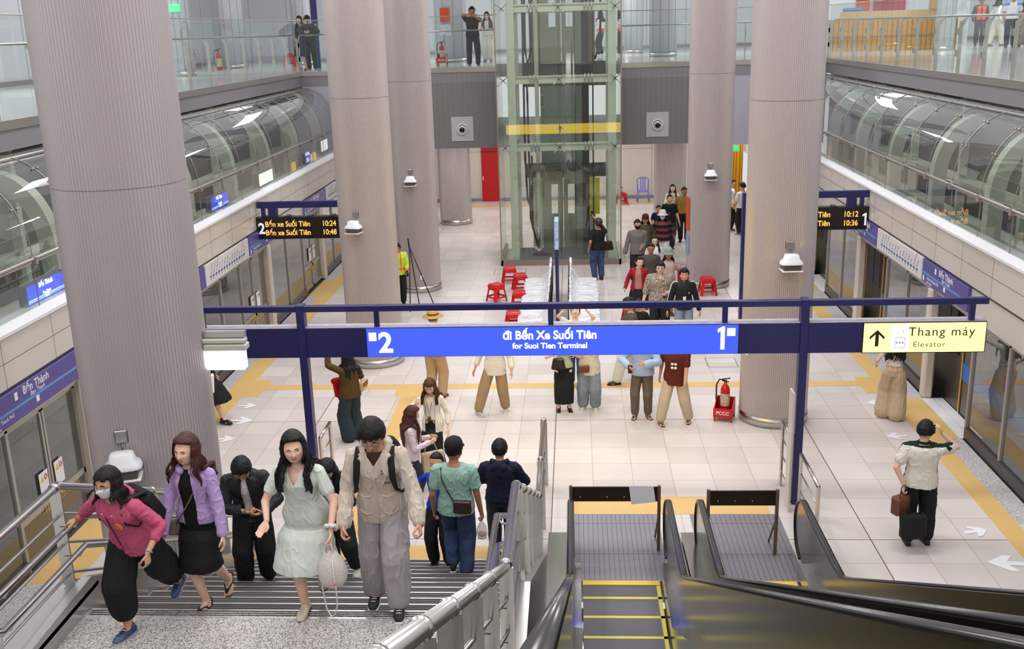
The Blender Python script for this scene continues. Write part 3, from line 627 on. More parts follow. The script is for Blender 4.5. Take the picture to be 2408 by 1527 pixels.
for x in (ex0+.01, ex1-.01):
    g = MB(); g.add([(x, .03, .16), (x, ey1, .16), (x, ey1, zt), (x, .03, zt)], [(0, 1, 2, 3)]); g.build('side_pane', g_lift, lf, fix=False)
b = MB()
for x0 in (-1.84, .94): b.box((x0, .2, 0), (x0+.22, .42, zt)); b.box((x0, ey1-.1, 0), (x0+.2, ey1+.1, zt))
b.build('steel_columns', offwhite, lf)
for z in (3.35, 5.2, 7.1, 8.9):
    b = MB(); b.box((-1.62, .22, z-.1), (.94, .34, z-.06)); b.box((-1.62, .22, z+.07), (.94, .34, z+.11)); b.box((-1.62, .26, z-.07), (.94, .30, z+.08)); b.box((-1.8, ey1, z-.1), (1.1, ey1+.08, z+.1)); b.box((-1.8, .3, z-.08), (-1.66, ey1, z+.08)); b.box((1.0, .3, z-.08), (1.12, ey1, z+.08)); b.build('cross_beam', offwhite, lf)
    b = MB()
    for x in (-1.95, -.41, 1.13):
        for dx, dz in ((.14, .12), (-.14, .12), (.14, -.12), (-.14, -.12)): b.tube([(x, .2, z), (x+dx, .05, z+dz)], .012, 6); b.ell((x+dx, .03, z+dz), (.025, .012, .025), 8)
    b.build('spider_bracket', steelp, lf)
    b = MB()
    for x in (-1.2, -1.1, -1.0, .3, .4, .5): b.tube([(x, .2, z-.13), (x, .2, z+.15)], .018, 6)
    b.build('beam_bolts', steel, lf)
b = MB(); b.box((-1.16, 2.2, 0), (-1.04, 2.3, 9.3)); b.build('guide_rail', offwhite, lf); b = MB(); b.box((.22, 1.2, 0), (.42, 1.45, 9.3)); b.box((.52, 1.3, 0), (.56, 1.4, 9.3)); b.build('guide_rail', mat('rail_black', rgb(34, 32, 30), .4, .5), lf)
b = MB(); b.box((-1.0, 2.3, 2.55), (.28, 2.4, 4.9)); b.build('shaft_panel', mat('shaft_grey', rgb(112, 122, 112), .5), lf)
b = MB(); b.box((-1.5, 2.42, 4.9), (.95, 2.5, 5.6)); b.box((-1.5, 2.42, 2.2), (.95, 2.5, 2.62)); b.build('landing_sill', mat('sill_grey', rgb(80, 82, 76), .5, .3), lf)
doorm = mat('lift_door_steel', rgb(132, 136, 122), .35, .5)
for z, ym in ((.05, 0), (5.55, 0)):
    for x0, x1 in ((-.98, -.37), (-.35, .26)):
        b = MB(); wx = -.72 if x0 < -.5 else -.22
        b.box((x0, 2.3, z), (wx, 2.36, z+2.35)); b.box((wx+.2, 2.3, z), (x1, 2.36, z+2.35)); b.box((wx, 2.3, z), (wx+.2, 2.36, z+1.05)); b.box((wx, 2.3, z+1.95), (wx+.2, 2.36, z+2.35))
        dr_ = b.build('landing_door_leaf', doorm, lf)
        g = MB(); g.add([(wx, 2.33, z+1.05), (wx+.2, 2.33, z+1.05), (wx+.2, 2.33, z+1.95), (wx, 2.33, z+1.95)], [(0, 1, 2, 3)]); g.build('pane', g_clear, dr_, fix=False)
    b = MB(); b.box((-1.3, 2.1, z+2.38), (.5, 2.35, z+2.6)); 
    for x in (-.9, -.5, -.1, .25): b.lathe([(.07, 0), (.07, .03)], (0, 0, 0), 12, 0, Matrix.Translation((x, 2.09, z+2.45)) @ Matrix.Rotation(PI/2, 4, 'X'))
    b.build('door_operator', mat('operator_grey', rgb(92, 92, 84), .5, .4), lf)
for p in ([(-1.34, .9, 9.3), (-1.36, .9, 6), (-1.3, 1.0, 5.6), (-1.2, 1.05, 6), (-1.22, 1.05, 9.3)], [(-1.4, .7, 9.3), (-1.42, .75, 3), (-1.38, .8, 1.8), (-1.25, .9, 1.3), (-1.3, .9, 2.2)], [(.7, .9, 9.3), (.76, .9, 7), (.74, .95, 6.2), (.6, 1.0, 5.7)], [(-1.36, 1.6, 5.4), (-1.34, 1.6, 1.1), (-1.15, 1.4, .3), (-1.0, 1.3, .12)], [(-1.25, 1.2, 3), (-1.27, 1.2, .9), (-1.1, 1.2, .3)]):
    b = MB(); b.tube(p, .03, 8); b.build('hanging_cable', black, lf)
b = MB(); b.tube([(.02, 1.9, 9.3), (.02, 1.9, .1)], .012, 6); b.build('governor_chain', black, lf)
b = MB(); b.lathe([(.12, .05), (.12, .2), (.1, .24)], (-1.1, 1.3, 0), 16); b.lathe([(.3, .03), (.3, .05)], (-1.0, 1.3, 0), 20); b.tube([(-1.1, 1.3, .2), (-1.1, 1.3, .9)], .05, 10); b.build('buffer_spring', steeld, lf)
b = MB(); b.box((-1.7, .3, .02), (1.0, 2.3, .05)); b.build('pit_floor', mat('pit_grey', rgb(70, 78, 74), .7), lf)
b = MB(); b.box((-1.3, 2.42, .05), (-.98, 2.46, 2.2)); b.box((.27, 2.42, .05), (.62, 2.46, 2.2)); b.build('back_glass_band', offwhite, lf)
b = MB(); b.box((.24, 2.1, 1.1), (.74, 2.15, 2.2)); b.build('yellow_hatching_plate', mat('safety_yellow', rgb(214, 214, 20), .5), lf)
for z in (5.6,): b = MB(); b.box((-1.3, 2.36, z), (-.98, 2.42, 9.4)); b.box((.26, 2.36, z), (.62, 2.42, 9.4)); b.box((-1.3, 2.36, z+2.6), (.62, 2.42, 9.4)); b.build('shaft_front_panel', mat('shaft_bronze', rgb(124, 108, 84), .4, .5), lf)
# ------------------------------------------------------------------ main overhead sign
ys = 13.5
sg = thing('overhead_sign_gantry', (0, ys, 0), 'long navy blue overhead gantry with lit blue and yellow direction signs', 'sign')
for x in (-3.81, 3.06): b = MB(); b.rbox((x-.055, -.06, 0), (x+.055, .1, 3.0), .008); b.build('post', navy, sg)
b = MB(); b.rbox((-5.45, -.04, 2.9), (5.45, .05, 2.985), .006); b.build('top_beam', navy, sg)
for x in (-2.75, -.35, 2.0, 5.25, -5.2): b = MB(); b.box((x-.035, -.03, 2.68), (x+.035, .03, 2.92)); b.build('hanger', navy, sg)
b = MB(); b.rbox((-5.35, -.03, 2.24), (5.45, .17, 2.665), .005); b.build('sign_casing', navy, sg)
b = MB(); b.box((-5.35, -.03, 2.666), (5.45, .17, 2.674)); b.build('dusty_top', mat('dusty_top', rgb(190, 184, 196), .6, var=.35, vscale=9, stretch=(1, 3, 1)), sg)
def lit(nm, x0, x1, m, y=-.031, z0=2.25, z1=2.655, d=-1):
    b = MB(); b.box((x0, y, z0), (x1, y+.012*d, z1)); return b.build(nm, m, sg)
F = lambda x, z, y=-.046: frame((x, y, z), (1, 0, 0), (0, 0, 1))
p = lit('blue_direction_face', -2.9, 2.18, blue_lit)
text('lettering', 'đi Bến Xe Suối Tiên', .168, F(-.37, 2.535), white_lit, p, bold=.005, sx=.92); text('lettering_english', 'for Suoi Tien Terminal', .112, F(-.37, 2.385), white_lit, p, bold=.003)
text('platform_number', '2', .40, F(-2.64, 2.44), white_lit, p, bold=.012); b = MB(); b.prism([(1.905, 2.60), (1.975, 2.635), (2.0, 2.635), (2.0, 2.31), (1.945, 2.31), (1.945, 2.565), (1.905, 2.55)], 1, -.047, -.043); b.build('platform_number', white_lit, p)
b = MB(); b.rbox((-2.87, -.047, 2.48), (-2.765, -.043, 2.6), .02); b.build('white_square', white_lit, p); b = MB(); b.rbox((2.03, -.047, 2.5), (2.14, -.043, 2.61), .02); b.build('white_square', white_lit, p)
b = MB(); b.box((3.83, -.042, 2.235), (5.45, -.03, 2.665)); b.build('sign_edge', blackg, sg)
p = lit('yellow_direction_face', 3.845, 5.435, mat('lit_yellow_front', rgb(255, 252, 160), .5, 0, 1.0), -.043)
dk = mat('sign_black', (.01, .01, .01), .5)
def uparrow(x, z, s, y, par, d=-1, nm='arrow'):
    b = MB()
    P = [(0, 1), (.85, .18), (.85, -.18), (.2, .45), (.2, -1), (-.2, -1), (-.2, .45), (-.85, -.18), (-.85, .18)]
    b.prism([(x+q[0]*s, z+q[1]*s) for q in P], 1, y, y+.002*d); return b.build(nm, dk, par)
uparrow(4.02, 2.45, .115, -.056, p)
b = MB(); b.rbox((4.21, -.0565, 2.27), (4.44, -.0555, 2.63), .003); b.build('white_field', white_lit, p)
b = MB()
for a, c in (((4.26, 2.31), (4.39, 2.31)), ((4.39, 2.31), (4.39, 2.455)), ((4.39, 2.455), (4.26, 2.455)), ((4.26, 2.455), (4.26, 2.31))): b.tube([(a[0], -.058, a[1]), (c[0], -.058, c[1])], .003, 4)
for x in (4.285, 4.325, 4.365): b.ell((x, -.058, 2.385), (.009, .002, .014), 8)
for x, s in ((4.29, -1), (4.36, 1)):
    b.tube([(x, -.058, 2.49), (x, -.058, 2.56)], .002, 4); e = 2.49 if s < 0 else 2.56; b.tube([(x-.015, -.058, e-s*.02), (x, -.058, e), (x+.015, -.058, e-s*.02)], .002, 4)
b.build('lift_symbol', dk, p)
text('lettering', 'Thang máy', .175, F(4.86, 2.53, -.057), dk, p, space=1.15); text('lettering_english', 'Elevator', .105, F(4.71, 2.355, -.057), mat('olive_lettering', rgb(90, 84, 20), .5), p, space=1.2)
b = MB(); b.box((-5.36, -.042, 2.235), (-4.62, -.03, 2.665)); b.build('sign_edge', blackg, sg)
p = lit('yellow_direction_face', -5.35, -4.64, MATS['lit_yellow_front'], -.043); text('lettering', 'Lối ra', .15, F(-5.02, 2.53, -.057), dk, p); text('lettering_english', 'for Exit', .1, F(-5.02, 2.36, -.057), dk, p)
p = lit('yellow_back_face', -2.9, 2.18, mat('lit_deep_yellow', rgb(250, 205, 20), .5, 0, 6.0), .172, d=1); 
b = MB(); P = [(0, 1), (.85, .18), (.85, -.18), (.2, .45), (.2, -1), (-.2, -1), (-.2, .45), (-.85, -.18), (-.85, .18)]; b.prism([(-.6+q[0]*.12, 2.45+q[1]*.12) for q in P], 1, .185, .187); b.build('arrow', dk, p)

# departure boards
bd = mat('board_black', rgb(26, 20, 22), .25)
def board(x0, x1, num, numx, rows, lab, post, tx, hx):
    t = thing('departure_board', (0, 22.0, 0), lab, 'departure board')
    b = MB(); b.rbox((x0, -.08, 2.27), (x1, .12, 2.76), .01)
    for x in np.arange(x0+.15, x1, .5): b.box((x, -.1, 2.755), (x+.1, .14, 2.78))
    b.build('casing', bd, t)
    b = MB(); b.box((tx-.05, -.084, 2.32), (hx+.08, -.079, 2.7)); b.build('screen', mat('board_screen', rgb(30, 16, 10), .3), t)
    G = lambda x, z: frame((x, -.086, z), (1, 0, 0), (0, 0, 1))
    for (a, h), z in zip(rows, (2.6, 2.41)):
        text('destination_lettering', a, .165, G(tx, z), led, t, align='LEFT', bold=.002, sx=.87); text('time_lettering', h, .165, G(hx, z), led, t, align='RIGHT', bold=.002, sx=.86)
    bw = mat('board_white', rgb(225, 225, 230), .5, 0, .5)
    if num == '2': text('platform_number', num, .33, G(numx, 2.5), bw, t, bold=.01, sx=.9)
    else: b = MB(); b.prism([(numx-.05, 2.59), (numx+.01, 2.625), (numx+.035, 2.625), (numx+.035, 2.36), (numx-.005, 2.36), (numx-.005, 2.57), (numx-.05, 2.55)], 1, -.09, -.086); b.build('platform_number', bw, t)
    b = MB(); b.rbox((x0+.03 if num == '2' else x0, -.04, 2.95), (x1 if num == '2' else x1-.0, .08, 3.09), .006)
    e = x0 if num == '2' else x1; sgn = 1 if num == '2' else -1
    b.box((e+sgn*.12, -.03, 2.75), (e+sgn*.2, .05, 2.97)); b.box((e+sgn*.28, -.05, 2.75), (e+sgn*.47, .09, 2.97)); b.build('hanging_beam', navy, t)
    b = MB(); b.rbox((post-.07, -.06, 0), (post+.07, .1, 3.09), .006); b.build('post', navy, t)
board(-7.0, -4.2, '2', -6.88, (('Bến xe Suối Tiên', '10:24'), ('Bến xe Suối Tiên', '10:48')), 'departure board with amber text and number 2 at left', -4.45, -6.80, -5.22)
board(3.78, 6.22, '1', 6.115, (('Bến xe Suối Tiên', '10:12'), ('Bến xe Suối Tiên', '10:36')), 'departure board with amber text and number 1 at right', 3.63, 4.39, 5.98)
# totem
t = thing('totem_sign', (-.42, 22.4, 0), 'slim navy totem with pale printed panel between the wrapped benches', 'sign'); b = MB(); b.box((-.035, -.3, 0), (.035, .3, 1.9)); b.build('post_panel', navy, t)
b = MB(); b.box((-.045, -.31, 1.9), (.045, .31, 2.52)); b.build('printed_panel', mat('totem_print', rgb(190, 205, 235), .5, var=.3, vscale=14, col2=rgb(120, 150, 215)), t)

# ------------------------------------------------------------------ stairs
SL = .4819; Y0 = 11.55; YL = 7.4
tread = mat('stair_tread_stone', rgb(128, 122, 120), .6, var=.2, vscale=30)
nosing = mat('nosing_strip', rgb(196, 192, 190), .3, .7); nosd = mat('nosing_grip', rgb(52, 48, 48), .8)
b = MB(); bn = MB(); bd_ = MB()
def flight(b, bn, bd_, ya, za, n, x0, x1, run=.3458, rise=.16667):
    for i in range(n):
        z = za+(i+1)*rise; y = ya-i*run
        b.box((x0, y-run-.02, z-rise-.02 if i else za-.3), (x1, y, z)); 
        for k in range(3): bd_.box((x0+.03, y-.035-k*.03, z-.001), (x1-.03, y-.02-k*.03, z+.003))
        bn.box((x0+.02, y-.016, z-.03), (x1-.02, y+.003, z+.002)); bn.box((x0+.02, y-.125, z-.001), (x1-.02, y-.108, z+.002))
flight(b, bn, bd_, Y0, 0, 12, -4.1, -.6, .3773)
st = b.build('staircase', tread); tag(st, 'wide stone staircase with ribbed nosings climbing to the landing', 'staircase')
bn.build('nosing_strips', nosing, st); bd_.build('grip_strips', nosd, st)
b = MB(); b.box((-4.1, 6.25, 1.6), (-.6, YL-.14, 2.004)); b.box((-4.1, 6.25, 1.58), (-.6, YL-.03, 2.002)); ld = struct(b.build('floor_landing', terrazzo))
b = MB(); bn = MB(); bd_ = MB(); flight(b, bn, bd_, 6.25, 2.0, 21, -4.1, -.6, .336, .168)
s2 = b.build('staircase', terrazzo); tag(s2, 'upper staircase flight rising from the terrazzo landing towards the viewer', 'staircase'); bn.build('nosing_strips', nosing, s2); bd_.build('grip_strips', nosd, s2)
# steel kerbs beside the stairs
def kerb(x0, x1, xo, lab, side_x):
    P = [(12.0, 0), (11.75, .2), (7.5, .2+SL*4.25), (6.2, 2.2), (-.6, 2.2+.5*6.8), (-.6, 1.0), (6.2, -.02), (12.0, -.02)]
    b = MB(); b.prism(P, 0, x0, x1); b.prism([(y, z-.03 if z > .1 else z) for y, z in P], 0, *sorted((x1 if xo > x1 else x0, xo))); o = b.build('stair_kerb', mat('kerb_steel', (.5, .48, .47), .3, .95)); tag(o, lab, 'kerb'); return o
kerb(-4.18, -4.1, -4.28, 'flat steel kerb along the left side of the stairs', -4.5)
b = MB(); b.box((-4.5, 6.2, 2.12), (-4.1, 7.6, 2.16)); b.box((-4.5, 6.2, 0), (-4.46, 7.6, 2.12)); tag(b.build('kerb_ledge', MATS['kerb_steel']), 'flat steel ledge under the railing beside the terrazzo landing', 'ledge')
kerb(-.6, -.55, -.4, 'steel kerb between the stairs and the escalator', -.4)
# railings
def rail_z(y, h):
    if y > 12.0: return h
    if y > 11.6: return h
    if y > 7.5: return h+(11.6-y)*(2.05/4.1)
    if y > 6.2: return h+2.05
    return h+2.05+(6.2-y)*.5
def railing(x, ya, yb, inner, lab, posts):
    t = thing('stair_railing', (x, 0, 0), lab, 'railing', None)
    pts = [y for y in (14.3, 12.0, 11.6, 7.5, 6.2, -.5) if yb < y < ya]; pts = [ya]+pts+[yb]
    b = MB(); b.tube([(0, y, rail_z(y, 1.03)) for y in pts], .036, 14); b.build('top_rail', steelp, t)
    for h in (.78, .52, .24) if True else (): b = MB(); b.tube([(0, y, rail_z(y, h)) for y in pts], .014, 8); b.build('mid_rail', steel, t)
    for y in posts:
        zb = rail_z(y, .15) if y < 11.7 else 0; zt = rail_z(y, 1.0)
        b = MB(); sl = .25 if (7.5 < y < 11.6) else (.3 if y < 6.2 else 0)
        b.add([(dx, y+dy, z-dy*2*sl) for z in (zb, zt) for dx, dy in ((-.05, -.008), (.05, -.008), (.05, .008), (-.05, .008))], [(0, 1, 2, 3), (4, 5, 6, 7), (0, 1, 5, 4), (1, 2, 6, 5), (2, 3, 7, 6), (3, 0, 4, 7)])
        b.build('post_plate', steel, t)
        b = MB(); b.tube([(0, y-.02, rail_z(y-.02, 1.03)), (0, y+.02, rail_z(y+.02, 1.03))], .044, 14); b.build('post_collar', steelp, t)
    if inner:
        yi = [y for y in (11.9, 11.6, 7.5, 6.2, 1.6)]
        for h in (.74, .47): b = MB(); b.tube([(inner, y, rail_z(y, h+.02)) for y in yi], .026, 12); b.build('grab_rail', steelp, t)
        for y in posts:
            if y < 11.9:
                b = MB()
                for h in (.72, .45): b.tube([(0, y, rail_z(y, h)-.03), (inner*.8, y, rail_z(y, h)-.03), (inner, y, rail_z(y, h)+.02)], .011, 6)
                b.build('bracket', steel, t)
    return t
railing(-.5, 14.15, 1.4, -.16, 'steel railing on the right side of the stairs, with a row of plate posts', [14.1, 12.7, 11.6, 10.85, 10.05, 9.25, 8.45, 7.6, 6.25, 5.05, 4.2, 3.45, 2.8, 2.15, 1.5])
railing(-4.27, 12.0, 0.4, .16, 'steel railing on the left side of the stairs, held by the masked woman', [11.9, 10.6, 9.2, 7.45, 6.35, 5.0, 3.7, 2.4, 1.2])
def fence(x, ya, yb, lab, h=1.0):
    t = thing('short_fence', (x, (ya+yb)/2, 0), lab, 'railing', None); w = (ya-yb)/2
    b = MB(); b.tube([(0, -w, h), (0, w, h)], .026, 12); b.build('top_rail', steelp, t)
    for z in (.22, .48, .74): b = MB(); b.tube([(0, -w, z), (0, w, z)], .011, 8); b.build('mid_rail', steel, t)
    for y in (-w, w): b = MB(); b.box((-.014, y-.05, 0), (.014, y+.05, h)); b.build('post_plate', steel, t)
fence(2.97, 14.1, 13.55, 'short steel fence left of the right gantry post'); fence(2.98, 12.9, 11.9, 'short steel fence beside the escalator at right'); fence(-3.7, 14.15, 13.55, 'short steel fence beside the left gantry post')
b = MB(); b.box((2.9, 13.2, 0), (2.93, 13.45, 1.75)); b.build('x', pillar_m); tag(bpy.data.objects['x'], 'narrow pale board standing against the right gantry post', 'board'); bpy.data.objects['x'].name = 'narrow_board'

# ------------------------------------------------------------------ escalators
ES = .551; YE = 9.9
alum = mat('escalator_step_grey', rgb(112, 109, 114), .5, .15, bump=.3, bscale=3, stretch=(120, 1, 1)); comb_m = mat('comb_yellow', rgb(236, 200, 70), .45); yline = mat('step_yellow', rgb(226, 216, 92), .5)
esteel = mat('escalator_steel', (.46, .44, .42), .16, 1.0); balm = mat('balustrade_steel', (.30, .27, .24), .2, 1.0); rubber = mat('handrail_rubber', (.022, .02, .02), .22, spec=.8)
def ez(y, h): return h if y > YE else h+(YE-y)*ES
def esc(x0, x1, lab, outl, outr):
    t = thing('escalator', ((x0+x1)/2, 11, 0), lab, 'escalator', None); cx_ = (x0+x1)/2
    X = lambda x: x-cx_
    Yl = lambda y: y-11
    ye = .9
    # handrails and balustrades
    for x, sd in ((x0, -1), (x1, 1)):
        cy, r, zc = 11.72, .39, .47
        prof = [(cy+r*math.sin(a)*1.0, zc+r*math.cos(a)) for a in np.linspace(0, PI*.97, 14)]
        path = [(ye, ez(ye, .88)), (YE-.25, ez(YE-.25, .88)), (YE+.0, .895), (YE+.3, .88)]+prof
        b = MB(); w = .042; vs = []; P = [Vector((0, Yl(y), z)) for y, z in path]
        for i, p_ in enumerate(P):
            tg = (P[min(i+1, len(P)-1)]-P[max(i-1, 0)]).normalized(); nn = Vector((0, -tg.z, tg.y)); 
            if nn.z < 0 and i < 5: nn = -nn
            if i == 0: last = nn
            if nn.dot(last) < 0: nn = -nn
            last = nn
            for dx, dn in ((-w, -.012), (-w*.8, .014), (w*.8, .014), (w, -.012)): q = p_+nn*dn; vs.append((X(x)+dx, q.y, q.z))
        fs = [(4*i+k, 4*i+(k+1) % 4, 4*i+4+(k+1) % 4, 4*i+4+k) for i in range(len(P)-1) for k in range(4)]+[(0, 1, 2, 3)]
        b.add(vs, fs, 0, True); b.build('handrail', rubber, t)
        b = MB(); poly = [(Yl(y)-(.0), z-.02) for y, z in path[:4]]+[(Yl(cy+(r-.03)*math.sin(a)), zc+(r-.03)*math.cos(a)) for a in np.linspace(0, PI*.97, 14)]+[(Yl(cy-.2), .1), (Yl(YE), .12), (Yl(ye), ez(ye, .12))]
        b.prism(poly, 0, X(x)-.022, X(x)+.022); b.build('balustrade', balm, t)
        inn = -sd
        b = MB(); poly = [(Yl(11.45), .0), (Yl(11.35), .24), (Yl(YE), .26), (Yl(ye), ez(ye, .26)), (Yl(ye), ez(ye, -.2)), (Yl(YE), 0)]
        a_, c_ = sorted((X(x)+inn*.022, X(x)+inn*.12)); b.prism(poly, 0, a_, c_); b.build('inner_skirt', esteel, t)
        wo = outl if sd < 0 else outr
        b = MB(); poly = [(Yl(12.35), 0), (Yl(12.3), .16), (Yl(YE), .3), (Yl(ye), ez(ye, .3)), (Yl(ye), ez(ye, -1.0)), (Yl(YE), -.1)]
        a_, c_ = sorted((X(x)+sd*.022, X(x)+sd*wo)); b.prism(poly, 0, a_, c_); b.build('outer_deck', esteel, t)
    # landing plate and comb
    b = MB(); b.box((X(x0+.12), Yl(11.32), -.01), (X(x1-.12), Yl(13.14), .006)); b.box((X(x0+.02), Yl(11.5), -.01), (X(x1-.02), Yl(13.14), .005)); lp = b.build('landing_plate', mat('landing_plate', rgb(146, 143, 150), .35, .5, bump=.3, bscale=3, stretch=(1, 90, 1)), t)
    b = MB(); 
    for k in range(17):
        xx = x0+.1+k*(x1-x0-.2)/16; b.box((X(xx)-.003, Yl(11.34), .005), (X(xx)+.003, Yl(13.13), .0075))
    for y in (12.0, 12.85): b.box((X(x0+.05), Yl(y), .005), (X(x1-.05), Yl(y)+.006, .0075))
    b.build('plate_grooves', mat('groove_dark', rgb(76, 72, 78), .5), lp)
    b = MB(); b.box((X(x0+.14), Yl(11.23), -.005), (X(x1-.14), Yl(11.33), .009)); b.build('comb_strip', comb_m, t)
    # steps
    y = 11.39; z = -.005; k = 0
    while y > ye+.4:
        y2 = y-.415; zn = max(-.005, (9.45-y2)*ES)
        b = MB(); b.box((X(x0+.14), Yl(y2), min(z, zn)-.25), (X(x1-.14), Yl(y), zn)); so_ = b.build('step', alum, t)
        b = MB(); zz = zn; b.box((X(x0+.14), Yl(y-(.05 if k < 5 else .03)), zz), (X(x1-.14), Yl(y)-.001, zz+.003)) if k else None
        b.box((X(x1-(.185 if k < 5 else .16)), Yl(y2), zz), (X(x1-.14), Yl(y), zz+.003)); b.build('yellow_edge', yline, so_)
        y = y2; z = zn; k += 1
    b = MB(); b.prism([(Yl(11.2), -.3), (Yl(YE), -.3), (Yl(ye), ez(ye, -.3)), (Yl(ye), ez(ye, -1.1)), (Yl(YE), -1.1)], 0, X(x0), X(x1)); b.build('truss', esteel, t)
esc(-.1, 1.12, 'left escalator with yellow edged steps, below the viewer', .3, .19)
esc(1.52, 2.78, 'right escalator between the mirrored steel balustrades', .19, .3)
# barriers at the escalator ends
def barrier(x0, x1, y, lab, pap):
    t = thing('folding_barrier', ((x0+x1)/2, y, 0), lab, 'barrier'); w = (x1-x0)/2
    b = MB(); b.box((-w, -.012, .70), (w, .012, .90)); b.build('dark_board', mat('barrier_brown', rgb(34, 18, 12), .25), t)
    for s in (-1, 1):
        b = MB(); b.box((s*w-.02, -.02, .0 if True else 0), (s*w+.02, .02, .915)); b.build('leg', mat('barrier_leg', rgb(120, 98, 84), .5, .3), t)
        b = MB(); b.tube([(s*w, .02, .5), (s*w-.02*s, .32, .02)], .014, 6); b.build('leg', mat('barrier_leg', rgb(120, 98, 84), .5, .3), t)
    [MB().ell((xx, -.014, .76), (.012, .004, .012), 8).build('rivet', steelp, t) for xx in (-w+.12, -.1, .12)]
    if pap:
        b = MB(); b.add([(.18+.0, -.016, .91), (.49, -.02, .915), (.52, -.03, .70), (.21, -.028, .665), (.18, -.02, .91), ], [(0, 1, 2, 3)]); b.build('taped_paper', paper, t)
barrier(-.1, 1.03, 12.12, 'dark folding barrier with taped white sheet, across the left escalator', True)
barrier(1.64, 2.5, 12.0, 'dark folding barrier across the right escalator', False)

# ------------------------------------------------------------------ benches, stools, small things
film = mat('plastic_wrap', rgb(236, 237, 242), .15, bump=.5, bscale=9, var=.12, vscale=7)
def bench(x0, x1, xb, y0, y1, lab):
    t = thing('wrapped_bench', ((x0+x1)/2, (y0+y1)/2, 0), lab, 'bench', None); cx_ = (x0+x1)/2; L = (y1-y0)/2; sd = 1 if xb > cx_ else -1
    n = 40; vs = []; rows = [(-.34, .02), (-.33, .40), (-.1, .43), (.2, .42), (.26, .6), (.31, .86), (.35, .86), (.34, .4)]
    rnd = random.Random(5)
    for i in range(n+1):
        y = -L+2*L*i/n
        for j, (u, z) in enumerate(rows):
            a = .018 if 1 <= j <= 5 else .01; vs.append((u*sd+rnd.uniform(-a, a), y+rnd.uniform(-.02, .02), z+rnd.uniform(-a, a)+(.1*(1-abs(i-n)/6) if i > n-6 and j in (5, 6) else 0)))
    m_ = len(rows); fs = [(i*m_+j, i*m_+j+1, (i+1)*m_+j+1, (i+1)*m_+j) for i in range(n) for j in range(m_-1)]+[tuple(range(m_)), tuple(n*m_+j for j in reversed(range(m_)))]
    b = MB(); b.add(vs, fs, 0, False); b.build('wrapped_seat', film, t)
    b = MB()
    for i in range(9): y = -L+.2+i*(2*L-.4)/8; b.tube([(.36*sd, y, .15), (.37*sd, y, .84)], .012, 6)
    b.box((.365*sd-.01, -L, .2), (.365*sd+.01, L, .24)); b.box((.37*sd-.01, -L, .8), (.37*sd+.01, L, .84)); b.build('dark_back_frame', black, t)
    b = MB()
    for y in (-L+.4, 0, L-.4): b.box((-.2, y-.03, 0), (.25, y+.03, .3))
    b.build('legs_frame', steeld, t)
    b = MB()
    for k in range(7):
        y = -L+.5+k*(2*L-1)/6; pts = [((-.34+.11*q)*sd, y+.12*q*(1 if k % 2 else -1)+rnd.uniform(-.05, .05), [.44, .46, .45, .46, .48, .62, .8][q]+.01) for q in range(7)]; b.tube(pts, .008, 5)
    b.build('plastic_folds', mat('clear_film_fold', rgb(225, 226, 230), .08), t)
bench(-1.3, -.62, -.62, 21.5, 25.6, 'long bench wrapped in white plastic, left of the navy totem')
bench(-.15, .53, -.15, 21.5, 25.6, 'long bench wrapped in white plastic, right of the navy totem')
def make_stool():
    t = thing('plastic_stool', (0, 0, 0), '', 'stool')
    b = MB(); b.rbox((-.15, -.15, .41), (.15, .15, .455), .02); b.rbox((-.16, -.16, .385), (.16, .16, .42), .012); s = b.build('seat', red, t)
    b = MB()
    for i in range(3):
        for j in range(3): b.ell(((i-1)*.07, (j-1)*.07, .455), (.014, .014, .003), 8)
    b.build('seat_holes', mat('hole_dark_red', rgb(110, 10, 14), .5), s)
    for k in range(4):
        M = Matrix.Rotation(k*PI/2+PI/4, 4, 'Z'); b = MB()
        b.add([(.19, -.045, .4), (.19, .045, .4), (.155, .0, .4), (.275, -.05, 0), (.275, .05, 0), (.235, 0, 0)], [(0, 1, 4, 3), (1, 2, 5, 4), (2, 0, 3, 5), (3, 4, 5), (0, 2, 1)], 0, False, M)
        b.build('leg', red, t)
    b = MB()
    for k in range(4):
        M = Matrix.Rotation(k*PI/2, 4, 'Z'); b.add([(-.16, .158, .4), (.16, .158, .4), (.11, .17, .31), (-.11, .17, .31)], [(0, 1, 2, 3)], 0, False, M); b.box((-.17, .178, .10), (.17, .19, .145), 0, M)
    b.build('apron', red, t)
    return t
st0 = make_stool(); used = False
for x, y, z, rz, lab in ((-1.78, 26.85, 0, .1, 'red plastic stool at the lift base, left of another stool'), (-1.45, 26.0, 0, .2, 'red plastic stool right in front of the lift base, beside the left bench'), (-2.0, 24.95, 0, .75, 'red plastic stool standing farthest left, pattern of holes on its seat'),
                         (-1.38, 24.15, 0, .05, 'red plastic stool close to the left bench, half hidden by the blue beam'), (-1.42, 22.9, 0, .15, 'red plastic stool beneath the blue beam, tucked behind the nearest one'), (-1.42, 22.35, 0, .1, 'nearest red plastic stool left of the bench, between beam and sign'),
                         (3.3, 25.35, 0, .1, 'red plastic stool at the foot of the ribbed column right of the crowd'), (1.25, 22.75, 0, .1, 'red plastic stool partly hidden behind the man in dark grey'), (1.78, 39.2, 0, .2, 'red plastic stool with a bottle on it, right of the lift in the distance'),
                         (6.3, 36.4, ZM, .1, 'red plastic stool on the upper floor right of the slim column'), (-9.75, 36.0, ZM, .1, 'red plastic stool on the upper floor behind the leaning man')):
    o = st0 if not used else copy_tree(st0); used = True; o.location = (x, y, z); o.rotation_euler = (0, 0, rz); o['label'] = lab; o['group'] = 'red plastic stools'
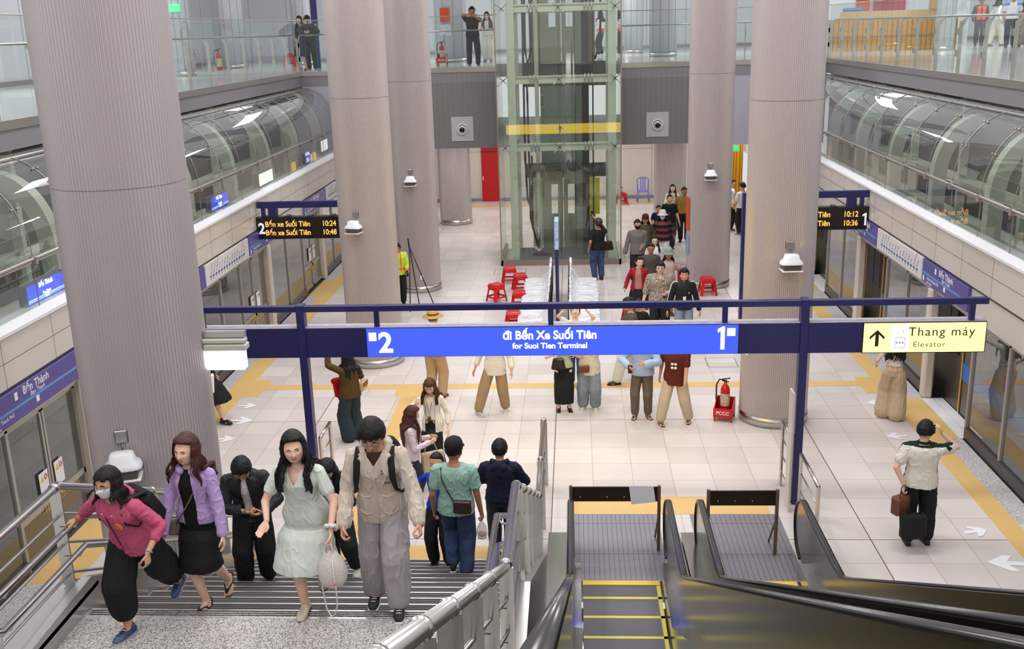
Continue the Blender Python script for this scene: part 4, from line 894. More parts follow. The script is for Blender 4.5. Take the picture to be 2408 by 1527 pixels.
ch = thing('plastic_chair', (2.62, 39.7, 0), 'lilac blue plastic chair with slotted back at the far wall', 'chair'); vio = mat('lilac_plastic', rgb(120, 124, 220), .4)
b = MB(); b.rbox((-.22, -.22, .4), (.22, .2, .44), .02); b.build('seat', vio, ch)
for x in (-.2, .2):
    for y in (-.2, .18): b = MB(); b.tube([(x, y, .41), (x*1.15, y*1.15, 0)], .022, 8); b.build('leg', vio, ch)
b = MB(); b.tube([(-.2, .2, .42), (-.22, .28, .82), (-.12, .3, .9), (.12, .3, .9), (.22, .28, .82), (.2, .2, .42)], .022, 8)
for x in (-.08, 0, .08): b.box((x-.02, .24, .45), (x+.02, .28, .88))
b.build('backrest', vio, ch)
b = MB(); b.lathe([(.035, 0), (.038, .14), (.028, .17)], (0, 0, 0), 12); o = b.build('bottle', mat('pale_green_bottle', rgb(190, 200, 140), .4)); o.location = (1.78, 39.2, .46); tag(o, 'pale bottle with dark cap standing on the far red stool', 'bottle'); b = MB(); b.lathe([(.02, .17), (.02, .22)], (0, 0, 0), 10); b.build('cap', black, o)
b = MB(); b.lathe([(.12, 0), (.13, .1), (.06, .3), (.04, .42)], (3.05, 38.3, 0), 14); o = b.build('white_bag', paper); tag(o, 'small white and black bag on the floor beside the lilac chair', 'bag')
def extinguisher(x, y, z, lab, stand=True, rz=0, grp=None):
    t = thing('fire_extinguisher', (x, y, z), lab, 'fire extinguisher', grp, rz)
    b = MB(); b.lathe([(.075, .12), (.08, .14), (.08, .52), (.06, .58), (.028, .62), (.025, .66)], (0, .02, 0), 20); b.build('cylinder', redpaint, t)
    b = MB(); b.tube([(-.06, .02, .70), (.08, -.0, .74)], .012, 6); b.tube([(-.06, .02, .68), (.06, .0, .67)], .010, 6); b.lathe([(.022, .655), (.022, .69)], (0, .02, 0), 10); b.build('valve_handle', black, t)
    b = MB(); b.tube([(-.02, .02, .68), (-.1, .02, .70), (-.15, .02, .6), (-.15, 0, .35), (-.12, -.02, .28)], .013, 8); b.build('hose', black, t)
    b = MB(); b.lathe([(.0815, .24), (.0815, .46)], (0, .02, 0), 20, cap=False); b.build('label_sleeve', mat('cream_label', rgb(222, 205, 180), .5, var=.5, vscale=30), t)
    if stand:
        s = thing('extinguisher_stand', (x, y, z), 'red steel stand holding the '+lab.split(' beside')[0].split(' on ')[0]+(' on platform' if z < 1 else ' upstairs'), 'stand', None, rz)
        b = MB(); b.prism([(-.19, .08), (-.19, .22), (.14, .36), (.14, .08)], 0, -.16, -.145); b.prism([(-.19, .08), (-.19, .22), (.14, .36), (.14, .08)], 0, .145, .16); b.box((-.16, -.2, .08), (.16, -.185, .24)); b.box((-.16, .13, .08), (.16, .145, .36)); b.box((-.16, -.19, .08), (.16, .14, .1)); b.build('tray', redpaint, s)
        for xx in (-.15, .13):
            for yy in (-.19, .12): b = MB(); b.box((xx, yy, 0), (xx+.03, yy+.025, .09)); b.build('foot', redpaint, s)
        text('lettering', 'PCCC', .085, frame((0, -.203, .16), (1, 0, 0), (0, 0, 1)), wtext, s, bold=.002)
    return t
extinguisher(2.53, 16.8, 0, 'red fire extinguisher beside the ribbed column', True, -.3)
extinguisher(-4.13, 33.2, ZM, 'red fire extinguisher on the upper floor left of the lift', True, 0)
for x, y, lab in ((-10.3, 30.3, 'dark red fire extinguisher on the upper floor, left side'), (6.9, 34.4, 'red fire extinguisher on the upper floor behind the slim column')):
    extinguisher(x, y, ZM, lab, False)
b = MB(); b.box((-.16, -.02, 0), (.16, -.01, .46)); o = b.build('orange_notice', MATS['orange_card']); o.location = (-4.33, 36.03, 6.86); tag(o, 'orange notice high on the pale column on the upper floor', 'notice')
b = MB(); b.box((-.2, -.02, 0), (.2, -.01, .36)); o = b.build('printed_notice', mat('printed_notice', rgb(226, 228, 238), .6, var=.35, vscale=16)); o.location = (-4.33, 36.03, 6.42); tag(o, 'pale printed notice under the orange one on the upper floor', 'notice')
b = MB(); b.rbox((-.1, -.05, 0), (.1, .05, 4.5), .01); o = b.build('navy_sign_post', navy); o.location = (-8.25, 33.8, ZM); tag(o, 'navy sign post on the upper floor right of the leaning man', 'post')
# upper right: timber barrier, red and orange boards
wood = mat('yellow_timber', rgb(214, 150, 40), .5, var=.2, vscale=2, stretch=(1, 1, 6)); ply = mat('plywood', rgb(206, 168, 112), .6)
tb = thing('timber_barrier', (10.1, 36.2, ZM), 'yellow slatted timber barrier with plywood top on the upper right floor', 'barrier')
b = MB(); b.box((-1.6, 0, .0), (2.6, .06, 1.02)); b.build('panel', wood, tb)
b = MB()
for x in np.arange(-1.6, 2.6, .16): b.box((x, -.008, .0), (x+.012, 0, 1.02))
for z in (.42, .47): b.box((-1.6, -.006, z), (2.6, -.001, z+.015))
b.build('dark_gaps', mat('timber_gap', rgb(96, 54, 14), .7), tb)
b = MB(); b.box((-1.2, -.02, 1.02), (2.4, .25, 1.28)); b.build('plywood_top', ply, tb); b = MB(); b.rbox((1.7, -.1, 1.28), (2.3, .3, 1.62), .02); b.build('carton', ply, tb)
for x0, x1, z0, z1, m_, lab in ((10.9, 11.4, 1.25, 2.9, MATS['orange_card'], 'orange board on the upper right wall'), (11.55, 12.75, 1.15, 3.0, redpaint, 'large red cabinet on the upper right wall')):
    b = MB(); b.rbox((x0, 42.1, ZM+z0), (x1, 42.19, ZM+z1), .01); tag(b.build('wall_board' if 'orange' in lab else 'red_cabinet', m_), lab, 'board' if 'orange' in lab else 'cabinet')
b = MB(); b.rbox((8.95, 36.22, ZM+1.285), (9.6, 36.4, ZM+1.4), .04); tag(b.build('blue_bundle', mat('blue_tarp', rgb(70, 140, 215), .6)), 'blue folded tarp on the timber barrier', 'tarp')
# tripod
t = thing('camera_tripod', (-3.85, 24.4, 0), 'thin black tripod behind the column right of the left departure board', 'tripod'); b = MB()
for a, c in (((0, 0), (.42, -.25)), ((0, 0), (-.2, -.4)), ((0, 0), (-.1, .4))):
    b = MB(); b.tube([(-.2, 0, 1.55), (c[0], c[1], 0)], .014, 6); b.build('leg', black, t)
b = MB(); b.tube([(-.2, 0, 1.5), (-.22, 0, 1.75)], .02, 6); b.build('head', black, t)
# ------------------------------------------------------------------ people
V = Vector
def skin_mat(tone):
    t = {'l': rgb(232, 188, 164), 'm': rgb(212, 160, 130), 'd': rgb(176, 122, 94)}[tone]
    return mat('skin_'+{'l': 'light', 'm': 'medium', 'd': 'tanned'}[tone], t, .45, bump=.05, bscale=120, spec=.4)
def cap_mesh(b, p0, p1, r0, r1, n=10, flat=1.0, fdir=None):
    """rounded tapered limb segment; flat squeezes it along fdir"""
    p0, p1 = V(p0), V(p1); ax = (p1-p0); L = ax.length
    if L < 1e-6: ax = V((0, 0, 1)); L = 1e-6
    ax.normalize(); ref = V(fdir) if fdir is not None else (V((0, 0, 1)) if abs(ax.z) < .9 else V((0, 1, 0)))
    a = ax.cross(ref); a = a.normalized() if a.length > 1e-5 else V((1, 0, 0)); c = a.cross(ax).normalized()
    vs = []; fs = []; rings = []
    for k in range(1, 4): th = PI/2*k/4-PI/2; rings.append((p0+ax*(math.sin(th)*r0), r0*math.cos(th)))
    rings.append((p0, r0))
    if L > .06: rings.append((p0+(p1-p0)*.5, (r0+r1)/2))
    rings.append((p1, r1))
    for k in range(1, 4): th = PI/2*k/4; rings.append((p1+ax*(math.sin(th)*r1), r1*math.cos(th)))
    for q, r in rings:
        for k in range(n): th = 2*PI*k/n; vs.append(q+a*math.cos(th)*r+c*math.sin(th)*r*flat)
    m = len(rings)
    for i in range(m-1):
        for k in range(n): fs.append((i*n+k, i*n+(k+1) % n, (i+1)*n+(k+1) % n, (i+1)*n+k))
    fs.append(tuple(reversed(range(n)))); fs.append(tuple((m-1)*n+k for k in range(n)))
    b.add(vs, fs, 0, True)
def loft(b, rings, n=20, p=2.3):
    """rings: (centre, rx, ry, axis_x, axis_y) super-elliptic sections"""
    vs = []; fs = []
    if len(rings) > 3:
        R2 = []; m0 = len(rings)
        for i in range(m0-1):
            a0, a1, a2, a3 = rings[max(i-1, 0)], rings[i], rings[i+1], rings[min(i+2, m0-1)]
            for t in (0, .33, .67):
                h = lambda u0, u1, u2, u3: u1+(u2-u0)*(.5*t)+(u0*1.0-u1*2.5+u2*2.0-u3*.5)*(t*t)+(u1*1.5-u0*.5-u2*1.5+u3*.5)*(t**3)
                R2.append((h(V(a0[0]), V(a1[0]), V(a2[0]), V(a3[0])), max(.002, h(a0[1], a1[1], a2[1], a3[1])), max(.002, h(a0[2], a1[2], a2[2], a3[2])), a1[3], a1[4]))
        R2.append(rings[-1]); rings = R2
    for c, rx, ry, ax, ay in rings:
        for k in range(n):
            th = 2*PI*k/n; ca, sa = math.cos(th), math.sin(th)
            vs.append(V(c)+V(ax)*(math.copysign(abs(ca)**(2/p), ca)*rx)+V(ay)*(math.copysign(abs(sa)**(2/p), sa)*ry))
    m = len(rings)
    for i in range(m-1):
        for k in range(n): fs.append((i*n+k, i*n+(k+1) % n, (i+1)*n+(k+1) % n, (i+1)*n+k))
    fs.append(tuple(reversed(range(n)))); fs.append(tuple((m-1)*n+k for k in range(n))); b.add(vs, fs, 0, True)
def remesh(b, name, mats, voxel, parent=None, smooth=2, folds=0.0, fscale=9.0, seed=0, mfun=None, keep=None, vert=.38):
    me = b.mesh('tmp', mats); o = bpy.data.objects.new('tmp', me); C.objects.link(o)
    md = o.modifiers.new('r', 'REMESH'); md.mode = 'VOXEL'; md.voxel_size = voxel; md.use_smooth_shade = True
    s = o.modifiers.new('s', 'SMOOTH'); s.factor = .5; s.iterations = smooth
    bpy.context.view_layer.update(); ev = o.evaluated_get(bpy.context.evaluated_depsgraph_get())
    m2 = bpy.data.meshes.new_from_object(ev); bpy.data.objects.remove(o); bpy.data.meshes.remove(me)
    nv = len(m2.vertices)
    if folds and nv:
        co = np.empty(nv*3); m2.vertices.foreach_get('co', co); co = co.reshape(-1, 3); no = np.empty(nv*3); m2.vertices.foreach_get('normal', no); no = no.reshape(-1, 3)
        rs = np.random.RandomState(seed+7); d = np.zeros(nv)
        for k in range(7):      # sum of warped ridges running mostly downwards
            w = rs.normal(size=3)*fscale*(1, 1, vert); ph = rs.uniform(0, 6.28); w2 = rs.normal(size=3)*fscale*.6*(1, 1, min(1, vert*2.6)); 
            d += np.sin(co@w+ph+1.6*np.sin(co@w2+rs.uniform(0, 6.28)))*rs.uniform(.5, 1)
        d = np.maximum(.62-np.abs(d/2.2)**.75, -.06)
        co += no*(d*folds)[:, None]; m2.vertices.foreach_set('co', co.ravel())
    if keep is not None:
        import bmesh
        bm = bmesh.new(); bm.from_mesh(m2); kill = [f for f in bm.faces if not keep(f.calc_center_median())]
        bmesh.ops.delete(bm, geom=kill, context='FACES')
        bv = {v: [e.other_vert(v) for e in v.link_edges if e.is_boundary] for v in bm.verts if any(e.is_boundary for e in v.link_edges)}
        for _ in range(14):
            new = {v: (v.co*.3+(n_[0].co+n_[1].co)*.35) for v, n_ in bv.items() if len(n_) == 2}
            for v, c_ in new.items(): v.co = c_
        bm.to_mesh(m2); bm.free()
    m2.materials.clear()
    for m in (mats if isinstance(mats, (list, tuple)) else [mats]): m2.materials.append(m)
    if mfun: 
        for p in m2.polygons: p.material_index = mfun(p.center, p.normal)
    for p in m2.polygons: p.use_smooth = True
    m2.update(); m2.name = name
    o = bpy.data.objects.new(name, m2); C.objects.link(o)
    if parent is not None: o.parent = parent
    return o
def ik(root, tgt, l1, l2, hint):
    root, tgt, hint = V(root), V(tgt), V(hint); d = tgt-root; L = d.length; Lm = (l1+l2)*.998
    if L > Lm: d = d*(Lm/L); tgt = root+d; L = Lm
    if L < abs(l1-l2)+.01: L = abs(l1-l2)+.01
    u = d.normalized(); x = (l1*l1-l2*l2+L*L)/(2*L); h = math.sqrt(max(l1*l1-x*x, 0)); hp = hint-u*hint.dot(u); hp = hp.normalized() if hp.length > 1e-5 else V((0, 1, 0))
    return root+u*x+hp*h, tgt
def head_radius(dx, dy, dz, fem):
    """star-shaped head, y forwards, unit direction -> radius (for a head 0.225 m tall)"""
    a, bq, c = .0775, .093, .110
    r = 1/math.sqrt((dx/a)**2+(dy/bq)**2+(dz/c)**2)
    if dz < 0: r *= 1-.08*min(1, -dz*1.2)*(1 if dy < .2 else .45)       # narrow towards the neck
    def g(px, pz, sx, sz, amp, yy=.1):
        if dy < yy: return 0
        return amp*math.exp(-((dx-px)/sx)**2-((dz-pz)/sz)**2)
    # face in direction space: eyes dz~+.03, nose tip dz~-.27, mouth dz~-.52, chin dz~-.8
    r += g(0, -.26, .10, .13, .021)+g(0, -.08, .065, .16, .009)+g(.11, -.33, .07, .07, .004)+g(-.11, -.33, .07, .07, .004)
    r += g(.36, .02, .17, .11, -.0085)+g(-.36, .02, .17, .11, -.0085)+g(0, .2, .5, .08, .003)
    r += g(.45, -.26, .2, .2, .003)+g(-.45, -.26, .2, .2, .003)
    r += g(0, -.50, .17, .045, .0065)+g(0, -.60, .15, .045, .006)+g(0, -.553, .2, .018, -.004)
    r += g(0, -.80, .22, .14, .012 if not fem else .009)+g(.38, -.72, .16, .16, .003)+g(-.38, -.72, .16, .16, .003)
    return r
def head_star(b, c, RM, s, fem, n=72, m=48):
    vs = []; fs = []
    for i in range(m+1):
        ph = PI*i/m
        for k in range(n):
            th = 2*PI*k/n; d = (math.sin(ph)*math.cos(th), math.sin(ph)*math.sin(th), -math.cos(ph)); r = head_radius(*d, fem)*s; vs.append(V(c)+RM @ (V(d)*r))
    for i in range(m):
        for k in range(n): fs.append((i*n+k, i*n+(k+1) % n, (i+1)*n+(k+1) % n, (i+1)*n+k))
    b.add(vs, fs, 0, True)
def hand(b, wrist, d, n, s, side, curl=.35, spread=.12, thumb=.5):
    """palm with four fingers of different lengths and a thumb leaving the side of the palm; d along the hand, n out of the palm"""
    d = V(d).normalized(); n = V(n); n = (n-d*n.dot(d)).normalized(); a = d.cross(n)*side      # a points to the thumb side
    w = V(wrist); P = lambda u, v, t=0: w+(d*u+a*v+n*t)*s
    cap_mesh(b, P(-.02, 0), P(.02, 0), .021*s, .024*s, 12, .8, n); 
    loft(b, [(P(.0, 0), .024*s, .017*s, a, n), (P(.03, .002), .034*s, .0155*s, a, n), (P(.065, .0), .040*s, .014*s, a, n), (P(.088, 0), .038*s, .011*s, a, n)], 14, 2.6)
    for v, L, r in ((.029, .070, .0088), (.010, .078, .009), (-.010, .072, .0086), (-.028, .057, .0078)):
        cv = curl*(1+.12*(-v/.03)); ang = 0; p = P(.084, v); sp = v*spread*14
        segs = (.45, .31, .24); rr = r
        for k, sg_ in enumerate(segs):
            ang += cv*(.9 if k == 0 else 1.15); dd = (d*math.cos(ang)+n*math.sin(ang)+a*sp*.3).normalized(); q = p+dd*(L*sg_*s); cap_mesh(b, p, q, rr*s, rr*.9*s, 8); p = q; rr *= .9
    t0 = P(.018, .026, .004); t1 = t0+(d*.62+a*.78*thumb*1.6+n*.35).normalized()*.040*s; t2 = t1+(d*.85+a*.3*thumb+n*(.3+curl*.5)).normalized()*.031*s; t3 = t2+(d*.9+n*(.2+curl*.7)).normalized()*.022*s
    cap_mesh(b, t0, t1, .014*s, .0112*s, 8); cap_mesh(b, t1, t2, .0112*s, .0098*s, 8); cap_mesh(b, t2, t3, .0098*s, .008*s, 8)
PEOPLE = []
HS = 1.15
def person(label, x, y, z, face, h=1.65, fem=False, skin='m', w=1.0, lean=0.0, leanx=0.0, twist=0.0, head_yaw=0.0, head_pitch=0.0, head_roll=0,
           foot=None, hands=None, elbow=None, curl=(.35, .35), palm=(None, None), handdir=(None, None), top=None, bottom=None, shoes=None, hair=None, voxel=.012, faces=True, crouch=0.0, pelo=(0, 0), group=None, extras=()):
    """face: heading in degrees the person looks to (0 = +Y away from the viewer, 180 = towards). Local frame: x right, y forwards."""
    s = h/1.70; root = None; tone = skin; fa_ = math.radians(face)
    def L_(t):
        if t is None: return None
        if len(t) == 4: dx, dy = t[1]-x, t[2]-y; return V((dx*math.cos(fa_)-dy*math.sin(fa_), dx*math.sin(fa_)+dy*math.cos(fa_), t[3]-z))
        return V(t)
    sk = skin_mat(tone)
    pel = V((pelo[0], pelo[1], (.93-crouch)*s)); tw = Matrix.Rotation(twist, 3, 'Z')
    RL = Matrix.Rotation(-lean, 3, 'X') @ Matrix.Rotation(leanx, 3, 'Y') @ tw        # forward lean tips +z to +y
    sp = lambda p_: pel+RL @ (V(p_)*s)
    chest = sp((0, .0, .30)); neck = sp((0, -.012, .50)); 
    RH = Matrix.Rotation(-lean*.5, 3, 'X') @ Matrix.Rotation(head_yaw, 3, 'Z') @ Matrix.Rotation(head_pitch, 3, 'X') @ Matrix.Rotation(head_roll, 3, 'Y')
    hbase = sp((0, .004, .525)); hc = hbase+RH @ (V((0, .022, .105))*s)
    shw = (.156 if fem else .180)*w; sh = {1: sp((shw, -.008, .402)), -1: sp((-shw, -.008, .402))}
    hipw = .088*w; hip = {1: pel+V((hipw*s, 0, -.03*s)), -1: pel+V((-hipw*s, 0, -.03*s))}
    ft = foot or {}; FT = {}; KN = {}
    for sd in (1, -1):
        f_ = L_(ft.get(sd, (sd*.095, .0, .0))); yawf = ft.get((sd, 'yaw'), -sd*.12); pit = ft.get((sd, 'pitch'), 0.0)
        ank = V((f_.x*1, f_.y-.0, f_.z+.085*s)); kn, ank = ik(hip[sd], ank, .43*s, .415*s, V((sd*.12, 1, .1))); FT[sd] = (ank, yawf, pit); KN[sd] = kn
    HD = {}; EL = {}
    hd = hands or {}
    for sd in (1, -1):
        t_ = hd.get(sd); 
        t_ = sp((sd*(shw+.045), .04, -.06)) if t_ is None else L_(t_)
        hint = V((elbow or {}).get(sd, (sd*.35, -1, -.25))); e_, w_ = ik(sh[sd], t_, .285*s, .25*s, hint); EL[sd] = e_; HD[sd] = w_
    # ---- body
    b = MB()
    X_, Y_ = RL @ V((1, 0, 0)), RL @ V((0, 1, 0)); fw = (1.0 if not fem else .93)*w
    R = lambda zz, rx, ry, yo=0: (sp((0, yo, zz)), rx*s*fw, ry*s*w, X_, Y_)
    hipk = 1.08 if fem else 1.0; wst = .88 if fem else 1.0
    body_rings = [R(-.10, .10*hipk, .085), R(-.03, .158*hipk, .105), R(.04, .155*hipk, .106), R(.15, .135*wst, .095, .004), R(.25, .145*wst, .102, .006), R(.34, .158, .110, .004), R(.41, .148, .094, -.004), R(.455, .098, .070, -.012), R(.50, .056, .054, -.01)]
    loft(b, body_rings)
    cap_mesh(b, sp((0, -.012, .47)), hbase+RH @ V((0, .0, .02)), (.056 if not fem else .049)*s, (.053 if not fem else .046)*s, 14)
    head_star(b, hc, RH, s*HS, fem)
    for sd in (1, -1):
        e_ = hc+RH @ (V((sd*.076*HS, -.008, -.006))*s); cap_mesh(b, e_-RH @ V((0, 0, .02))*s, e_+RH @ V((sd*.006, -.006, .022))*s, .012*s, .016*s, 8, .55, RH @ V((1, 0, 0)))
        ar = (.047 if not fem else .040)*w
        cap_mesh(b, sp((sd*shw*.38, -.008, .445)), sh[sd], ar*.85*s, ar*1.08*s, 12); cap_mesh(b, sh[sd], EL[sd], ar*1.05*s, ar*.78*s, 12); cap_mesh(b, EL[sd], HD[sd], ar*.82*s, ar*.52*s, 12)
        lg = (.085 if not fem else .083)*w
        cap_mesh(b, hip[sd]*.85+KN[sd]*.15, KN[sd], lg*.92*s, lg*.62*s, 14); m_ = KN[sd]*.62+FT[sd][0]*.38; back = V((0, -.012, 0)); cap_mesh(b, KN[sd], m_+back, lg*.60*s, lg*.63*s, 12); cap_mesh(b, m_+back, FT[sd][0], lg*.62*s, lg*.40*s, 12)
        dd = handdir[0 if sd == 1 else 1]; dd = V(dd) if dd is not None else (HD[sd]-EL[sd]); pn = palm[0 if sd == 1 else 1]; pn = V(pn) if pn is not None else V((-sd, .25, 0))
        hand(b, HD[sd]+V(dd).normalized()*.012*s, dd, pn, s*(1.0 if not fem else .92), -sd if False else (1 if (V(dd).normalized().cross(pn)).dot(V((0, 1, .25))) > 0 else -1), curl[0 if sd == 1 else 1])
        ank, yawf, pit = FT[sd]; Rf = Matrix.Rotation(yawf, 3, 'Z') @ Matrix.Rotation(pit, 3, 'X'); F_ = lambda u: ank+Rf @ (V(u)*s)
        cap_mesh(b, F_((0, -.03, -.055)), F_((0, .07, -.05)), .030*s, .032*s, 10); cap_mesh(b, F_((0, 0, 0)), F_((0, .05, -.045)), .035*s, .033*s, 10)
        for k, (tx, ty) in enumerate(((.028*-sd, .148), (.010*-sd, .15), (-.008*-sd, .142), (-.024*-sd, .132), (-.038*-sd, .12))): cap_mesh(b, F_((tx*.8, .06, -.058)), F_((tx, ty, -.068)), .018*s, (.011 if k == 0 else .0085)*s, 8)
    body = remesh(b, 'person', sk, voxel, None, 1)
    body.location = (x, y, z); body.rotation_euler = (0, 0, -math.radians(face)); tag(body, label, 'person', group)
    ctx = dict(s=s, sp=sp, RL=RL, RH=RH, hc=hc, sh=sh, EL=EL, HD=HD, hip=hip, KN=KN, FT=FT, pel=pel, neck=neck, X_=X_, Y_=Y_, w=w, fem=fem, fw=fw, shw=shw, hipk=hipk, wst=wst, voxel=voxel, body=body, hbase=hbase, seed=len(PEOPLE))
    PEOPLE.append(ctx)
    if top: garment_top(ctx, **top)
    if bottom: garment_bottom(ctx, **bottom)
    if shoes: make_shoes(ctx, **shoes)
    if hair: make_hair(ctx, **hair)
    if faces: make_face(ctx, **(faces if isinstance(faces, dict) else {}))
    for e in extras: e(ctx)
    return body, ctx
def wpt(ctx, p):
    """local point to world"""
    o = ctx['body']; a = o.rotation_euler[2]; c_, s_ = math.cos(a), math.sin(a); return V((o.location[0]+p[0]*c_-p[1]*s_, o.location[1]+p[0]*s_+p[1]*c_, o.location[2]+p[2]))
def cloth(name, col, rough=.75, bump=.12, **k):
    k.setdefault('bscale', 520); return mat(name, col, rough, bump=bump, spec=.25, **k)
def garment_top(ctx, m, sleeve='short', fit=.014, hem=-.04, flare=.0, name='shirt', neckz=.470, folds=.007, open_=None, collar=None, hood=False, sl_w=1.0, front=None, mats=None, mfun=None, hoodm=None, cuffm=None, sl_end=None, neckw=.078):
    s, sp, X_, Y_, fw, w = ctx['s'], ctx['sp'], ctx['X_'], ctx['Y_'], ctx['fw'], ctx['w']; b = MB(); f_ = fit
    R = lambda zz, rx, ry, yo=0: (sp((0, yo, zz)), (rx*fw+f_)*s, (ry*w+f_)*s, X_, Y_)
    hp = ctx['hipk']; ws = ctx['wst'] if fit < .03 else 1
    rings = []
    prof = [(-.10, .158*hp, .114), (-.03, .166*hp, .114), (.04, .158*hp, .110), (.15, .138*ws, .098), (.25, .146*ws, .106), (.34, .158, .114), (.41, .148, .097), (.447, .110, .078), (neckz, neckw, .064)]
    zs = [p[0] for p in prof]
    if hem < -.10:
        if hem < -.3: rings += skirt_rings(ctx, -hem+.04, flare)[:-1]
        else:
            for zz in np.linspace(hem, -.11, 4): t = (-.10-zz); rings.append(R(zz, .166*hp+flare*t, .118+flare*t*.8))
    elif hem > -.1:
        prof = [p for p in prof if p[0] > hem+.03]; zz = hem; rings.append(R(zz, float(np.interp(zz, zs, [.158*hp, .166*hp, .158*hp, .138*ws, .146*ws, .158, .148, .11, .08]))+flare*.05, float(np.interp(zz, zs, [.112, .11, .108, .098, .106, .116, .1, .078, .066]))))
    for zz, rx, ry in prof: rings.append(R(zz, rx, ry, -.004 if zz > .4 else .003))
    loft(b, rings, 24)
    ar = (.047 if not ctx['fem'] else .040)*w+f_*.62*sl_w
    for sd in (1, -1):
        sh, el, hdp = ctx['sh'][sd], ctx['EL'][sd], ctx['HD'][sd]
        if sleeve == 'none': continue
        cap_mesh(b, sp((sd*ctx['shw']*.36, -.006, .436)), sh, ar*.85*s, ar*1.05*s, 12)
        if sleeve == 'short': cap_mesh(b, sh, sh+(el-sh)*.60, ar*1.03*s, ar*1.02*s, 12)
        else:
            cap_mesh(b, sh, el, ar*1.05*s, ar*.9*s, 12); e = (sl_end or (.62 if sleeve == 'mid' else .97)); cap_mesh(b, el, el+(hdp-el)*e, ar*.9*s, ar*(.78 if fit < .03 else .85)*s, 12)
            if fit >= .03 and sleeve == 'long': cap_mesh(b, el+(hdp-el)*.7, el+(hdp-el)*.86, ar*.98*s, ar*.92*s, 12)
    if hood:
        for k in range(9):
            a0 = PI*.12+PI*.76*k/8+PI; 
            q = [sp((.105*math.cos(a0+PI*j), .03+.095*math.sin(a0+PI*j), .50)) for j in (0,)]
        pts = [sp((.098*math.cos(t), -.012+.088*math.sin(t), .478-.035*max(0, math.sin(t))**2*2+.02*(math.sin(t) < 0))) for t in np.linspace(PI*.38, PI*2.62, 18)]
        for p_, q_ in zip(pts[:-1], pts[1:]): cap_mesh(b, p_, q_, .032*s, .032*s, 10)
        cap_mesh(b, sp((-.05, -.115, .44)), sp((.05, -.115, .44)), .06*s, .06*s, 12, .7, Y_); cap_mesh(b, sp((0, -.13, .36)), sp((0, -.12, .45)), .055*s, .07*s, 12, .6, Y_)
    if collar:
        pts = [sp((.066*math.cos(t), -.012+.062*math.sin(t), .497)) for t in np.linspace(PI*.62, PI*2.38, 12)]
        for p_, q_ in zip(pts[:-1], pts[1:]): cap_mesh(b, p_, q_, .014*s, .014*s, 8)
        for sd in (1, -1): cap_mesh(b, sp((sd*.03, .045, .49)), sp((sd*.075, .085, .445)), .014*s, .012*s, 8, .6)
    keep = None
    if open_:
        RLi = ctx['RL'].inverted(); pel = ctx['pel']
        def keep(p):
            q = (RLi @ (p-pel))/s
            if q.y < .05 or q.z > .50: return True
            return abs(q.x) > open_*(1 if q.z < .35 else 1-.5*(q.z-.35)/.15)
    elif front:
        RLi = ctx['RL'].inverted(); pel = ctx['pel']
        def keep(p):
            q = (RLi @ (p-pel))/s; return not (q.y > .03 and q.z > front[0] and abs(q.x) < (q.z-front[0])*front[1])
    mf = None
    if mfun:
        RLi2 = ctx['RL'].inverted(); pel2 = ctx['pel']
        mf = lambda p, n: mfun((RLi2 @ (p-pel2))/s, n, p)
    o = remesh(b, name, mats or m, ctx['voxel']*.85, ctx['body'], 4, folds*1.25, 34, ctx['seed'], mf, keep)
    ctx['top'] = o
    return o
def skirt_rings(ctx, length, flare):
    s, w, hp = ctx['s'], ctx['w'], ctx['hipk']; kn = ctx['KN']; rings = []
    for t in np.linspace(.22, 1, 6):
        q = length*t*s
        def legpt(sd):
            h_, k_, a_ = ctx['hip'][sd], kn[sd], ctx['FT'][sd][0]; l1 = (k_-h_).length
            return h_+(k_-h_)*(q/l1) if q < l1 else k_+(a_-k_)*min(1, (q-l1)/(a_-k_).length)
        a_, c_ = legpt(1), legpt(-1); mid = (a_+c_)/2; dx = abs(a_.x-c_.x)/2; dy = abs(a_.y-c_.y)/2
        zz = ctx['pel'].z-q*.97
        rings.insert(0, (V((mid.x, mid.y+.005, zz)), (.088+dx+flare*length*t)*s*w+.008, (.100+dy+flare*length*t*.8)*s*w+.008, V((1, 0, 0)), V((0, 1, 0))))
    return rings
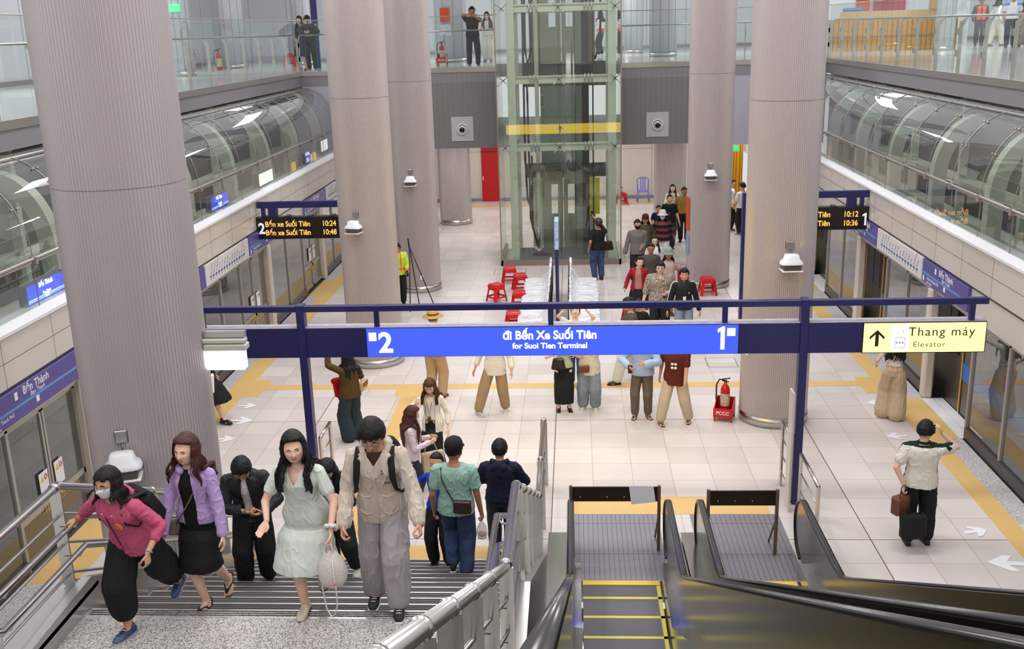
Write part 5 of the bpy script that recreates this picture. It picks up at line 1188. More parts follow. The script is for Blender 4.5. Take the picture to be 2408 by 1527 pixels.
def garment_bottom(ctx, m, kind='trousers', leg=.022, end=1.0, top=.05, length=.5, flare=.12, name=None, folds=.006, belt=None, taper=1.0, mats=None, mfun=None):
    s, sp, X_, Y_, fw, w = ctx['s'], ctx['sp'], ctx['X_'], ctx['Y_'], ctx['fw'], ctx['w']; b = MB(); hp = ctx['hipk']
    R = lambda zz, rx, ry, yo=0: (sp((0, yo, zz)), rx*s*fw, ry*s*w, X_, Y_)
    if kind == 'trousers':
        loft(b, [R(-.12, .12*hp, .10), R(-.03, .158*hp, .108), R(.03, .152*hp, .105), R(top, .142*hp, .10)], 20)
        lg = (.085 if not ctx['fem'] else .083)*w+leg*.5
        for sd in (1, -1):
            hip, kn, ank = ctx['hip'][sd], ctx['KN'][sd], ctx['FT'][sd][0]
            cap_mesh(b, hip*.85+kn*.15, kn, (lg*.93+.010)*s, (lg*.68+leg)*s, 14)
            e = kn+(ank-kn)*end; r1 = (lg*.54+leg*.95)*taper*s; 
            if end > 0: cap_mesh(b, kn, e-(e-kn).normalized()*min(r1*.8, .04), (lg*.68+leg)*s, r1, 14)
    else:   # skirt: follows the legs
        rings = skirt_rings(ctx, length, flare)+[R(-.10, .168*hp+flare*.05, .118+flare*.05), R(-.03, .162*hp, .112), R(top, .142*hp, .102)]
        loft(b, rings, 26, 2.1)
    mf = None
    if mfun:
        RLi2 = ctx['RL'].inverted(); pel2 = ctx['pel']
        mf = lambda p, n: mfun((RLi2 @ (p-pel2))/s, n, p)
    o = remesh(b, name or ('trousers' if kind == 'trousers' else 'skirt'), mats or m, ctx['voxel']*.85, ctx['body'], 4, folds*1.25, 30 if kind == 'trousers' else 34, ctx['seed']+3, mf, None, .16)
    ctx['bottom'] = o
    return o
def make_shoes(ctx, m, sole=None, kind='shoe', name='shoe', laces=None):
    s = ctx['s']
    for sd in (1, -1):
        ank, yawf, pit = ctx['FT'][sd]; Rf = Matrix.Rotation(yawf, 3, 'Z') @ Matrix.Rotation(pit, 3, 'X'); F_ = lambda u: ank+Rf @ (V(u)*s); ax, ay = Rf @ V((1, 0, 0)), Rf @ V((0, 1, 0)); az = Rf @ V((0, 0, 1))
        if kind == 'sandal':
            b = MB(); loft(b, [(F_((0, -.065, -.078)), .028*s, .008*s, ax, az), (F_((0, 0, -.078)), .034*s, .008*s, ax, az), (F_((0, .09, -.078)), .046*s, .008*s, ax, az), (F_((0, .165, -.076)), .03*s, .007*s, ax, az)], 14); 
            o = remesh(b, 'sandal', m, .006, ctx['body'], 1); b = MB()
            b.tube([F_((.036, .02, -.07)), F_((.03, .05, -.03)), F_((0.008, .125, -.035)), F_((0.006, .13, -.07))], .009*s, 8); b.tube([F_((-.036, .02, -.07)), F_((-.03, .05, -.03)), F_((0.008, .125, -.035))], .009*s, 8); b.tube([F_((.036, -.03, -.06)), F_((.03, -.05, .0)), F_((-.03, -.05, .0)), F_((-.036, -.03, -.06))], .007*s, 6); b.build('strap', m, o)
            continue
        b = MB(); q = [(-.075, .030, .030, -.048), (-.03, .037, .042, -.038), (.03, .040, .040, -.042), (.09, .046, .032, -.052), (.14, .041, .026, -.058), (.175, .022, .016, -.064)]
        loft(b, [(F_((0, yy, zz)), rx*s, rz*s, ax, az) for yy, rx, rz, zz in q], 16, 2.5)
        if kind in ('shoe', 'boot'): cap_mesh(b, F_((0, -.03, -.03)), F_((0, -.015, .01 if kind == 'shoe' else .05)), .045*s, .041*s, 12)
        o = remesh(b, name, m, .0075 if ctx['voxel'] < .01 else .011, ctx['body'], 1)
        b = MB(); q = [(-.082, .031), (-.03, .039), (.04, .043), (.1, .049), (.15, .042), (.185, .02)]; loft(b, [(F_((0, yy, -.078)), rx*s, .009*s, ax, az) for yy, rx in q], 16, 3); b.build('sole', sole or m, o)
        if laces:
            b = MB()
            for k in range(4): yy = .04+k*.024; b.tube([F_((-.022, yy, -.004-.007*k*1.3)), F_((0, yy+.006, .006-.008*k*1.2)), F_((.022, yy, -.004-.007*k*1.3))], .0042*s, 5)
            b.build('laces', laces, o)
hair_black = mat('hair_black', (.007, .006, .006), .5, bump=.25, bscale=14, stretch=(9, 9, .6), spec=.3)
hair_auburn = mat('hair_auburn', rgb(74, 38, 30), .48, bump=.25, bscale=14, stretch=(9, 9, .6), spec=.35)
hair_grey = mat('hair_grey', rgb(90, 86, 84), .6, bump=.4, bscale=30)
def make_hair(ctx, m=hair_black, style='short', length=.3, hat=None, vol=1.0, fringe=.0, wave=.0, front_locks=True, part=0.0):
    s, RH, hc = ctx['s'], ctx['RH'], ctx['hc']; b = MB(); n, mm = 56, 40; vs = []; fs = []; rnd = random.Random(ctx['seed']+11)
    low = {'short': -.35, 'bob': -.95, 'long': -.95, 'bun': -.5, 'crop': -.25}[style]; th_ = {'short': 1.15, 'bob': 1.2, 'long': 1.17, 'bun': 1.1, 'crop': 1.06}[style]*vol
    fy = .68-fringe
    for i in range(mm+1):
        ph = PI*i/mm
        for k in range(n):
            th = 2*PI*k/n; d = V((math.sin(ph)*math.cos(th), math.sin(ph)*math.sin(th), -math.cos(ph))); r0 = 1/math.sqrt((d.x/.0745)**2+(d.y/.093)**2+(d.z/.112)**2)
            az = abs(math.atan2(d.x-part*.1, d.y))       # 0 = front
            if az < 1.15: line = fy-.10*(az/1.15)**2*(1 if style != 'short' else 2)
            elif az < 1.75: t = (az-1.15)/.6; line = (fy-.1)*(1-t)+(low if style in ('long', 'bob') else -.05)*t
            else: t = min(1, (az-1.75)/.6); line = (low if style in ('long', 'bob') else (-.05*(1-t)+low*t))
            e = (d.z-line)/(.10 if az < 1.3 or style != 'short' else .28); e = max(0, min(1, e)); e = e*e*(3-2*e)
            nz = noise.noise(V((d.x*5+ctx['seed'], d.y*5, d.z*1.6)))*.022+noise.noise(V((d.x*16+ctx['seed'], d.y*16, d.z*3)))*.012
            topv = 1+.05*max(0, d.z)
            r = r0*HS*(.82*(1-e)+((th_ if d.z > .25 or style != 'short' else 1.07+(th_-1.07)*max(0, (d.z+.35)/.6))*topv+nz)*e); vs.append(hc+RH @ (d*r*s))
    for i in range(mm):
        for k in range(n): fs.append((i*n+k, i*n+(k+1) % n, (i+1)*n+(k+1) % n, (i+1)*n+k))
    b.add(vs, fs, 0, True)
    P = lambda p_: hc+RH @ (V(p_)*s*HS)
    nl = 150 if ctx['voxel'] < .01 else 26
    for k in range(nl):
        az = rnd.uniform(-PI, PI); e0 = rnd.uniform(.75, .98)
        aa = abs(az); line = (fy-(rnd.uniform(0, .26) if style in ('short', 'bob') else .02)) if aa < 1.1 else (low if style in ('long', 'bob') else (-.02+rnd.uniform(-.1, .1) if aa < 1.9 else low+rnd.uniform(-.02, .15)))
        if line > .72: continue
        zz = [e0+(line-e0)*q for q in (0, .35, .7, 1.0)]; tw_ = rnd.uniform(-.3, .3); pts = []
        for q, z_ in enumerate(zz):
            a2 = az+tw_*q*.4; rr = math.sqrt(max(.0, 1-z_*z_)); d = V((math.sin(a2)*rr, math.cos(a2)*rr, z_)); r0 = 1/math.sqrt((d.x/.0745)**2+(d.y/.093)**2+(d.z/.112)**2)
            pts.append(hc+RH @ (d*r0*HS*(th_+rnd.uniform(-.02, .03)+.03*max(0, z_))*s))
        b.tube(pts, [.006*s, .0105*s, .0095*s, .003*s], 6)
    if style in ('long', 'bob'):
        L = length if style == 'long' else .12; down = V((0, 0, -1)); cnt = 17
        for k in range(cnt):
            a = math.radians(75+210*k/(cnt-1)) ; dx, dy = math.sin(a), math.cos(a)
            p0 = P((dx*.066, dy*.078-.004, .02)); p1 = P((dx*.084, dy*.094-.012, -.07)); pts = [p0, p1]; q = p1
            Lk = L*rnd.uniform(.85, 1.05)*(1 if abs(dx) < .75 or not front_locks else .92); ns = 6
            for j in range(1, ns+1):
                t = j/ns; off = V((dx*.012+rnd.uniform(-.006, .006), 0, 0))
                q = p1+down*(Lk*t*s)+V((dx*.055*t**.6, (dy*.03)*t, 0))*s+V((math.sin(t*9+k)*wave, math.cos(t*8+k*2)*wave, 0))*s
                # stay outside the back and shoulders
                bk = ctx['sp']((0, -.10, .43)); 
                if dy < .1 and q.z < ctx['sp']((0, 0, .46)).z: q.y = min(q.y, ctx['sp']((0, 0, .3)).y-(.118+.01*(k % 3))*s*ctx['w'])
                elif q.z < ctx['sp']((0, 0, .46)).z: q.y = max(q.y, ctx['sp']((0, 0, .35)).y+.125*s*ctx['w'])
                pts.append(V(q))
            rr = [.020*s, .024*s]+[.022*s*(1-.55*(j/ns)**2) for j in range(1, ns+1)]; b.tube(pts, rr, 8)
            cap_mesh(b, pts[-1], pts[-1]+V((0, 0, -.012)), .011*s, .006*s, 8)
        if front_locks and style == 'long':
            for sd in (1, -1):
                for k in range(4):
                    xx = .062+.012*k; pts = [P((sd*.058, .035-.012*k, .07)), P((sd*(.078+.004*k), .03-.01*k, -.02)), P((sd*.082, .015, -.10))]
                    base = pts[-1]; Lk = L*.82*rnd.uniform(.85, 1.05)
                    for j in range(1, 6):
                        t = j/5; q = base+V((sd*(.012+.006*k)*s+math.sin(t*8+k*2+sd)*wave*1.3*s, (.085*min(1, t*2.2))*s+.0, -Lk*t*s)); zc = ctx['sp']((0, 0, .46)).z
                        if q.z < zc: q.y = max(q.y, ctx['sp']((0, 0, .32)).y+(.122+.006*k)*s*ctx['w'])
                        pts.append(q)
                    b.tube(pts, [.016*s, .02*s, .021*s]+[.02*s*(1-.5*(j/5)**2) for j in range(1, 6)], 8)
    if style == 'bun': b.ell(tuple(P((0, -.115, .0))), (.045*s, .04*s, .045*s), 12)
    o = remesh(b, 'hair', m, .0075 if ctx['voxel'] < .01 else .011, ctx['body'], 1)
    if ctx['voxel'] < .009 and not hat:
        sb = MB()
        for k in range(560 if style in ('long', 'bob') else 300):
            a0 = rnd.uniform(-PI, PI); aa = abs(a0)
            if style in ('long', 'bob'):
                if aa < 1.0: continue
                end = -.30
            else: end = (fy-rnd.uniform(0, .22)) if aa < 1.1 else (rnd.uniform(-.12, .05) if aa < 1.9 else low+rnd.uniform(.0, .2))
            z0 = rnd.uniform(.80, .985); pts = []; tw_ = rnd.uniform(-.25, .25)
            for q in range(5):
                z_ = z0+(end-z0)*q/4; a2 = a0+tw_*q*.25; rr = math.sqrt(max(0, 1-z_*z_)); d = V((math.sin(a2)*rr+part*.05, math.cos(a2)*rr, z_)); r0 = 1/math.sqrt((d.x/.0745)**2+(d.y/.093)**2+(d.z/.112)**2)
                e_ = (th_ if z_ > .1 or style != 'short' else 1.09)
                pts.append(hc+RH @ (d*r0*HS*(e_+rnd.uniform(-.005, .035)+.04*max(0, z_))*s))
            if style in ('long', 'bob'):
                L = (length if style == 'long' else .08)*rnd.uniform(.7, 1.12); dx, dy = math.sin(a0), math.cos(a0); p1 = pts[-1]; ph = a0*2.5+rnd.uniform(-.7, .7); zc = ctx['sp']((0, 0, .46)).z; fr_ = dy > .1
                for j in range(1, 9):
                    t = j/8; q = p1+V((dx*.05*t**.6+math.sin(t*7+ph)*(wave*.7+.002), (.06*min(1, t*2) if fr_ else dy*.045*t)+math.cos(t*6+ph)*(wave*.6+.002), -L*t))*s
                    if q.z < zc:
                        off = rnd.uniform(.0, .01)
                        if fr_: q.y = max(q.y, ctx['sp']((0, 0, .32)).y+(.128+off)*s*ctx['w'])
                        else: q.y = min(q.y, ctx['sp']((0, 0, .3)).y-(.125+off)*s*ctx['w'])
                    pts.append(q)
            n_ = len(pts); sb.tube(pts, [.0019*s*(1-.6*(i_/n_)**2) for i_ in range(n_)], 4)
        sb.build('hair_strands', m, o, fix=False)
    if hat: make_hat(ctx, **hat)
    return o
def make_hat(ctx, m, kind='cap', m2=None):
    s, RH, hc = ctx['s'], ctx['RH'], ctx['hc']; M = Matrix.Translation(hc) @ RH.to_4x4() @ Matrix.Scale(s*HS*1.02, 4); b = MB()
    if kind == 'cap':
        b.lathe([(.094, .025), (.099, .05), (.096, .085), (.078, .118), (.045, .137), (.004, .143)], n=28, M=M @ Matrix.Translation((0, -.008, 0)) @ Matrix.Diagonal((.88, 1.06, 1, 1)))
        o = b.build('cap', m, ctx['body']); b = MB(); vs = []
        for i in range(9):
            t = -1.15+2.3*i/8; vs += [(.078*math.sin(t), .085*math.cos(t)+.002, .035), (.085*math.sin(t), .085*math.cos(t)+.075*math.cos(t*.75), .020)]
        top = list(vs); vs = vs+[(a, c, d-.005) for a, c, d in vs]; N_ = 18
        fs = [(2*i, 2*i+2, 2*i+3, 2*i+1) for i in range(8)]+[(N_+2*i+1, N_+2*i+3, N_+2*i+2, N_+2*i) for i in range(8)]+[(2*i+1, 2*i+3, N_+2*i+3, N_+2*i+1) for i in range(8)]
        b.add(vs, fs, 0, True, M); b.build('brim', m2 or m, o)
    elif kind in ('bucket', 'straw'):
        rb = .15 if kind == 'bucket' else .175; zb = .03 if kind == 'bucket' else .045
        b.lathe([(rb, zb-.012), (rb, zb-.006), (.098, zb+.03 if kind == 'bucket' else zb+.012), (.093, .10), (.082, .138), (.06, .148 if kind == 'bucket' else .142), (.003, .146)], n=36, M=M @ Matrix.Translation((0, -.005, 0)) @ Matrix.Diagonal((.94, 1.05, 1, 1))); o = b.build('hat', m, ctx['body'])
        b = MB(); b.lathe([(.0975, zb+.02), (.0965, zb+.045)], n=36, cap=False, M=M @ Matrix.Translation((0, -.005, 0)) @ Matrix.Diagonal((.94, 1.05, 1, 1))); b.build('hat_band', m2 or m, o)
    elif kind == 'helmet':
        b.lathe([(.118, .03), (.112, .05), (.108, .09), (.085, .132), (.05, .15), (.003, .156)], n=28, M=M @ Matrix.Diagonal((.92, 1.08, 1, 1))); b.build('helmet', m, ctx['body'])
eye_white = mat('eye_white', (.75, .72, .70), .25); eye_dark = mat('eye_iris', (.012, .008, .006), .1); lip_m = mat('lips', rgb(186, 92, 84), .4); lip_d = mat('lips_bare', rgb(176, 108, 92), .5); brow_m = mat('eyebrow_hair', (.03, .02, .018), .7); teeth = mat('teeth', (.85, .83, .8), .3)
def on_face(ctx, dx, dz, out=.0):
    d = V((dx, 0, dz)); dy = math.sqrt(max(.01, 1-dx*dx-dz*dz)); r = head_radius(dx, dy, dz, ctx['fem'])*HS; return ctx['hc']+ctx['RH'] @ (V((dx, dy, dz))*(r+out)*ctx['s'])
def make_face(ctx, mask=None, glasses=None, smile=0, look=0.0, closed=False, lips=None):
    s, RH = ctx['s'], ctx['RH']; M3 = RH.to_4x4()
    for sd in (1, -1):
        c = on_face(ctx, sd*.345, .02, -.0065); b = MB(); M = Matrix.Translation(c) @ M3 @ Matrix.Rotation(-sd*.30, 4, 'Z')
        hgt = .0088 if not closed else .0035; E = 1.3
        b.ell((0, 0, 0), (.0145*E*s, .0105*s, hgt*s), 14, 0, M); e = b.build('eye', eye_white, ctx['body'])
        b = MB(); b.ell((look*.006*s+sd*0, .0063*s, 0), (.0066*s, .0052*s, min(.0066, hgt)*s), 12, 0, M); b.build('iris', eye_dark, e)
        b = MB(); 
        b.tube([M @ V((-.0185*s, .004*s, 0)), M @ V((-.008*s, .0088*s, hgt*s)), M @ V((.008*s, .0088*s, hgt*s)), M @ V((.0185*s, .004*s, .0))], [.001*s, .0022*s, .0022*s, .001*s], 6); b.build('eyelash_line', brow_m, e)
        b = MB(); b.tube([on_face(ctx, sd*(.16+.1*k), (.20, .225, .225, .185)[k], .0005) for k in range(4)], [.0026*s, .0042*s, .0038*s, .0016*s], 6); b.build('eyebrow', brow_m, ctx['body'])
    if not mask:
        lm = lips or (lip_m if ctx['fem'] else lip_d)
        b = MB()
        for z0, rr in ((-.515, .0036), (-.585, .0048)):
            b.tube([on_face(ctx, q*.066, z0+(.009*smile)*(abs(q)/3)**2*3+(-.008 if z0 > -.55 else .022)*(abs(q)/3)**2, -.0008) for q in (-3.4, -2.4, -1.2, 0, 1.2, 2.4, 3.4)], [.0008*s, rr*.7*s, rr*s, rr*.95*s, rr*s, rr*.7*s, .0008*s], 8)
        lo = b.build('lips', lm, ctx['body'])
        if smile > 1: b = MB(); b.tube([on_face(ctx, q*.058, -.545, .0010) for q in (-2.4, -1.2, 0, 1.2, 2.4)], [.001*s, .0028*s, .0034*s, .0028*s, .001*s], 8); b.build('teeth', teeth, lo)
    else:
        b = MB(); vs = []; nx, nz = 15, 9
        for j in range(nz):
            for i in range(nx):
                u = (i/(nx-1)*2-1); v = j/(nz-1); dx = u*.80*(1-.12*abs(v-.45)); dz = -.12-.72*v+(.06*abs(u)*(1-v))-.02; 
                dy = math.sqrt(max(.02, 1-dx*dx-dz*dz)) if dx*dx+dz*dz < .98 else .14
                d = V((dx, dy, dz)).normalized(); r = head_radius(d.x, d.y, d.z, ctx['fem'])*HS+.0045+.010*math.exp(-(u/.4)**2)*math.exp(-((v-.35)/.4)**2)+.0012*math.sin(v*22); vs.append(ctx['hc']+RH @ (d*r*s))
        fs = [(j*nx+i, j*nx+i+1, (j+1)*nx+i+1, (j+1)*nx+i) for j in range(nz-1) for i in range(nx-1)]; b.add(vs, fs, 0, True); mo = b.build('face_mask', mask, ctx['body'], fix=False)
        sm = mo.modifiers.new('t', 'SOLIDIFY'); sm.thickness = .0015
        b = MB()
        for sd in (1, -1): 
            for v in (0, nz-1): p0 = vs[v*nx+(nx-1 if sd > 0 else 0)]; b.tube([p0, ctx['hc']+RH @ (V((sd*.083, .012, -.004))*s)], .0014*s, 5)
        b.build('ear_loop', mask, mo)
    if glasses:
        b = MB()
        for sd in (1, -1):
            c = on_face(ctx, sd*.345, .0, .012); M = Matrix.Translation(c) @ M3 @ Matrix.Rotation(-sd*.15, 4, 'Z'); pts = [M @ V((.0235*s*math.copysign(abs(math.cos(t))**.75, math.cos(t)), 0, .0195*s*math.copysign(abs(math.sin(t))**.75, math.sin(t)))) for t in np.linspace(0, 2*PI, 20)[:-1]]
            b.tube(pts, .0017*s, 6, closed=True); b.tube([M @ V((sd*.0235*s, 0, .006*s)), ctx['hc']+RH @ (V((sd*.079, .0, .0))*s)], .0016*s, 6)
        b.tube([on_face(ctx, -.12, .02, .014), on_face(ctx, 0, .04, .012), on_face(ctx, .12, .02, .014)], .0016*s, 6); g = b.build('glasses', glasses, ctx['body'])
        b = MB()
        for sd in (1, -1):
            c = on_face(ctx, sd*.345, .0, .012); M = Matrix.Translation(c) @ M3 @ Matrix.Rotation(-sd*.15, 4, 'Z'); b.lathe([(.001, 0), (.021*s, 0)], n=16, cap=False, M=M @ Matrix.Rotation(-PI/2, 4, 'X'))
        b.build('lens', g_clear, g, fix=False)
def strap(ctx, pts, r, m, name='strap', par=None, n=6, flat=.35): 
    b = MB(); b.tube([V(p) for p in pts], r, n, sy=flat); return b.build(name, m, par or ctx['body'])
def phone_at(ctx, sd, label, m=None, off=(0, 0, 0), tilt=0.0, yawp=0.0, size=1.0, group=None):
    """a phone gripped in the hand of side sd"""
    s = ctx['s']; d = (ctx['HD'][sd]-ctx['EL'][sd]).normalized(); p = ctx['HD'][sd]+d*.085*s+V(off)*s; q = wpt(ctx, p)
    b = MB(); b.rbox((-.037*size, -.005, -.075*size), (.037*size, .005, .075*size), .004); o = b.build('phone', m or blackg); o.location = q; o.rotation_euler = (tilt, 0, ctx['body'].rotation_euler[2]+yawp); tag(o, label, 'phone', group)
    b = MB(); b.box((-.033*size, -.0055, -.068*size), (.033*size, -.005, .068*size)); b.build('screen', blackg, o); return o
# ------------------------------------------------------------------ the people of the photo
def W(x, y, z): return ('w', x, y, z)
c_black = cloth('black_cloth', (.012, .012, .013)); c_black2 = cloth('black_trouser_cloth', (.016, .015, .016))
c_jean = cloth('blue_denim', rgb(72, 92, 130), var=.35, vscale=5, col2=rgb(44, 56, 92)); c_jeanl = cloth('pale_denim', rgb(140, 152, 166), var=.25, vscale=5); c_jeand = cloth('dark_denim', rgb(42, 50, 62))
c_khaki = cloth('khaki_cotton', rgb(186, 158, 118)); c_beige = cloth('beige_cotton', rgb(196, 180, 158)); c_cream = cloth('cream_cloth', rgb(226, 220, 206)); c_white = cloth('white_cloth', rgb(232, 230, 230))
c_grey = cloth('grey_cloth', rgb(118, 112, 110)); c_dgrey = cloth('dark_grey_cloth', rgb(84, 78, 76)); c_navy = cloth('navy_cloth', rgb(28, 32, 54)); leather = mat('brown_leather', rgb(104, 58, 34), .4); leatherd = mat('dark_leather', rgb(54, 34, 30), .35); leatherb = mat('black_leather', (.014, .013, .013), .3)
def bag(x, y, z, w, h, d, m, label, cat='bag', rz=0, name='handbag', strap_pts=None, sm=None, flap=True, taper=0.0, strap_r=.008):
    b = MB(); b.rbox((-w/2, -d/2, -h/2), (w/2, d/2, h/2), min(w, d, h)*.22)
    if taper: b.v = [(a*(1-taper*(c/h+.5)), bb*(1-taper*.5*(c/h+.5)), c) for a, bb, c in b.v]
    o = b.build(name, m); o.location = (x, y, z); o.rotation_euler = (0, 0, rz); tag(o, label, cat)
    for p in o.data.polygons: p.use_smooth = False
    if flap: b = MB(); b.rbox((-w*.46, -d/2-.006, -h*.05), (w*.46, -d/2, h*.44), .004); b.rbox((-.012, -d/2-.012, -h*.08), (.012, -d/2-.004, -h*.02), .003); b.build('flap', sm or m, o)
    if strap_pts:
        b = MB(); M = (Matrix.Translation(o.location) @ Matrix.Rotation(rz, 4, 'Z')).inverted(); b.tube([M @ V(p) for p in strap_pts], strap_r, 8, sy=.6); b.build('strap', sm or m, o)
    return o

# 1 masked woman in the pink hoodie
pinkm = cloth('raspberry_fleece', rgb(196, 88, 120))
pb, cx1 = person('woman in raspberry hooded jacket and white face mask holding the railing', -3.5, 7.12, 2.0, 197, 1.53, True, 'm', 1.12, lean=.40, leanx=-.04, head_yaw=-.05, head_pitch=.25,
    foot={1: W(-3.6, 7.02, 2.0), -1: W(-3.36, 7.70, 1.93), (-1, 'pitch'): -.5, (1, 'yaw'): -.1}, hands={1: W(-4.04, 7.28, 2.87), -1: W(-3.28, 6.86, 2.82)}, elbow={1: (1, -.6, -.1), -1: (-.5, -1, 0)}, handdir=((.75, .35, -.25), (0, .15, -1)), palm=((0, -.1, -1), (1, 0, .1)), curl=(.55, .5),
    top=dict(m=pinkm, sleeve='mid', fit=.024, hood=True, name='hooded_jacket', hem=-.10, sl_end=.42, folds=.008), bottom=dict(m=c_black, leg=.062, end=.62, name='cropped_trousers', folds=.010), shoes=dict(m=mat('navy_canvas', rgb(44, 62, 110), .7, bump=.3, bscale=300, var=.4, vscale=8, col2=rgb(90, 112, 150)), sole=mat('grey_sole', rgb(150, 152, 156), .6), laces=c_navy),
    hair=dict(m=hair_black, style='bob', fringe=.02), faces=dict(mask=mat('mask_white', rgb(226, 228, 236), .7), glasses=mat('tortoise_frame', rgb(60, 28, 24), .3)), voxel=.0052)
sp = cx1['sp']; c = sp((-.085, .150, .30)); RLm = cx1['RL'].to_4x4()
b = MB(); b.lathe([(.001, 0), (.036, 0), (.036, .004), (.031, .005), (.030, .003), (.026, .003), (.025, .005), (.001, .005)], n=32, M=Matrix.Translation(c) @ RLm @ Matrix.Rotation(-PI/2, 4, 'X')); b.build('gold_emblem', mat('gold_print', rgb(226, 140, 70), .5), pb)
b = MB(); b.tube([sp((0, .152+(.006 if zz > .1 else .0), zz)) for zz in np.linspace(-.09, .42, 9)], .0035, 6); b.build('zip', c_black, pb)
for q in ((.05, .135, .41), (-.05, .135, .41), (.08, .12, .40)): b = MB(); b.ell(tuple(sp(q)), (.006,)*3, 8); b.build('snap_button', white, pb)
for sd, yy, r, m_, nm in ((1, .84, .034, mat('red_bead', rgb(206, 70, 40), .4), 'beaded_bracelet'), (-1, .80, .036, mat('silver_bracelet', (.6, .6, .6), .25, 1), 'bracelet')):
    e, hd_ = cx1['EL'][sd], cx1['HD'][sd]; p_ = e+(hd_-e)*(.93 if sd < 0 else .9); d = (hd_-e).normalized(); q = d.to_track_quat('Z', 'Y').to_matrix().to_4x4(); b = MB(); pts = [Matrix.Translation(p_) @ q @ V((.029*math.cos(t), .029*math.sin(t), 0)) for t in np.linspace(0, 2*PI, 17)[:-1]]; b.tube(pts, .006, 6, closed=True); b.build(nm, m_, pb)
b = MB(); bk = [sp((-.02, -.16, .40)), sp((-.06, -.20, .25)), sp((-.1, -.20, .08)), sp((-.10, -.17, -.02))]
b.tube(bk, [.09, .13, .14, .09], 14, sy=.7); o = b.build('backpack', c_black); o.matrix_world = Matrix.Translation(pb.location) @ Matrix.Rotation(pb.rotation_euler[2], 4, 'Z'); tag(o, 'soft black backpack on the back of the masked woman', 'backpack')
b = MB()
for sd in (1, -1): b.tube([sp((sd*.10, -.11, .44)), sp((sd*.105, .01, .475)), sp((sd*.12, .10, .40)), sp((sd*.135, .12, .30)), sp((sd*.17, .04, .2)), sp((sd*.12, -.13, .16))], .007, 6)
b.build('strap', c_black, o); b = MB(); b.tube([sp((-.2, -.16, .12)), sp((-.22, -.13, .05)), sp((-.2, -.10, -.01))], .012, 6); b.build('yellow_trim', warn_y, o)

# 2 woman in the lilac jacket
lil = cloth('lilac_fleece', rgb(186, 158, 210)); blackdress = cloth('black_knit', (.008, .008, .009))
pb, cx2 = person('smiling woman in lilac zip jacket over short black dress', -3.12, 7.52, 1.95, 187, 1.60, True, 'l', 1.0, lean=.13, leanx=-.02, head_yaw=-.12, head_pitch=.12,
    foot={1: W(-3.13, 7.48, 1.96), -1: W(-3.02, 7.72, 2.03), (-1, 'pitch'): -.95, (1, 'yaw'): -.1}, hands={1: W(-3.36, 7.33, 2.72), -1: W(-2.87, 7.36, 2.66)}, elbow={1: (.6, -1, 0), -1: (-.6, -1, 0)}, palm=((-1, .2, 0), (.9, .4, 0)), curl=(.7, .4),
    top=dict(m=blackdress, sleeve='none', fit=.018, hem=-.44, flare=.02, name='black_dress', folds=.004), bottom=None, shoes=dict(m=leatherb, kind='sandal'),
    hair=dict(m=hair_auburn, style='long', length=.20, wave=.012, front_locks=False, part=-1.0, vol=1.06), faces=dict(smile=1, lips=mat('coral_lips', rgb(190, 104, 96), .4)), voxel=.0050)
garment_top(cx2, lil, 'long', .026, -.03, 0, 'lilac_jacket', folds=.007, open_=.062, hood=False)
sp = cx2['sp']; b = MB(); pts = [sp((.105*math.cos(t), -.01+.10*math.sin(t), .468+.015*(math.sin(t) < 0))) for t in np.linspace(PI*.66, PI*2.34, 14)]
for p_, q_ in zip(pts[:-1], pts[1:]): cap_mesh(b, p_, q_, .028, .028, 10)
cap_mesh(b, sp((0, -.13, .36)), sp((0, -.12, .44)), .05, .07, 12, .6); 
for sd in (1, -1): cap_mesh(b, sp((sd*.10, .02, .465)), sp((sd*.082, .115, .38)), .020, .014, 10, .6); cap_mesh(b, sp((sd*.082, .115, .38)), sp((sd*.072, .135, .24)), .014, .008, 10, .6)
remesh(b, 'jacket_hood', lil, .007, pb, 3, .006)
b = MB(); b.tube([sp((-.115, -.02, .455)), sp((-.09, .11, .36)), sp((-.02, .135, .22)), sp((.07, .14, .08)), sp((.16, .11, -.05))], .008, 8, sy=.4); b.build('bag_strap', mat('taupe_strap', rgb(120, 104, 96), .5), pb)
b = MB(); b.rbox((-.05, -.02, -.07), (.05, .02, .07), .015); o = b.build('taupe_bag', MATS['taupe_strap']); o.location = wpt(cx2, sp((.19, .10, -.10))); o.rotation_euler = (0, .2, .4); tag(o, 'small taupe shoulder bag under the lilac jacket', 'bag')
b = MB(); b.tube([V((0, 0, .05)), V((0, 0, -.10))], .006, 6); b.rbox((-.012, -.008, 0), (.012, .008, .06), .004); o = b.build('keys', steel); o.location = wpt(cx2, cx2['HD'][1]+V((0, .02, -.07))); tag(o, 'small metal keys held by the woman in the lilac jacket', 'keys')
b = MB(); b.ell(tuple(cx2['hc']+cx2['RH'] @ V((-.082, .0, -.032))), (.006,)*3, 8); b.build('earring', mat('silver_bracelet', (.6,)*3, .25, 1), pb)

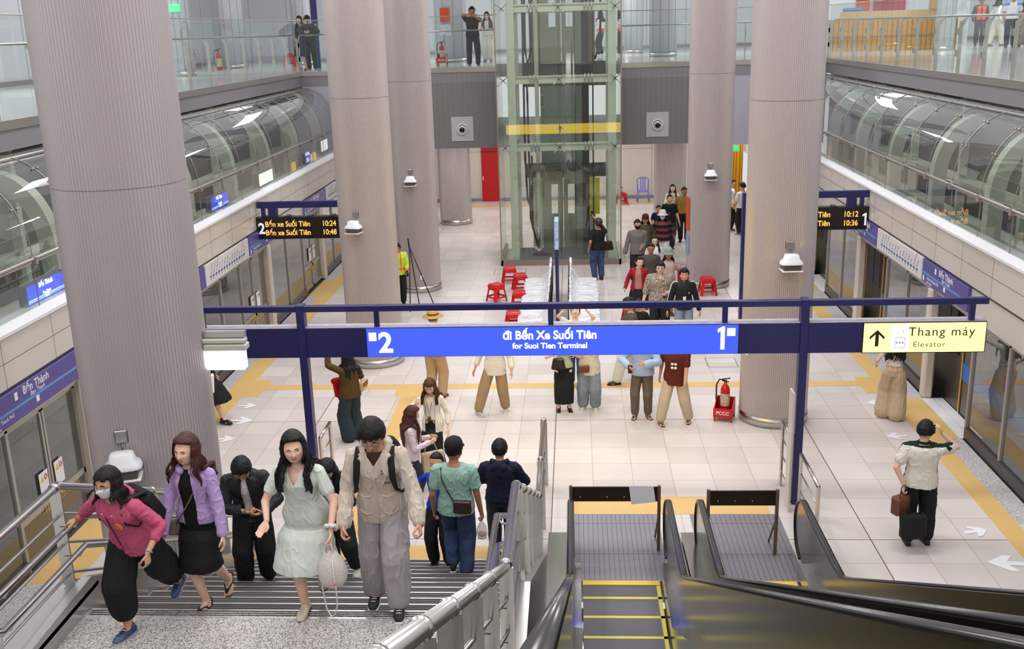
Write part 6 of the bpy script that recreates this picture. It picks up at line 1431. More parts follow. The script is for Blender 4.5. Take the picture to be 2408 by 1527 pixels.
# 3 man bowed over his phone
pb, cx3 = person('man in black jacket and black trousers bowed over a phone beside the railing', -3.38, 9.52, 1.0, 168, 1.66, False, 'm', 1.0, lean=.36, leanx=.05, head_yaw=.05, head_pitch=-.55,
    foot={1: (.13, .02, 0), -1: (-.10, -.06, 0)}, hands={1: W(-3.33, 9.16, 2.02), -1: W(-3.14, 9.14, 2.02)}, elbow={1: (.9, -.4, -.5), -1: (-.9, -.4, -.5)}, handdir=((-.7, .6, .1), (.7, .6, .1)), palm=((-.2, -.4, .8), (.2, -.4, .8)), curl=(.6, .6),
    top=dict(m=cloth('black_shell', (.018, .019, .022), .5), sleeve='long', fit=.030, hem=-.05, name='black_jacket', open_=.04, collar=True, folds=.008), bottom=dict(m=c_black2, leg=.038, folds=.008), shoes=dict(m=leatherb), hair=dict(style='short'), faces=dict(glasses=steel, closed=True), voxel=.0062)
garment_top(cx3, c_white, 'none', .012, .0, 0, 'white_shirt', folds=.004)
sp = cx3['sp']
for sd in (1, -1): b = MB(); b.tube([sp((sd*.19, .04, .40)), sp((sd*.22, -.02, .34)), sp((sd*.22, -.06, .27))], .012, 6, sy=.4); b.build('reflective_patch', mat('grey_reflective', rgb(150, 150, 156), .5), pb)
o = phone_at(cx3, 1, 'black phone in the hands of the bowed man in the black jacket', off=(-.02, .03, -.02), tilt=1.1); 

# 4 girl in the mint dress
mint = cloth('pale_mint_linen', rgb(212, 220, 212))
pb, cx4 = person('smiling young woman in pale mint buttoned dress with long wavy black hair', -2.2, 7.45, 2.0, 186, 1.60, True, 'l', 1.10, lean=.16, leanx=.02, head_yaw=.30, head_pitch=.15, head_roll=.06,
    foot={1: W(-2.26, 7.38, 1.99), -1: W(-2.19, 7.74, 2.10), (-1, 'pitch'): -.95, (1, 'yaw'): .05}, hands={1: W(-2.42, 7.12, 2.96), -1: W(-1.93, 7.14, 2.86)}, elbow={1: (.8, -1, -.2), -1: (-.7, -1, 0)}, handdir=((.25, .6, -.55), (-.05, .2, -1)), palm=((-.2, .5, .85), (.8, .4, 0)), curl=(.18, .9),
    top=dict(m=mint, sleeve='short', fit=.020, hem=-.43, flare=.20, name='mint_dress', folds=.007, front=(.355, .55), neckz=.46), bottom=None, shoes=dict(m=mat('cream_leather_shoe', rgb(206, 198, 172), .45), sole=c_black, laces=mat('cream_laces', rgb(220, 214, 196), .6)),
    hair=dict(m=hair_black, style='long', length=.30, wave=.016, part=.5, vol=1.08), faces=dict(smile=2, look=-1), voxel=.0050)
sp = cx4['sp']
for zz in (.30, .22, .14, .06, -.02, -.10, -.18): b = MB(); yy = float(np.interp(zz, [-.2, -.1, 0, .15, .25, .34], [.157, .150, .137, .122, .129, .139])); b.ell(tuple(sp((0, yy, zz))), (.0075, .004, .0075), 10); b.build('button', white, pb)
e, hd_ = cx4['EL'][-1], cx4['HD'][-1]; b = MB(); d = (hd_-e).normalized(); q = d.to_track_quat('Z', 'Y').to_matrix().to_4x4(); b.tube([Matrix.Translation(hd_-d*.03) @ q @ V(((.040+.006*(k % 2))*math.cos(t), (.040+.006*(k % 2))*math.sin(t), .01*math.sin(k*2.2))) for k, t in enumerate(np.linspace(0, 2*PI, 21)[:-1])], .017, 8, closed=True); b.build('scrunchie', mat('white_satin', rgb(226, 222, 216), .3), pb)
p0 = wpt(cx4, hd_+V((0, .03, -.10)))
b = MB(); n = 20; prof = [(.001, -.36), (.065, -.355), (.095, -.30), (.10, -.22), (.085, -.14), (.05, -.085), (.035, -.06)]
vs = []; 
for r, zz in prof:
    for k in range(n): t = 2*PI*k/n; rr = r*(1+(.10*math.sin(k*2.1+zz*20) if zz > -.3 else .04*math.sin(k*1.7))); vs.append((rr*1.15*math.cos(t), rr*.75*math.sin(t), zz))
fs = [(i*n+k, i*n+(k+1) % n, (i+1)*n+(k+1) % n, (i+1)*n+k) for i in range(len(prof)-1) for k in range(n)]+[tuple(reversed(range(n))), tuple((len(prof)-1)*n+k for k in range(n))]
b.add(vs, fs, 0, True); o = b.build('drawstring_bag', mat('cream_canvas', rgb(222, 214, 206), .7, bump=.3, bscale=80)); o.location = p0; tag(o, 'cream drawstring bag hanging from the hand of the woman in the mint dress', 'bag')
b = MB()
for dx in (-.03, .02): b.tube([(dx, 0, -.07), (dx+.0, -.05, -.02), (dx*.5, -.01, .03), (dx, .05, -.03), (dx+.02, .04, -.08)], .007, 6)
b.tube([(.02, -.06, -.1), (.03, -.085, -.22), (.035, -.07, -.36), (.03, -.05, -.50), (.0, -.03, -.60), (-.04, 0, -.64), (-.08, .03, -.58), (-.10, .03, -.40), (-.09, .04, -.20)], .006, 8); b.build('cord_strap', MATS['white_satin'], o)
b = MB(); b.ell((.03, -.08, -.30), (.012, .01, .016), 8); b.build('pink_charm', mat('pink_charm', rgb(220, 130, 130), .5), o)

# 5 tall young man in the beige parka
park = cloth('beige_nylon', rgb(206, 192, 178), .6)
pb, cx5 = person('tall young man in beige hooded parka and light grey trousers looking down', -1.58, 7.50, 2.0, 180, 1.76, False, 'm', .98, lean=.20, leanx=.02, head_yaw=.0, head_pitch=-.30,
    foot={1: W(-1.72, 7.62, 1.93), -1: W(-1.48, 7.40, 1.99), (1, 'pitch'): -.12, (1, 'yaw'): .0}, hands={1: W(-1.84, 7.22, 2.88), -1: W(-1.24, 7.18, 2.92)}, elbow={1: (.35, -1, 0), -1: (-.35, -1, 0)}, palm=((-1, .1, 0), (1, .1, 0)), curl=(.85, .95),
    top=dict(m=park, sleeve='long', fit=.036, sl_w=.75, hem=-.13, flare=-.12, name='hooded_parka', hood=True, folds=.013, front=(.40, .8)), bottom=dict(m=cloth('light_grey_cotton', rgb(176, 168, 170)), leg=.040, folds=.012, taper=1.0), shoes=dict(m=mat('black_canvas', (.015, .015, .016), .7), sole=white, laces=white),
    hair=dict(style='short', vol=1.03, fringe=.12), faces=dict(glasses=black, closed=True, smile=1), voxel=.0055)
sp = cx5['sp']; garment_top(cx5, cloth('brown_tee', rgb(72, 54, 46)), 'none', .010, .1, 0, 'brown_undershirt', folds=.003)
STR = []
for sd in (1, -1): b = MB(); STR.append(b); b.tube([sp((sd*.125, -.12, .42)), sp((sd*.125, .0, .485)), sp((sd*.13, .105, .42)), sp((sd*.14, .155, .30)), sp((sd*.155, .148, .20)), sp((sd*.19, .08, .12)), sp((sd*.15, -.15, .08))], [.02, .026, .028, .026, .015, .012, .012], 8, sy=.3)
bp = MB(); loft(bp, [(sp((0, -.22, .0)), .13, .07, cx5['X_'], cx5['Y_']), (sp((0, -.24, .1)), .15, .09, cx5['X_'], cx5['Y_']), (sp((0, -.24, .3)), .15, .085, cx5['X_'], cx5['Y_']), (sp((0, -.21, .42)), .11, .05, cx5['X_'], cx5['Y_'])], 20, 3)
o = bp.build('backpack', c_black); o.matrix_world = Matrix.Translation(pb.location) @ Matrix.Rotation(pb.rotation_euler[2], 4, 'Z'); tag(o, 'black backpack with wide straps worn over the beige parka', 'backpack'); [q_.build('shoulder_strap', c_black, o) for q_ in STR]
RL5 = cx5['RL']
Mx = Matrix.Translation(sp((-.10, .168, .27))) @ RL5.to_4x4() @ Matrix.Rotation(PI, 4, 'Z') @ Matrix.Rotation(PI/2, 4, 'X'); text('chest_lettering', 'BEEL', .026, Mx, black, pb, bold=.0008)
b = MB(); b.tube([sp((.004, .172, zz)) for zz in np.linspace(-.09, .36, 8)], .005, 6, sy=.5); b.build('zip_flap', park, pb)
for sd in (1, -1):
    b = MB(); b.tube([sp((sd*.045, .170, .155)), sp((sd*.09, .168, .148)), sp((sd*.145, .145, .165))], .006, 6, sy=.5); b.tube([sp((sd*.05, .170, -.005)), sp((sd*.1, .165, -.02)), sp((sd*.15, .14, .01))], .005, 6, sy=.5); b.build('pocket_flap', park, pb)
for zz in (.37, .345): b = MB(); b.ell(tuple(sp((-.06, .150, zz))), (.007,)*3, 8); b.build('snap_button', leatherd, pb)

# 6 masked girl behind
pb, cx6 = person('girl with round glasses and black mask climbing behind the mint dress', -2.62, 9.95, .83, 178, 1.57, True, 'l', .96, lean=.30, head_pitch=-.45, foot={1: (.10, -.22, -.12), -1: W(-2.44, 9.98, .90), (-1, 'pitch'): -.2}, hands={1: (.16, .26, .96), -1: W(-2.48, 9.66, 1.93)}, palm=((0, 0, 1), (1, 0, 0)), curl=(.5, .7),
    top=dict(m=cloth('pale_blue_cotton', rgb(196, 208, 226)), sleeve='none', fit=.016, hem=-.10, name='pale_blue_shirt'), bottom=dict(m=c_black2, leg=.035), shoes=dict(m=mat('white_clog', rgb(214, 208, 196), .5), sole=paper), hair=dict(style='long', length=.34, fringe=.15, wave=.006), faces=dict(mask=c_black, glasses=steelp, closed=True), voxel=.0068)
garment_top(cx6, c_navy, 'long', .028, -.16, 0, 'navy_cardigan', open_=.07, folds=.007)
# 7 man in the pale green tee going down
green = cloth('seafoam_jersey', rgb(152, 190, 176))
pb, cx7 = person('man in seafoam T-shirt, black cap and blue jeans going down, seen from behind', -1.36, 10.35, .60, 4, 1.70, False, 'd', 1.06, lean=-.02, head_yaw=-.15, foot={-1: (-.08, .08, .06), 1: (.08, .04, -.01)}, hands={-1: W(-1.62, 10.42, 1.42), 1: W(-1.08, 10.40, 1.36)}, palm=((-1, .2, 0), (1, .2, 0)), curl=(.9, .4),
    top=dict(m=green, sleeve='short', fit=.030, hem=-.09, folds=.010, name='tshirt'), bottom=dict(m=c_jean, leg=.026, folds=.011), shoes=dict(m=black, sole=white), hair=dict(style='crop', hat=dict(m=c_black, kind='cap')), faces=False, voxel=.006)
sp = cx7['sp']; qq = [wpt(cx7, sp(p_)) for p_ in ((-.14, -.13, .44), (-.1, .0, .50), (-.03, -.0, .0))]
bo = bag(*wpt(cx7, sp((.10, -.155, .04))), .20, .15, .06, leatherd, 'dark brown crossbody bag on the back of the man in the seafoam T-shirt', rz=-.1, strap_pts=[wpt(cx7, sp(p_)) for p_ in ((.02, -.155, .08), (-.06, -.15, .22), (-.12, -.135, .36), (-.135, -.07, .455), (-.12, .02, .46))], strap_r=.010)
b = MB(); b.lathe([(.001, -.24), (.05, -.235), (.062, -.18), (.05, -.1), (.014, -.03), (.012, .0)], n=14); o = b.build('plastic_bag', glass('poly_bag', (.92, .9, .9), 1.0, .35, (.9, .8, .78))); o.location = wpt(cx7, cx7['HD'][1]+V((0, .01, -.09))); tag(o, 'small clear plastic bag held by the man in the seafoam T-shirt', 'bag')
b = MB(); b.ell((0, 0, -.19), (.045, .04, .035), 12); b.build('pink_contents', mat('pink_food', rgb(214, 150, 138), .6), o)
# 8 woman partly hidden behind him
person('person with dark hair in blue top and black trousers, mostly hidden by the seafoam T-shirt', -1.66, 11.1, .33, 190, 1.5, True, 'm', .95, hands={1: (.26, .10, 1.05)}, top=dict(m=cloth('royal_blue', rgb(36, 64, 190)), sleeve='short'), bottom=dict(m=c_black2, leg=.03), shoes=dict(m=black), hair=dict(style='bun'), faces=False, voxel=.01)
# 9 man in navy hoodie
pb, cx9 = person('man in navy hooded sweatshirt at the foot of the stairs, seen from behind', -.98, 11.85, 0, 2, 1.66, False, 'm', 1.06, hands={1: (.14, .26, 1.02), -1: (-.16, .26, 1.02)}, elbow={1: (1, -.5, -.3), -1: (-1, -.5, -.3)}, top=dict(m=c_navy, sleeve='long', fit=.032, hood=True, name='hooded_sweatshirt', folds=.009), bottom=dict(m=c_jeand, leg=.026), shoes=dict(m=black), hair=dict(style='short'), faces=False, voxel=.007)
# 10 woman in brown with the red jacket
brown = cloth('olive_brown_chiffon', rgb(84, 62, 34))
pb, cxa = person('woman in olive brown blouse holding up a phone, red jacket over her arm', -3.76, 15.9, 0, 312, 1.60, True, 'l', 1.0, head_pitch=.12, hands={-1: (-.17, .34, 1.52), 1: (.10, .22, 1.02)}, elbow={-1: (-.8, .2, -1), 1: (1, -.3, -.4)}, palm=((-.5, 0, 1), (1, .3, 0)),
    top=dict(m=brown, sleeve='mid', fit=.034, hem=-.10, name='blouse'), bottom=dict(m=cloth('dark_teal_denim', rgb(44, 58, 66)), leg=.048, folds=.009, taper=1.35, name='wide_trousers'), shoes=dict(m=black), hair=dict(style='long', length=.26, fringe=.1), faces=dict(mask=c_black), voxel=.009)
phone_at(cxa, -1, 'phone held up by the woman in the olive brown blouse', steeld, (0, 0, .04))
b = MB(); c = V((.02, .26, .98))
for k in range(7): cap_mesh(b, c+V((-.13+.045*k, .02*math.sin(k*2), .03*math.cos(k*3))), c+V((-.10+.035*k, .03*math.cos(k*2), -.42+.09*abs(k-3)*.7)), .055, .038, 10)
cap_mesh(b, c+V((-.14, 0, .03)), c+V((.13, 0, .03)), .06, .06, 10); o = remesh(b, 'red_jacket', cloth('scarlet_cloth', rgb(186, 14, 22)), .010, None, 3, .02); o.matrix_world = Matrix.Translation(pb.location) @ Matrix.Rotation(pb.rotation_euler[2], 4, 'Z'); tag(o, 'scarlet jacket draped over the arm of the woman in olive brown', 'jacket')
sp = cxa['sp']; bag(*wpt(cxa, sp((.24, -.06, .06))), .25, .16, .08, mat('tan_bag', rgb(196, 168, 124), .5), 'tan and brown shoulder bag of the woman in the olive brown blouse', rz=-math.radians(312)+.6, strap_pts=[wpt(cxa, sp(p_)) for p_ in ((.22, -.02, .12), (.19, -.05, .35), (.13, -.02, .47), (.2, .05, .3), (.26, .0, .12))], sm=leather)
# 11 woman in white taking a photo
pb, cxb = person('woman with white open shirt and long black skirt looking at her phone', -2.2, 14.5, 0, 192, 1.60, True, 'l', .92, head_pitch=-.35, head_yaw=.1, hands={1: (.15, .30, 1.23), -1: (-.26, .05, .80)}, elbow={1: (1, -.2, -.8)}, palm=((-.6, 0, .6), (1, 0, 0)), curl=(.5, .3),
    top=dict(m=c_white, sleeve='none', fit=.008, hem=.06, name='white_vest', folds=.004, neckz=.44), bottom=dict(m=c_black, kind='skirt', length=.80, flare=.045, top=.12), shoes=dict(m=white), hair=dict(m=hair_auburn, style='long', length=.22, fringe=.12), voxel=.0075)
garment_top(cxb, cloth('white_gauze', rgb(228, 226, 218)), 'mid', .024, -.16, 0, 'white_open_shirt', open_=.085, folds=.008)
phone_at(cxb, 1, 'pale phone held by the woman with the white open shirt', mat('pale_phone', rgb(222, 214, 204), .3), (-.02, .0, .02), .2)
b = MB(); sp = cxb['sp']; b.tube([sp((.05, -.02, .47)), sp((.04, .12, .36)), sp((0, .14, .14)), sp((-.04, .12, .36)), sp((-.05, -.02, .47))], .004, 6); b.build('lanyard', leatherd, pb); b = MB(); b.rbox((-.025, -.01, -.035), (.025, .01, .035), .004, M=Matrix.Translation(sp((0, .145, .10)))); b.build('card_pouch', leather, pb)
b = MB(); b.tube([cxb['hc']+cxb['RH'] @ V((.085*math.cos(t), .05+.01*math.sin(t*3), .088+.015*math.sin(t))) for t in np.linspace(0, PI, 9)], .008, 6); b.build('sunglasses', black, pb)
# 12 girl with very long hair
pb, cxc = person('girl in pale pink shirt with very long auburn hair carrying a tote, side view', -2.36, 13.35, 0, 75, 1.56, True, 'l', .9, head_pitch=-.2, hands={1: (.1, .25, 1.02), -1: (-.1, .28, 1.02)}, top=dict(m=cloth('pale_pink_cotton', rgb(224, 204, 210)), sleeve='long', fit=.028, hem=-.14), bottom=dict(m=c_jeand, leg=.03), shoes=dict(m=white), hair=dict(m=hair_auburn, style='long', length=.40, front_locks=False), voxel=.0078)
bag(-2.08, 13.52, .62, .34, .36, .08, mat('kraft_tote', rgb(206, 184, 150), .7), 'beige tote bag beside the black skirt and the pale pink shirt', 'bag', .5, 'tote_bag', [(-2.18, 13.47, .78), (-2.16, 13.45, 1.04), (-2.08, 13.48, 1.04), (-2.0, 13.54, .78)], flap=False)
# 13 straw hat
lace = cloth('lace_print', rgb(224, 218, 204), var=.5, vscale=36, col2=rgb(120, 104, 84))
person('person in straw hat, lace patterned shirt and khaki trousers behind the blue sign', -2.62, 17.9, 0, 20, 1.68, False, 'm', 1.05, foot={1: (.10, .05, 0), -1: (-.10, -.05, 0)}, hands={-1: (-.1, .3, 1.2), 1: (.1, .3, 1.2)}, top=dict(m=lace, sleeve='short', fit=.03, hem=-.06), bottom=dict(m=c_khaki, leg=.03), shoes=dict(m=leather), hair=dict(style='short', hat=dict(m=mat('straw', rgb(204, 158, 92), .7, bump=.4, bscale=120), kind='straw', m2=leather)), faces=False, voxel=.010)
# 14 white shirt, khaki trousers
person('person in cream shirt and khaki trousers striding under the blue sign', -1.44, 17.1, 0, 190, 1.66, False, 'm', 1.0, foot={1: (.30, .12, 0), -1: (-.13, -.16, 0), (1, 'yaw'): .9}, hands={1: (.36, .02, .84), -1: (-.32, .1, .84)}, top=dict(m=c_cream, sleeve='mid', fit=.034, hem=-.16, collar=True), bottom=dict(m=cloth('tan_cotton', rgb(164, 140, 108)), leg=.034), shoes=dict(m=mat('silver_trainer', rgb(196, 194, 190), .4), sole=white, laces=c_grey), hair=dict(style='short'), voxel=.009)
# 15 long black skirt
pb, cxd = person('woman in sage top and narrow long black skirt with black handbag', -.24, 17.2, 0, 176, 1.56, True, 'l', 1.0, hands={1: (.2, .24, 1.12), -1: (-.18, .26, 1.12)}, top=dict(m=cloth('sage_knit', rgb(190, 196, 168)), sleeve='short', fit=.02, hem=-.02), bottom=dict(m=c_black, kind='skirt', length=.78, flare=-.01), shoes=dict(m=black, sole=white), hair=dict(style='long', length=.25), voxel=.009)
bag(*wpt(cxd, (.1, .22, .96)), .26, .20, .10, leatherb, 'black handbag carried before the narrow black skirt', rz=.1, flap=False, taper=.3)
# 16 jeans and beige shirt
pb, cxe = person('woman in sheer beige shirt and pale rolled jeans with brown crossbody bag', .22, 17.3, 0, 186, 1.52, True, 'l', 1.0, foot={1: (.12, .0, 0), -1: (-.10, .0, 0)}, hands={1: (.2, .28, 1.2), -1: (-.2, .28, 1.2)}, top=dict(m=cloth('ivory_voile', rgb(222, 214, 198)), sleeve='long', fit=.05, hem=-.18), bottom=dict(m=c_jeanl, leg=.05, folds=.012), shoes=dict(m=MATS['cream_leather_shoe'], sole=white), hair=dict(style='long', length=.25), voxel=.009)
bag(*wpt(cxe, (.08, .22, .82)), .19, .13, .06, leather, 'brown crossbody bag over the sheer beige shirt', rz=.1)
# 17 arms raised photographer
person('woman with raised arms looking up between the wrapped bench and the blue sign', -.02, 18.6, 0, 182, 1.56, True, 'l', 1.0, head_pitch=.55, hands={1: (.17, .12, 1.55), -1: (-.20, .12, 1.52)}, elbow={1: (1, .3, .3), -1: (-1, .3, .1)}, handdir=((-.3, .3, 1), (.2, .3, 1)), palm=((0, 1, 0), (0, 1, 0)), top=dict(m=c_white, sleeve='short', fit=.02, neckz=.42), bottom=dict(m=c_jean, leg=.03), shoes=dict(m=white), hair=dict(style='bun'), voxel=.009)
# 18 grey shirt man, cream trousers
person('man in dark grey shirt and cream trousers standing side on, with black slippers', 1.0, 18.65, 0, 265, 1.70, False, 'm', 1.0, foot={1: (.05, -.22, 0), -1: (-.06, .26, 0)}, hands={1: (.22, .12, 1.0), -1: (-.2, .3, 1.1)}, top=dict(m=c_dgrey, sleeve='long', fit=.03), bottom=dict(m=c_cream, leg=.04), shoes=dict(m=black), hair=dict(style='short'), voxel=.009)
# 19 light blue jacket
pb, cxf = person('person in light blue jacket and taupe trousers with sandals, phone in hand', 1.12, 16.85, 0, 190, 1.62, False, 'm', 1.0, foot={1: (.12, .02, 0), -1: (-.10, -.03, 0), (-1, 'yaw'): .5}, hands={1: (.22, .24, 1.02), -1: (-.1, .28, 1.08)}, elbow={1: (1, -.4, -.4), -1: (-1, -.3, -.4)}, curl=(.5, .5), top=dict(m=cloth('powder_blue_nylon', rgb(168, 190, 220), .5), sleeve='long', fit=.05, hem=-.08), bottom=dict(m=cloth('taupe_cotton', rgb(104, 92, 84)), leg=.022), shoes=dict(m=leatherb, kind='sandal'), hair=dict(style='short'), voxel=.009)
phone_at(cxf, 1, 'black phone held by the person in the light blue jacket', off=(0, 0, -.02))
# 20 maroon tee
pb, cxg = person('person in maroon printed T-shirt and light taupe trousers striding in sandals', 1.66, 16.6, 0, 196, 1.58, False, 'm', 1.06, foot={1: (.22, .14, 0), -1: (-.22, -.10, 0), (1, 'yaw'): .6}, hands={1: (.28, -.1, .82), -1: (-.2, .22, .80)}, top=dict(m=cloth('maroon_jersey', rgb(92, 36, 28)), sleeve='short', fit=.04, hem=-.16), bottom=dict(m=c_beige, leg=.035), shoes=dict(m=leatherd, kind='sandal'), hair=dict(style='short'), voxel=.009)
b = MB(); sp = cxg['sp']
for q in ((-.03, .165, .26), (.03, .165, .26), (-.03, .168, .19), (.03, .168, .19)): b.ell(tuple(sp(q)), (.026, .006, .024), 10)
b.build('white_chest_print', paper, pb)
# 21 lift onlooker
pb, cxh = person('man in black T-shirt and jeans photographing the lift, shoulder bag at his side', .60, 27.05, 0, 340, 1.68, False, 'd', 1.05, head_pitch=.4, hands={-1: (-.27, .0, .86), 1: (-.02, .40, 1.72)}, elbow={1: (.9, .2, -.5)}, top=dict(m=c_black, sleeve='short', fit=.03, hem=-.08), bottom=dict(m=c_jean, leg=.026), shoes=dict(m=black), hair=dict(style='crop', hat=dict(m=leatherd, kind='cap')), faces=False, voxel=.010)
phone_at(cxh, 1, 'phone raised by the man photographing the lift', steeld, (0, 0, .03))
bag(*wpt(cxh, (.27, -.02, .92)), .34, .26, .10, leatherd, 'dark shoulder bag of the man photographing the lift', rz=.5, strap_pts=[wpt(cxh, p_) for p_ in ((.26, .0, 1.05), (.2, .02, 1.3), (.12, -.02, 1.45), (.2, -.06, 1.3), (.28, -.04, 1.05))], flap=False, taper=.35)
# crowd right of the lift
leop = mat('leopard_print_cloth', rgb(206, 188, 170), .7, var=.6, vscale=38, col2=rgb(48, 38, 34)); strp = mat('rust_stripes', rgb(128, 58, 40), .7)
def stripes(q, n, p): return 1 if int(q[2]*11+20) % 2 else 0
person('man with black face mask and grey long sleeved shirt leading the far crowd', 1.62, 26.7, 0, 178, 1.70, False, 'm', 1.02, hands={1: (.33, .0, .80), -1: (-.1, .24, 1.0)}, top=dict(m=c_grey, sleeve='long', fit=.036, hem=-.14), bottom=dict(m=c_black2, leg=.03), shoes=dict(m=black), hair=dict(style='short'), faces=dict(mask=c_black, glasses=black), voxel=.010)
person('woman in maroon cap and olive jacket behind the masked man in grey', 1.92, 28.1, 0, 186, 1.58, True, 'm', 1.0, top=dict(m=cloth('olive_cotton', rgb(84, 82, 62)), sleeve='long', fit=.036, hem=-.12), bottom=dict(m=c_dgrey), shoes=dict(m=black), hair=dict(style='bob', hat=dict(m=cloth('maroon_cap', rgb(84, 40, 36)), kind='cap')), voxel=.011)
person('boy in dark navy T-shirt behind the rust striped sweater', 2.50, 30.9, 0, 182, 1.36, False, 'm', 1.0, top=dict(m=c_navy, sleeve='short', fit=.03), bottom=dict(m=c_dgrey), shoes=dict(m=black), hair=dict(style='short'), voxel=.012)
pb, cxi = person('woman in black T-shirt with red print among the far crowd', 2.84, 31.0, 0, 184, 1.66, True, 'l', 1.06, head_yaw=.2, hands={-1: (-.3, .05, .8)}, top=dict(m=c_black, sleeve='short', fit=.036, hem=-.1), bottom=dict(m=c_jeand, leg=.026), shoes=dict(m=black), hair=dict(style='bun'), voxel=.012)
b = MB(); sp = cxi['sp']; [b.ell(tuple(sp((.04*math.cos(k*2.4)*(.4+k*.06), .158, .2+.04*math.sin(k*2.4)))), (.012, .004, .016), 6) for k in range(9)]; b.build('red_chest_print', mat('faded_red_print', rgb(150, 70, 70), .6), pb)
person('woman with long black hair and pale jacket at the back of the far crowd', 3.14, 33.3, 0, 184, 1.62, True, 'l', 1.0, hands={1: (.12, .2, 1.2)}, top=dict(m=c_cream, sleeve='long', fit=.035), bottom=dict(m=c_dgrey), shoes=dict(m=black), hair=dict(style='long', length=.28), voxel=.012)
person('man in mustard jacket with crossbody strap, half hidden by the ribbed column', 3.38, 32.0, 0, 186, 1.72, False, 'd', 1.05, top=dict(m=cloth('mustard_cloth', rgb(168, 124, 60)), sleeve='long', fit=.035), bottom=dict(m=c_black2), shoes=dict(m=black), hair=dict(style='short'), voxel=.012)
person('child in white bucket hat, white mask and rust and navy striped sweater', 2.42, 28.5, 0, 184, 1.60, True, 'm', 1.1, hands={1: (.3, .04, .9), -1: (-.32, .0, .9)}, top=dict(m=strp, mats=[strp, c_navy], mfun=stripes, sleeve='long', fit=.05, hem=-.12, collar=True), bottom=dict(m=c_white, leg=.03), shoes=dict(m=c_grey), hair=dict(style='bob', hat=dict(m=c_white, kind='bucket')), faces=dict(mask=paper), voxel=.011)
person('woman in white shirt with glasses and shoulder straps amid the crowd', 1.94, 25.1, 0, 178, 1.58, True, 'l', 1.0, top=dict(m=c_white, sleeve='mid', fit=.03, collar=True), bottom=dict(m=c_black2), shoes=dict(m=black), hair=dict(style='long', length=.24), faces=dict(glasses=steeld), voxel=.010)
person('person with dark glasses peering between the red cardigan and the white shirt', 1.78, 24.1, 0, 182, 1.60, False, 'd', 1.0, top=dict(m=c_dgrey, sleeve='short'), bottom=dict(m=c_dgrey), shoes=dict(m=black), hair=dict(style='short'), faces=dict(glasses=black), voxel=.012)
pb, cxj = person('woman in red cardigan, dusty pink top and short black skirt', 1.42, 22.8, 0, 190, 1.58, True, 'l', 1.06, head_yaw=.5, head_pitch=-.1, foot={1: (.1, .06, 0), -1: (-.1, -.12, 0)}, hands={1: (.3, .06, .84)}, top=dict(m=cloth('dusty_pink', rgb(176, 128, 118)), sleeve='none', fit=.01), bottom=dict(m=c_black, kind='skirt', length=.36, flare=.12), shoes=dict(m=mat('khaki_shoe', rgb(150, 140, 110), .6)), hair=dict(style='bun'), voxel=.009)
garment_top(cxj, cloth('crimson_knit', rgb(160, 26, 34)), 'long', .026, -.08, 0, 'red_cardigan', open_=.085)
pb, cxk = person('man in leopard print shirt and black trousers with phone, black framed glasses', 1.80, 21.6, 0, 184, 1.72, False, 'l', 1.16, hands={1: (.36, .06, .82), -1: (-.14, .28, 1.08)}, curl=(.3, .6), top=dict(m=leop, sleeve='mid', fit=.05, hem=-.16, collar=True, front=(.38, .4), sl_end=.1), bottom=dict(m=c_black2, leg=.03), shoes=dict(m=black), hair=dict(style='short'), faces=dict(glasses=black), voxel=.008)
phone_at(cxk, -1, 'dark phone in the hand of the man in the leopard print shirt', off=(.02, 0, -.02), tilt=.6)
pb, cxl = person('woman in grey green bucket hat and pale rose shirt dress carrying a red bag', 2.14, 23.5, 0, 180, 1.58, True, 'd', 1.0, hands={-1: (-.3, .08, .84)}, top=dict(m=cloth('pale_rose_linen', rgb(200, 176, 168)), sleeve='short', fit=.03, hem=-.5, flare=.1, collar=True, name='shirt_dress'), bottom=None, shoes=dict(m=leather), hair=dict(style='bob', hat=dict(m=cloth('grey_green_hat', rgb(142, 150, 140)), kind='bucket')), voxel=.010)
bag(2.48, 23.4, .92, .26, .34, .12, cloth('red_bag_cloth', rgb(176, 30, 44)), 'red tote bag beside the pale rose shirt dress', flap=False, strap_pts=[(2.4, 23.4, 1.06), (2.42, 23.42, 1.22), (2.54, 23.42, 1.22), (2.56, 23.4, 1.06)], name='tote_bag')
blk = cloth('black_track_jacket', (.014, .014, .016), .55)
pb, cxm = person('man in black track jacket with white sleeve stripes and a staff pass', 2.24, 20.95, 0, 180, 1.72, False, 'm', 1.0, hands={1: (.33, .0, .80), -1: (-.33, .0, .80)}, top=dict(m=blk, sleeve='long', fit=.026, hem=-.1, collar=True), bottom=dict(m=c_jeanl, leg=.024), shoes=dict(m=black), hair=dict(style='short'), voxel=.0075)
b = MB()
for sd in (1, -1):
    for k in range(3):
        o_ = (k-1)*.014; shp, e, hd_ = cxm['sh'][sd], cxm['EL'][sd], cxm['HD'][sd]; out = V((sd*.073, o_*1.2, .0)); b.tube([cxm['sp']((sd*.10, o_, .475)), shp+V((sd*.02, o_, .076)), shp+V((sd*.062, o_, .035)), shp*.5+e*.5+out, e+out*.9, e*.3+hd_*.7+out*.75], .0045, 6)
b.build('sleeve_stripes', paper, pb)
sp = cxm['sp']; b = MB(); b.tube([sp((.05, .02, .48)), sp((.03, .13, .38)), sp((0, .15, .2)), sp((-.03, .13, .38)), sp((-.05, .02, .48))], .004, 6); b.build('lanyard', mat('blue_ribbon', rgb(60, 76, 130), .6), pb)
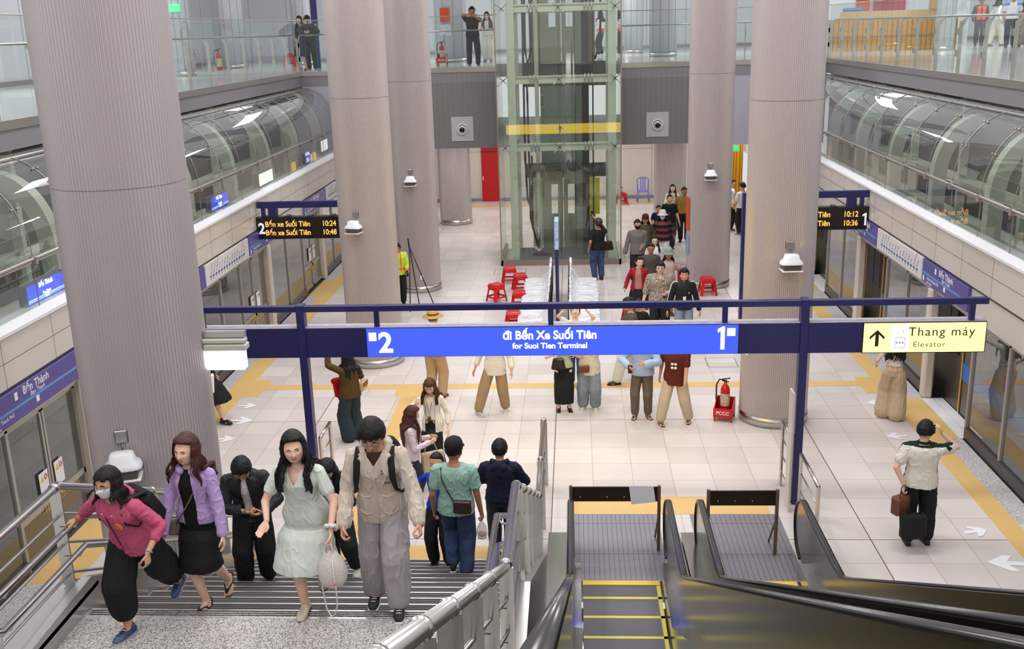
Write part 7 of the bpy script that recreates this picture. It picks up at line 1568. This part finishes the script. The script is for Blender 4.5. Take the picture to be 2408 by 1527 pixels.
b = MB(); b.rbox((-.03, -.004, -.045), (.03, .004, .045), .003, M=Matrix.Translation(sp((0, .156, .15)))); b.build('pass_card', paper, pb); b = MB(); b.prism([(-.11, .265), (-.08, .265), (-.08, .295)], 1, .152, .156, M=Matrix.Translation(V((0, 0, sp((0, 0, 0)).z)))); b.build('chest_mark', paper, pb)
person('person with black hair crouched low just above the blue sign, right of centre', 1.22, 19.6, 0, 200, 1.42, False, 'm', 1.0, top=dict(m=c_black, sleeve='short'), bottom=dict(m=c_black2), shoes=dict(m=black), hair=dict(style='short'), faces=False, voxel=.012)
hv = mat('hi_vis_yellow', rgb(200, 226, 70), .6); hvo = mat('hi_vis_orange', rgb(232, 120, 50), .6)
pb, cxn = person('worker in yellow hi-vis vest with orange stripes beside the tripod, head behind the column', -4.42, 24.7, 0, 165, 1.62, False, 'd', 1.08, head_pitch=-.4, hands={-1: (-.2, .26, .9), 1: (.2, .24, 1.0)}, top=dict(m=hv, mats=[hv, hvo], mfun=lambda q, n, p: 1 if (abs(abs(q[0])-.075) < .016 and q[2] > 0) or abs(q[2]-.07) < .025 else 0, sleeve='long', fit=.035, hem=-.1), bottom=dict(m=c_black2), shoes=dict(m=black), hair=dict(style='short'), faces=False, voxel=.010)
phone_at(cxn, -1, 'phone held by the worker in the hi-vis vest')
for x_, y_, f_, lab in ((5.05, 33.6, 95, 'man in white shirt at the far right end, nearer the ribbed column'), (5.32, 32.9, 330, 'man in white uniform shirt with back turned at the far right end')):
    person(lab, x_, y_, 0, f_, 1.70, False, 'm', 1.0, hands={1: (.2, .26, 1.0), -1: (-.2, .26, 1.0)} if f_ > 100 else None, top=dict(m=c_white, sleeve='short' if f_ > 100 else 'long', fit=.026), bottom=dict(m=c_black2), shoes=dict(m=c_grey, sole=white), hair=dict(style='short'), faces=False, voxel=.012)
person('woman in long black dress and black pumps partly hidden by the largest column', -6.5, 16.75, 0, 100, 1.62, True, 'l', 1.0, foot={1: (.06, .28, 0), -1: (-.05, -.18, 0)}, hands={1: (.22, .12, .9)}, top=dict(m=blackdress, sleeve='short', fit=.02, hem=-.46, flare=.3, name='black_dress'), bottom=None, shoes=dict(m=leatherb), hair=dict(style='long', length=.25), voxel=.010)
b = MB(); b.rbox((-.13, -.03, -.19), (.13, .03, .19), .03); o = b.build('white_shopping_bag', paper); o.location = (-6.36, 16.45, .80); o.rotation_euler = (.1, 0, 1.2); tag(o, 'stiff white bag carried beside the long black dress', 'bag')
# 44 woman in wide beige trousers
person('woman in wide pleated beige trousers and cream top at the right platform edge', 5.34, 16.75, 0, 18, 1.62, True, 'l', .96, foot={-1: (-.13, .05, 0), 1: (.08, -.06, 0), (-1, 'yaw'): .8}, hands={-1: (-.30, .10, .92), 1: (.24, .26, 1.4)}, top=dict(m=c_cream, sleeve='short', fit=.012, hem=.08), bottom=dict(m=cloth('wheat_crepe', rgb(196, 174, 146)), leg=.060, folds=.010, taper=1.35, name='wide_trousers', top=.13), shoes=dict(m=black), hair=dict(style='long', length=.36, wave=.02, front_locks=False), faces=False, voxel=.0085)
# 45 man with bags
ivo = cloth('ivory_jersey', rgb(226, 220, 208))
def yoke(q, n, p): return 1 if (q[2] > .452 or (abs(q[0]) > .12 and abs(q[1]+.005) < .022 and n[2] > .1)) else 0
pb, cxo = person('man in ivory polo shirt with dark collar holding two bags and a phone', 4.36, 12.32, 0, 12, 1.70, False, 'l', 1.07, head_yaw=-.35, head_pitch=-.05, foot={-1: (-.10, -.03, 0), 1: (.13, .04, 0), (1, 'yaw'): .3}, hands={-1: W(4.13, 12.25, .86), 1: W(4.62, 12.44, 1.48)}, elbow={1: (1, .1, -.8), -1: (-1, -.3, 0)}, handdir=((-.45, .0, 1), (0, 0, -1)), palm=((-1, .2, .1), (1, .1, 0)), curl=(.7, 1.0),
    top=dict(m=ivo, mats=[ivo, cloth('bottle_green_rib', rgb(20, 40, 32))], mfun=yoke, sleeve='short', fit=.034, hem=-.10, folds=.010, name='polo_shirt', collar=True), bottom=dict(m=c_black, leg=.036, folds=.008), shoes=dict(m=leatherb), hair=dict(style='short'), faces=dict(), voxel=.0062)
phone_at(cxo, 1, 'phone at the ear of the man in the ivory polo shirt', paper, (-.05, 0, .0), size=.9)
bag(4.10, 12.22, .60, .24, .26, .14, leather, 'brown leather tote bag hanging at the side of the man in the ivory polo', 'bag', .5, 'tote_bag', [(4.06, 12.15, .72), (4.08, 12.17, .86), (4.12, 12.2, .88), (4.15, 12.22, .86), (4.16, 12.23, .72)], flap=False)
bag(4.24, 12.10, .36, .32, .34, .13, c_black, 'black briefcase held low in front of the black trousers', 'bag', .1, 'briefcase', [(4.16, 12.1, .52), (4.17, 12.12, .78), (4.26, 12.12, .8), (4.32, 12.1, .52)], flap=False)
# upper floor
person('man in black jacket with white stripes leaning on the upper glass rail', -7.85, 31.45, ZM, 178, 1.66, False, 'm', .95, lean=.22, head_pitch=-.5, foot={1: (.1, -.1, 0), -1: (-.08, -.1, 0)}, hands={1: (.10, .36, 1.12), -1: (-.10, .36, 1.12)}, elbow={1: (1, 0, -.3), -1: (-1, 0, -.3)}, top=dict(m=blk, mats=[blk, c_white], mfun=lambda q, n, p: 1 if (abs(q[0]) > .19 and abs(q[1]) < .03 and q[2] > .1) or .13 < q[2] < .17 else 0, sleeve='long', fit=.03), bottom=dict(m=c_black2), shoes=dict(m=c_grey, sole=white), hair=dict(style='short'), faces=False, voxel=.012)
person('person in blue top behind the leaning man on the upper floor', -8.25, 31.95, ZM, 190, 1.60, True, 'm', .95, top=dict(m=c_navy, sleeve='long'), bottom=dict(m=c_navy, kind='skirt', length=.5), shoes=dict(m=black), hair=dict(style='bob'), faces=False, voxel=.013)
pb, cxq = person('man in black T-shirt and jeans taking a picture from the upper floor', -2.98, 31.5, ZM, 172, 1.72, False, 'd', 1.03, lean=.08, head_pitch=-.1, foot={1: (.12, 0, 0), -1: (-.14, 0, 0)}, hands={1: (.02, .28, 1.47), -1: (-.03, .27, 1.45)}, elbow={1: (1, .2, .2), -1: (-1, .1, -.7)}, top=dict(m=c_black, sleeve='short', fit=.03, hem=-.1), bottom=dict(m=c_jeand, leg=.022), shoes=dict(m=c_grey, sole=white), hair=dict(style='short'), faces=False, voxel=.011)
person('woman in cream clothes with grey vest standing back on the upper floor', -2.9, 36.0, ZM, 185, 1.62, True, 'l', .95, hands={1: (.15, .2, 1.1)}, top=dict(m=c_cream, mats=[c_cream, c_dgrey], mfun=lambda q, n, p: 1 if .07 < abs(q[0]) < .2 and q[2] > .2 else 0, sleeve='short', fit=.03), bottom=dict(m=c_cream, leg=.05), shoes=dict(m=c_grey), hair=dict(style='bob'), faces=False, voxel=.013)
person('woman with red bag seen through the lift glass on the upper floor', .98, 38.5, ZM, 300, 1.58, True, 'l', .95, top=dict(m=c_white, sleeve='short', mats=[c_white, mat('red_print', rgb(200, 50, 60), .6)], mfun=lambda q, n, p: 1 if q[2] < .12 else 0), bottom=dict(m=c_jeand), shoes=dict(m=white), hair=dict(style='long', length=.2), faces=False, voxel=.014)
pb, cxr = person('worker in white helmet and orange safety vest on the upper right floor', 14.45, 39.0, ZM, 190, 1.68, False, 'd', 1.0, top=dict(m=c_grey, mats=[c_dgrey, mat('safety_orange', rgb(236, 84, 54), .6)], mfun=lambda q, n, p: 1 if abs(q[0]) < .15 and q[2] < .44 and not (abs(q[0]) < .03 and q[1] > 0) else 0, sleeve='long', fit=.03), bottom=dict(m=c_dgrey), shoes=dict(m=black), hair=dict(style='crop', hat=dict(m=white, kind='helmet')), faces=False, voxel=.012)
person('man in white and blue polo with navy trousers at the top right corner', 14.35, 36.0, ZM, 200, 1.72, False, 'd', 1.05, foot={1: (.1, .1, 0), -1: (-.1, -.15, 0)}, top=dict(m=c_white, mats=[c_white, mat('bright_blue_cloth', rgb(60, 120, 200), .6)], mfun=lambda q, n, p: 1 if abs(q[0]) > .1 and q[2] > .38 else 0, sleeve='short', fit=.03), bottom=dict(m=c_navy), shoes=dict(m=black), hair=dict(style='short'), faces=False, voxel=.012)
person('person in white trousers walking behind the glass, upper right', 14.65, 38.0, ZM, 80, 1.66, True, 'm', .95, foot={1: (.06, .2, 0), -1: (-.06, -.2, 0)}, top=dict(m=c_white, sleeve='long'), bottom=dict(m=c_cream, leg=.04), shoes=dict(m=c_grey), hair=dict(style='bob'), faces=False, voxel=.013)
person('person in dark top and leopard print trousers at the right edge, upper floor', 14.85, 36.2, ZM, 200, 1.60, True, 'm', 1.0, top=dict(m=c_dgrey, sleeve='long'), bottom=dict(m=leop, leg=.05), shoes=dict(m=black), hair=dict(style='bob'), faces=False, voxel=.013)
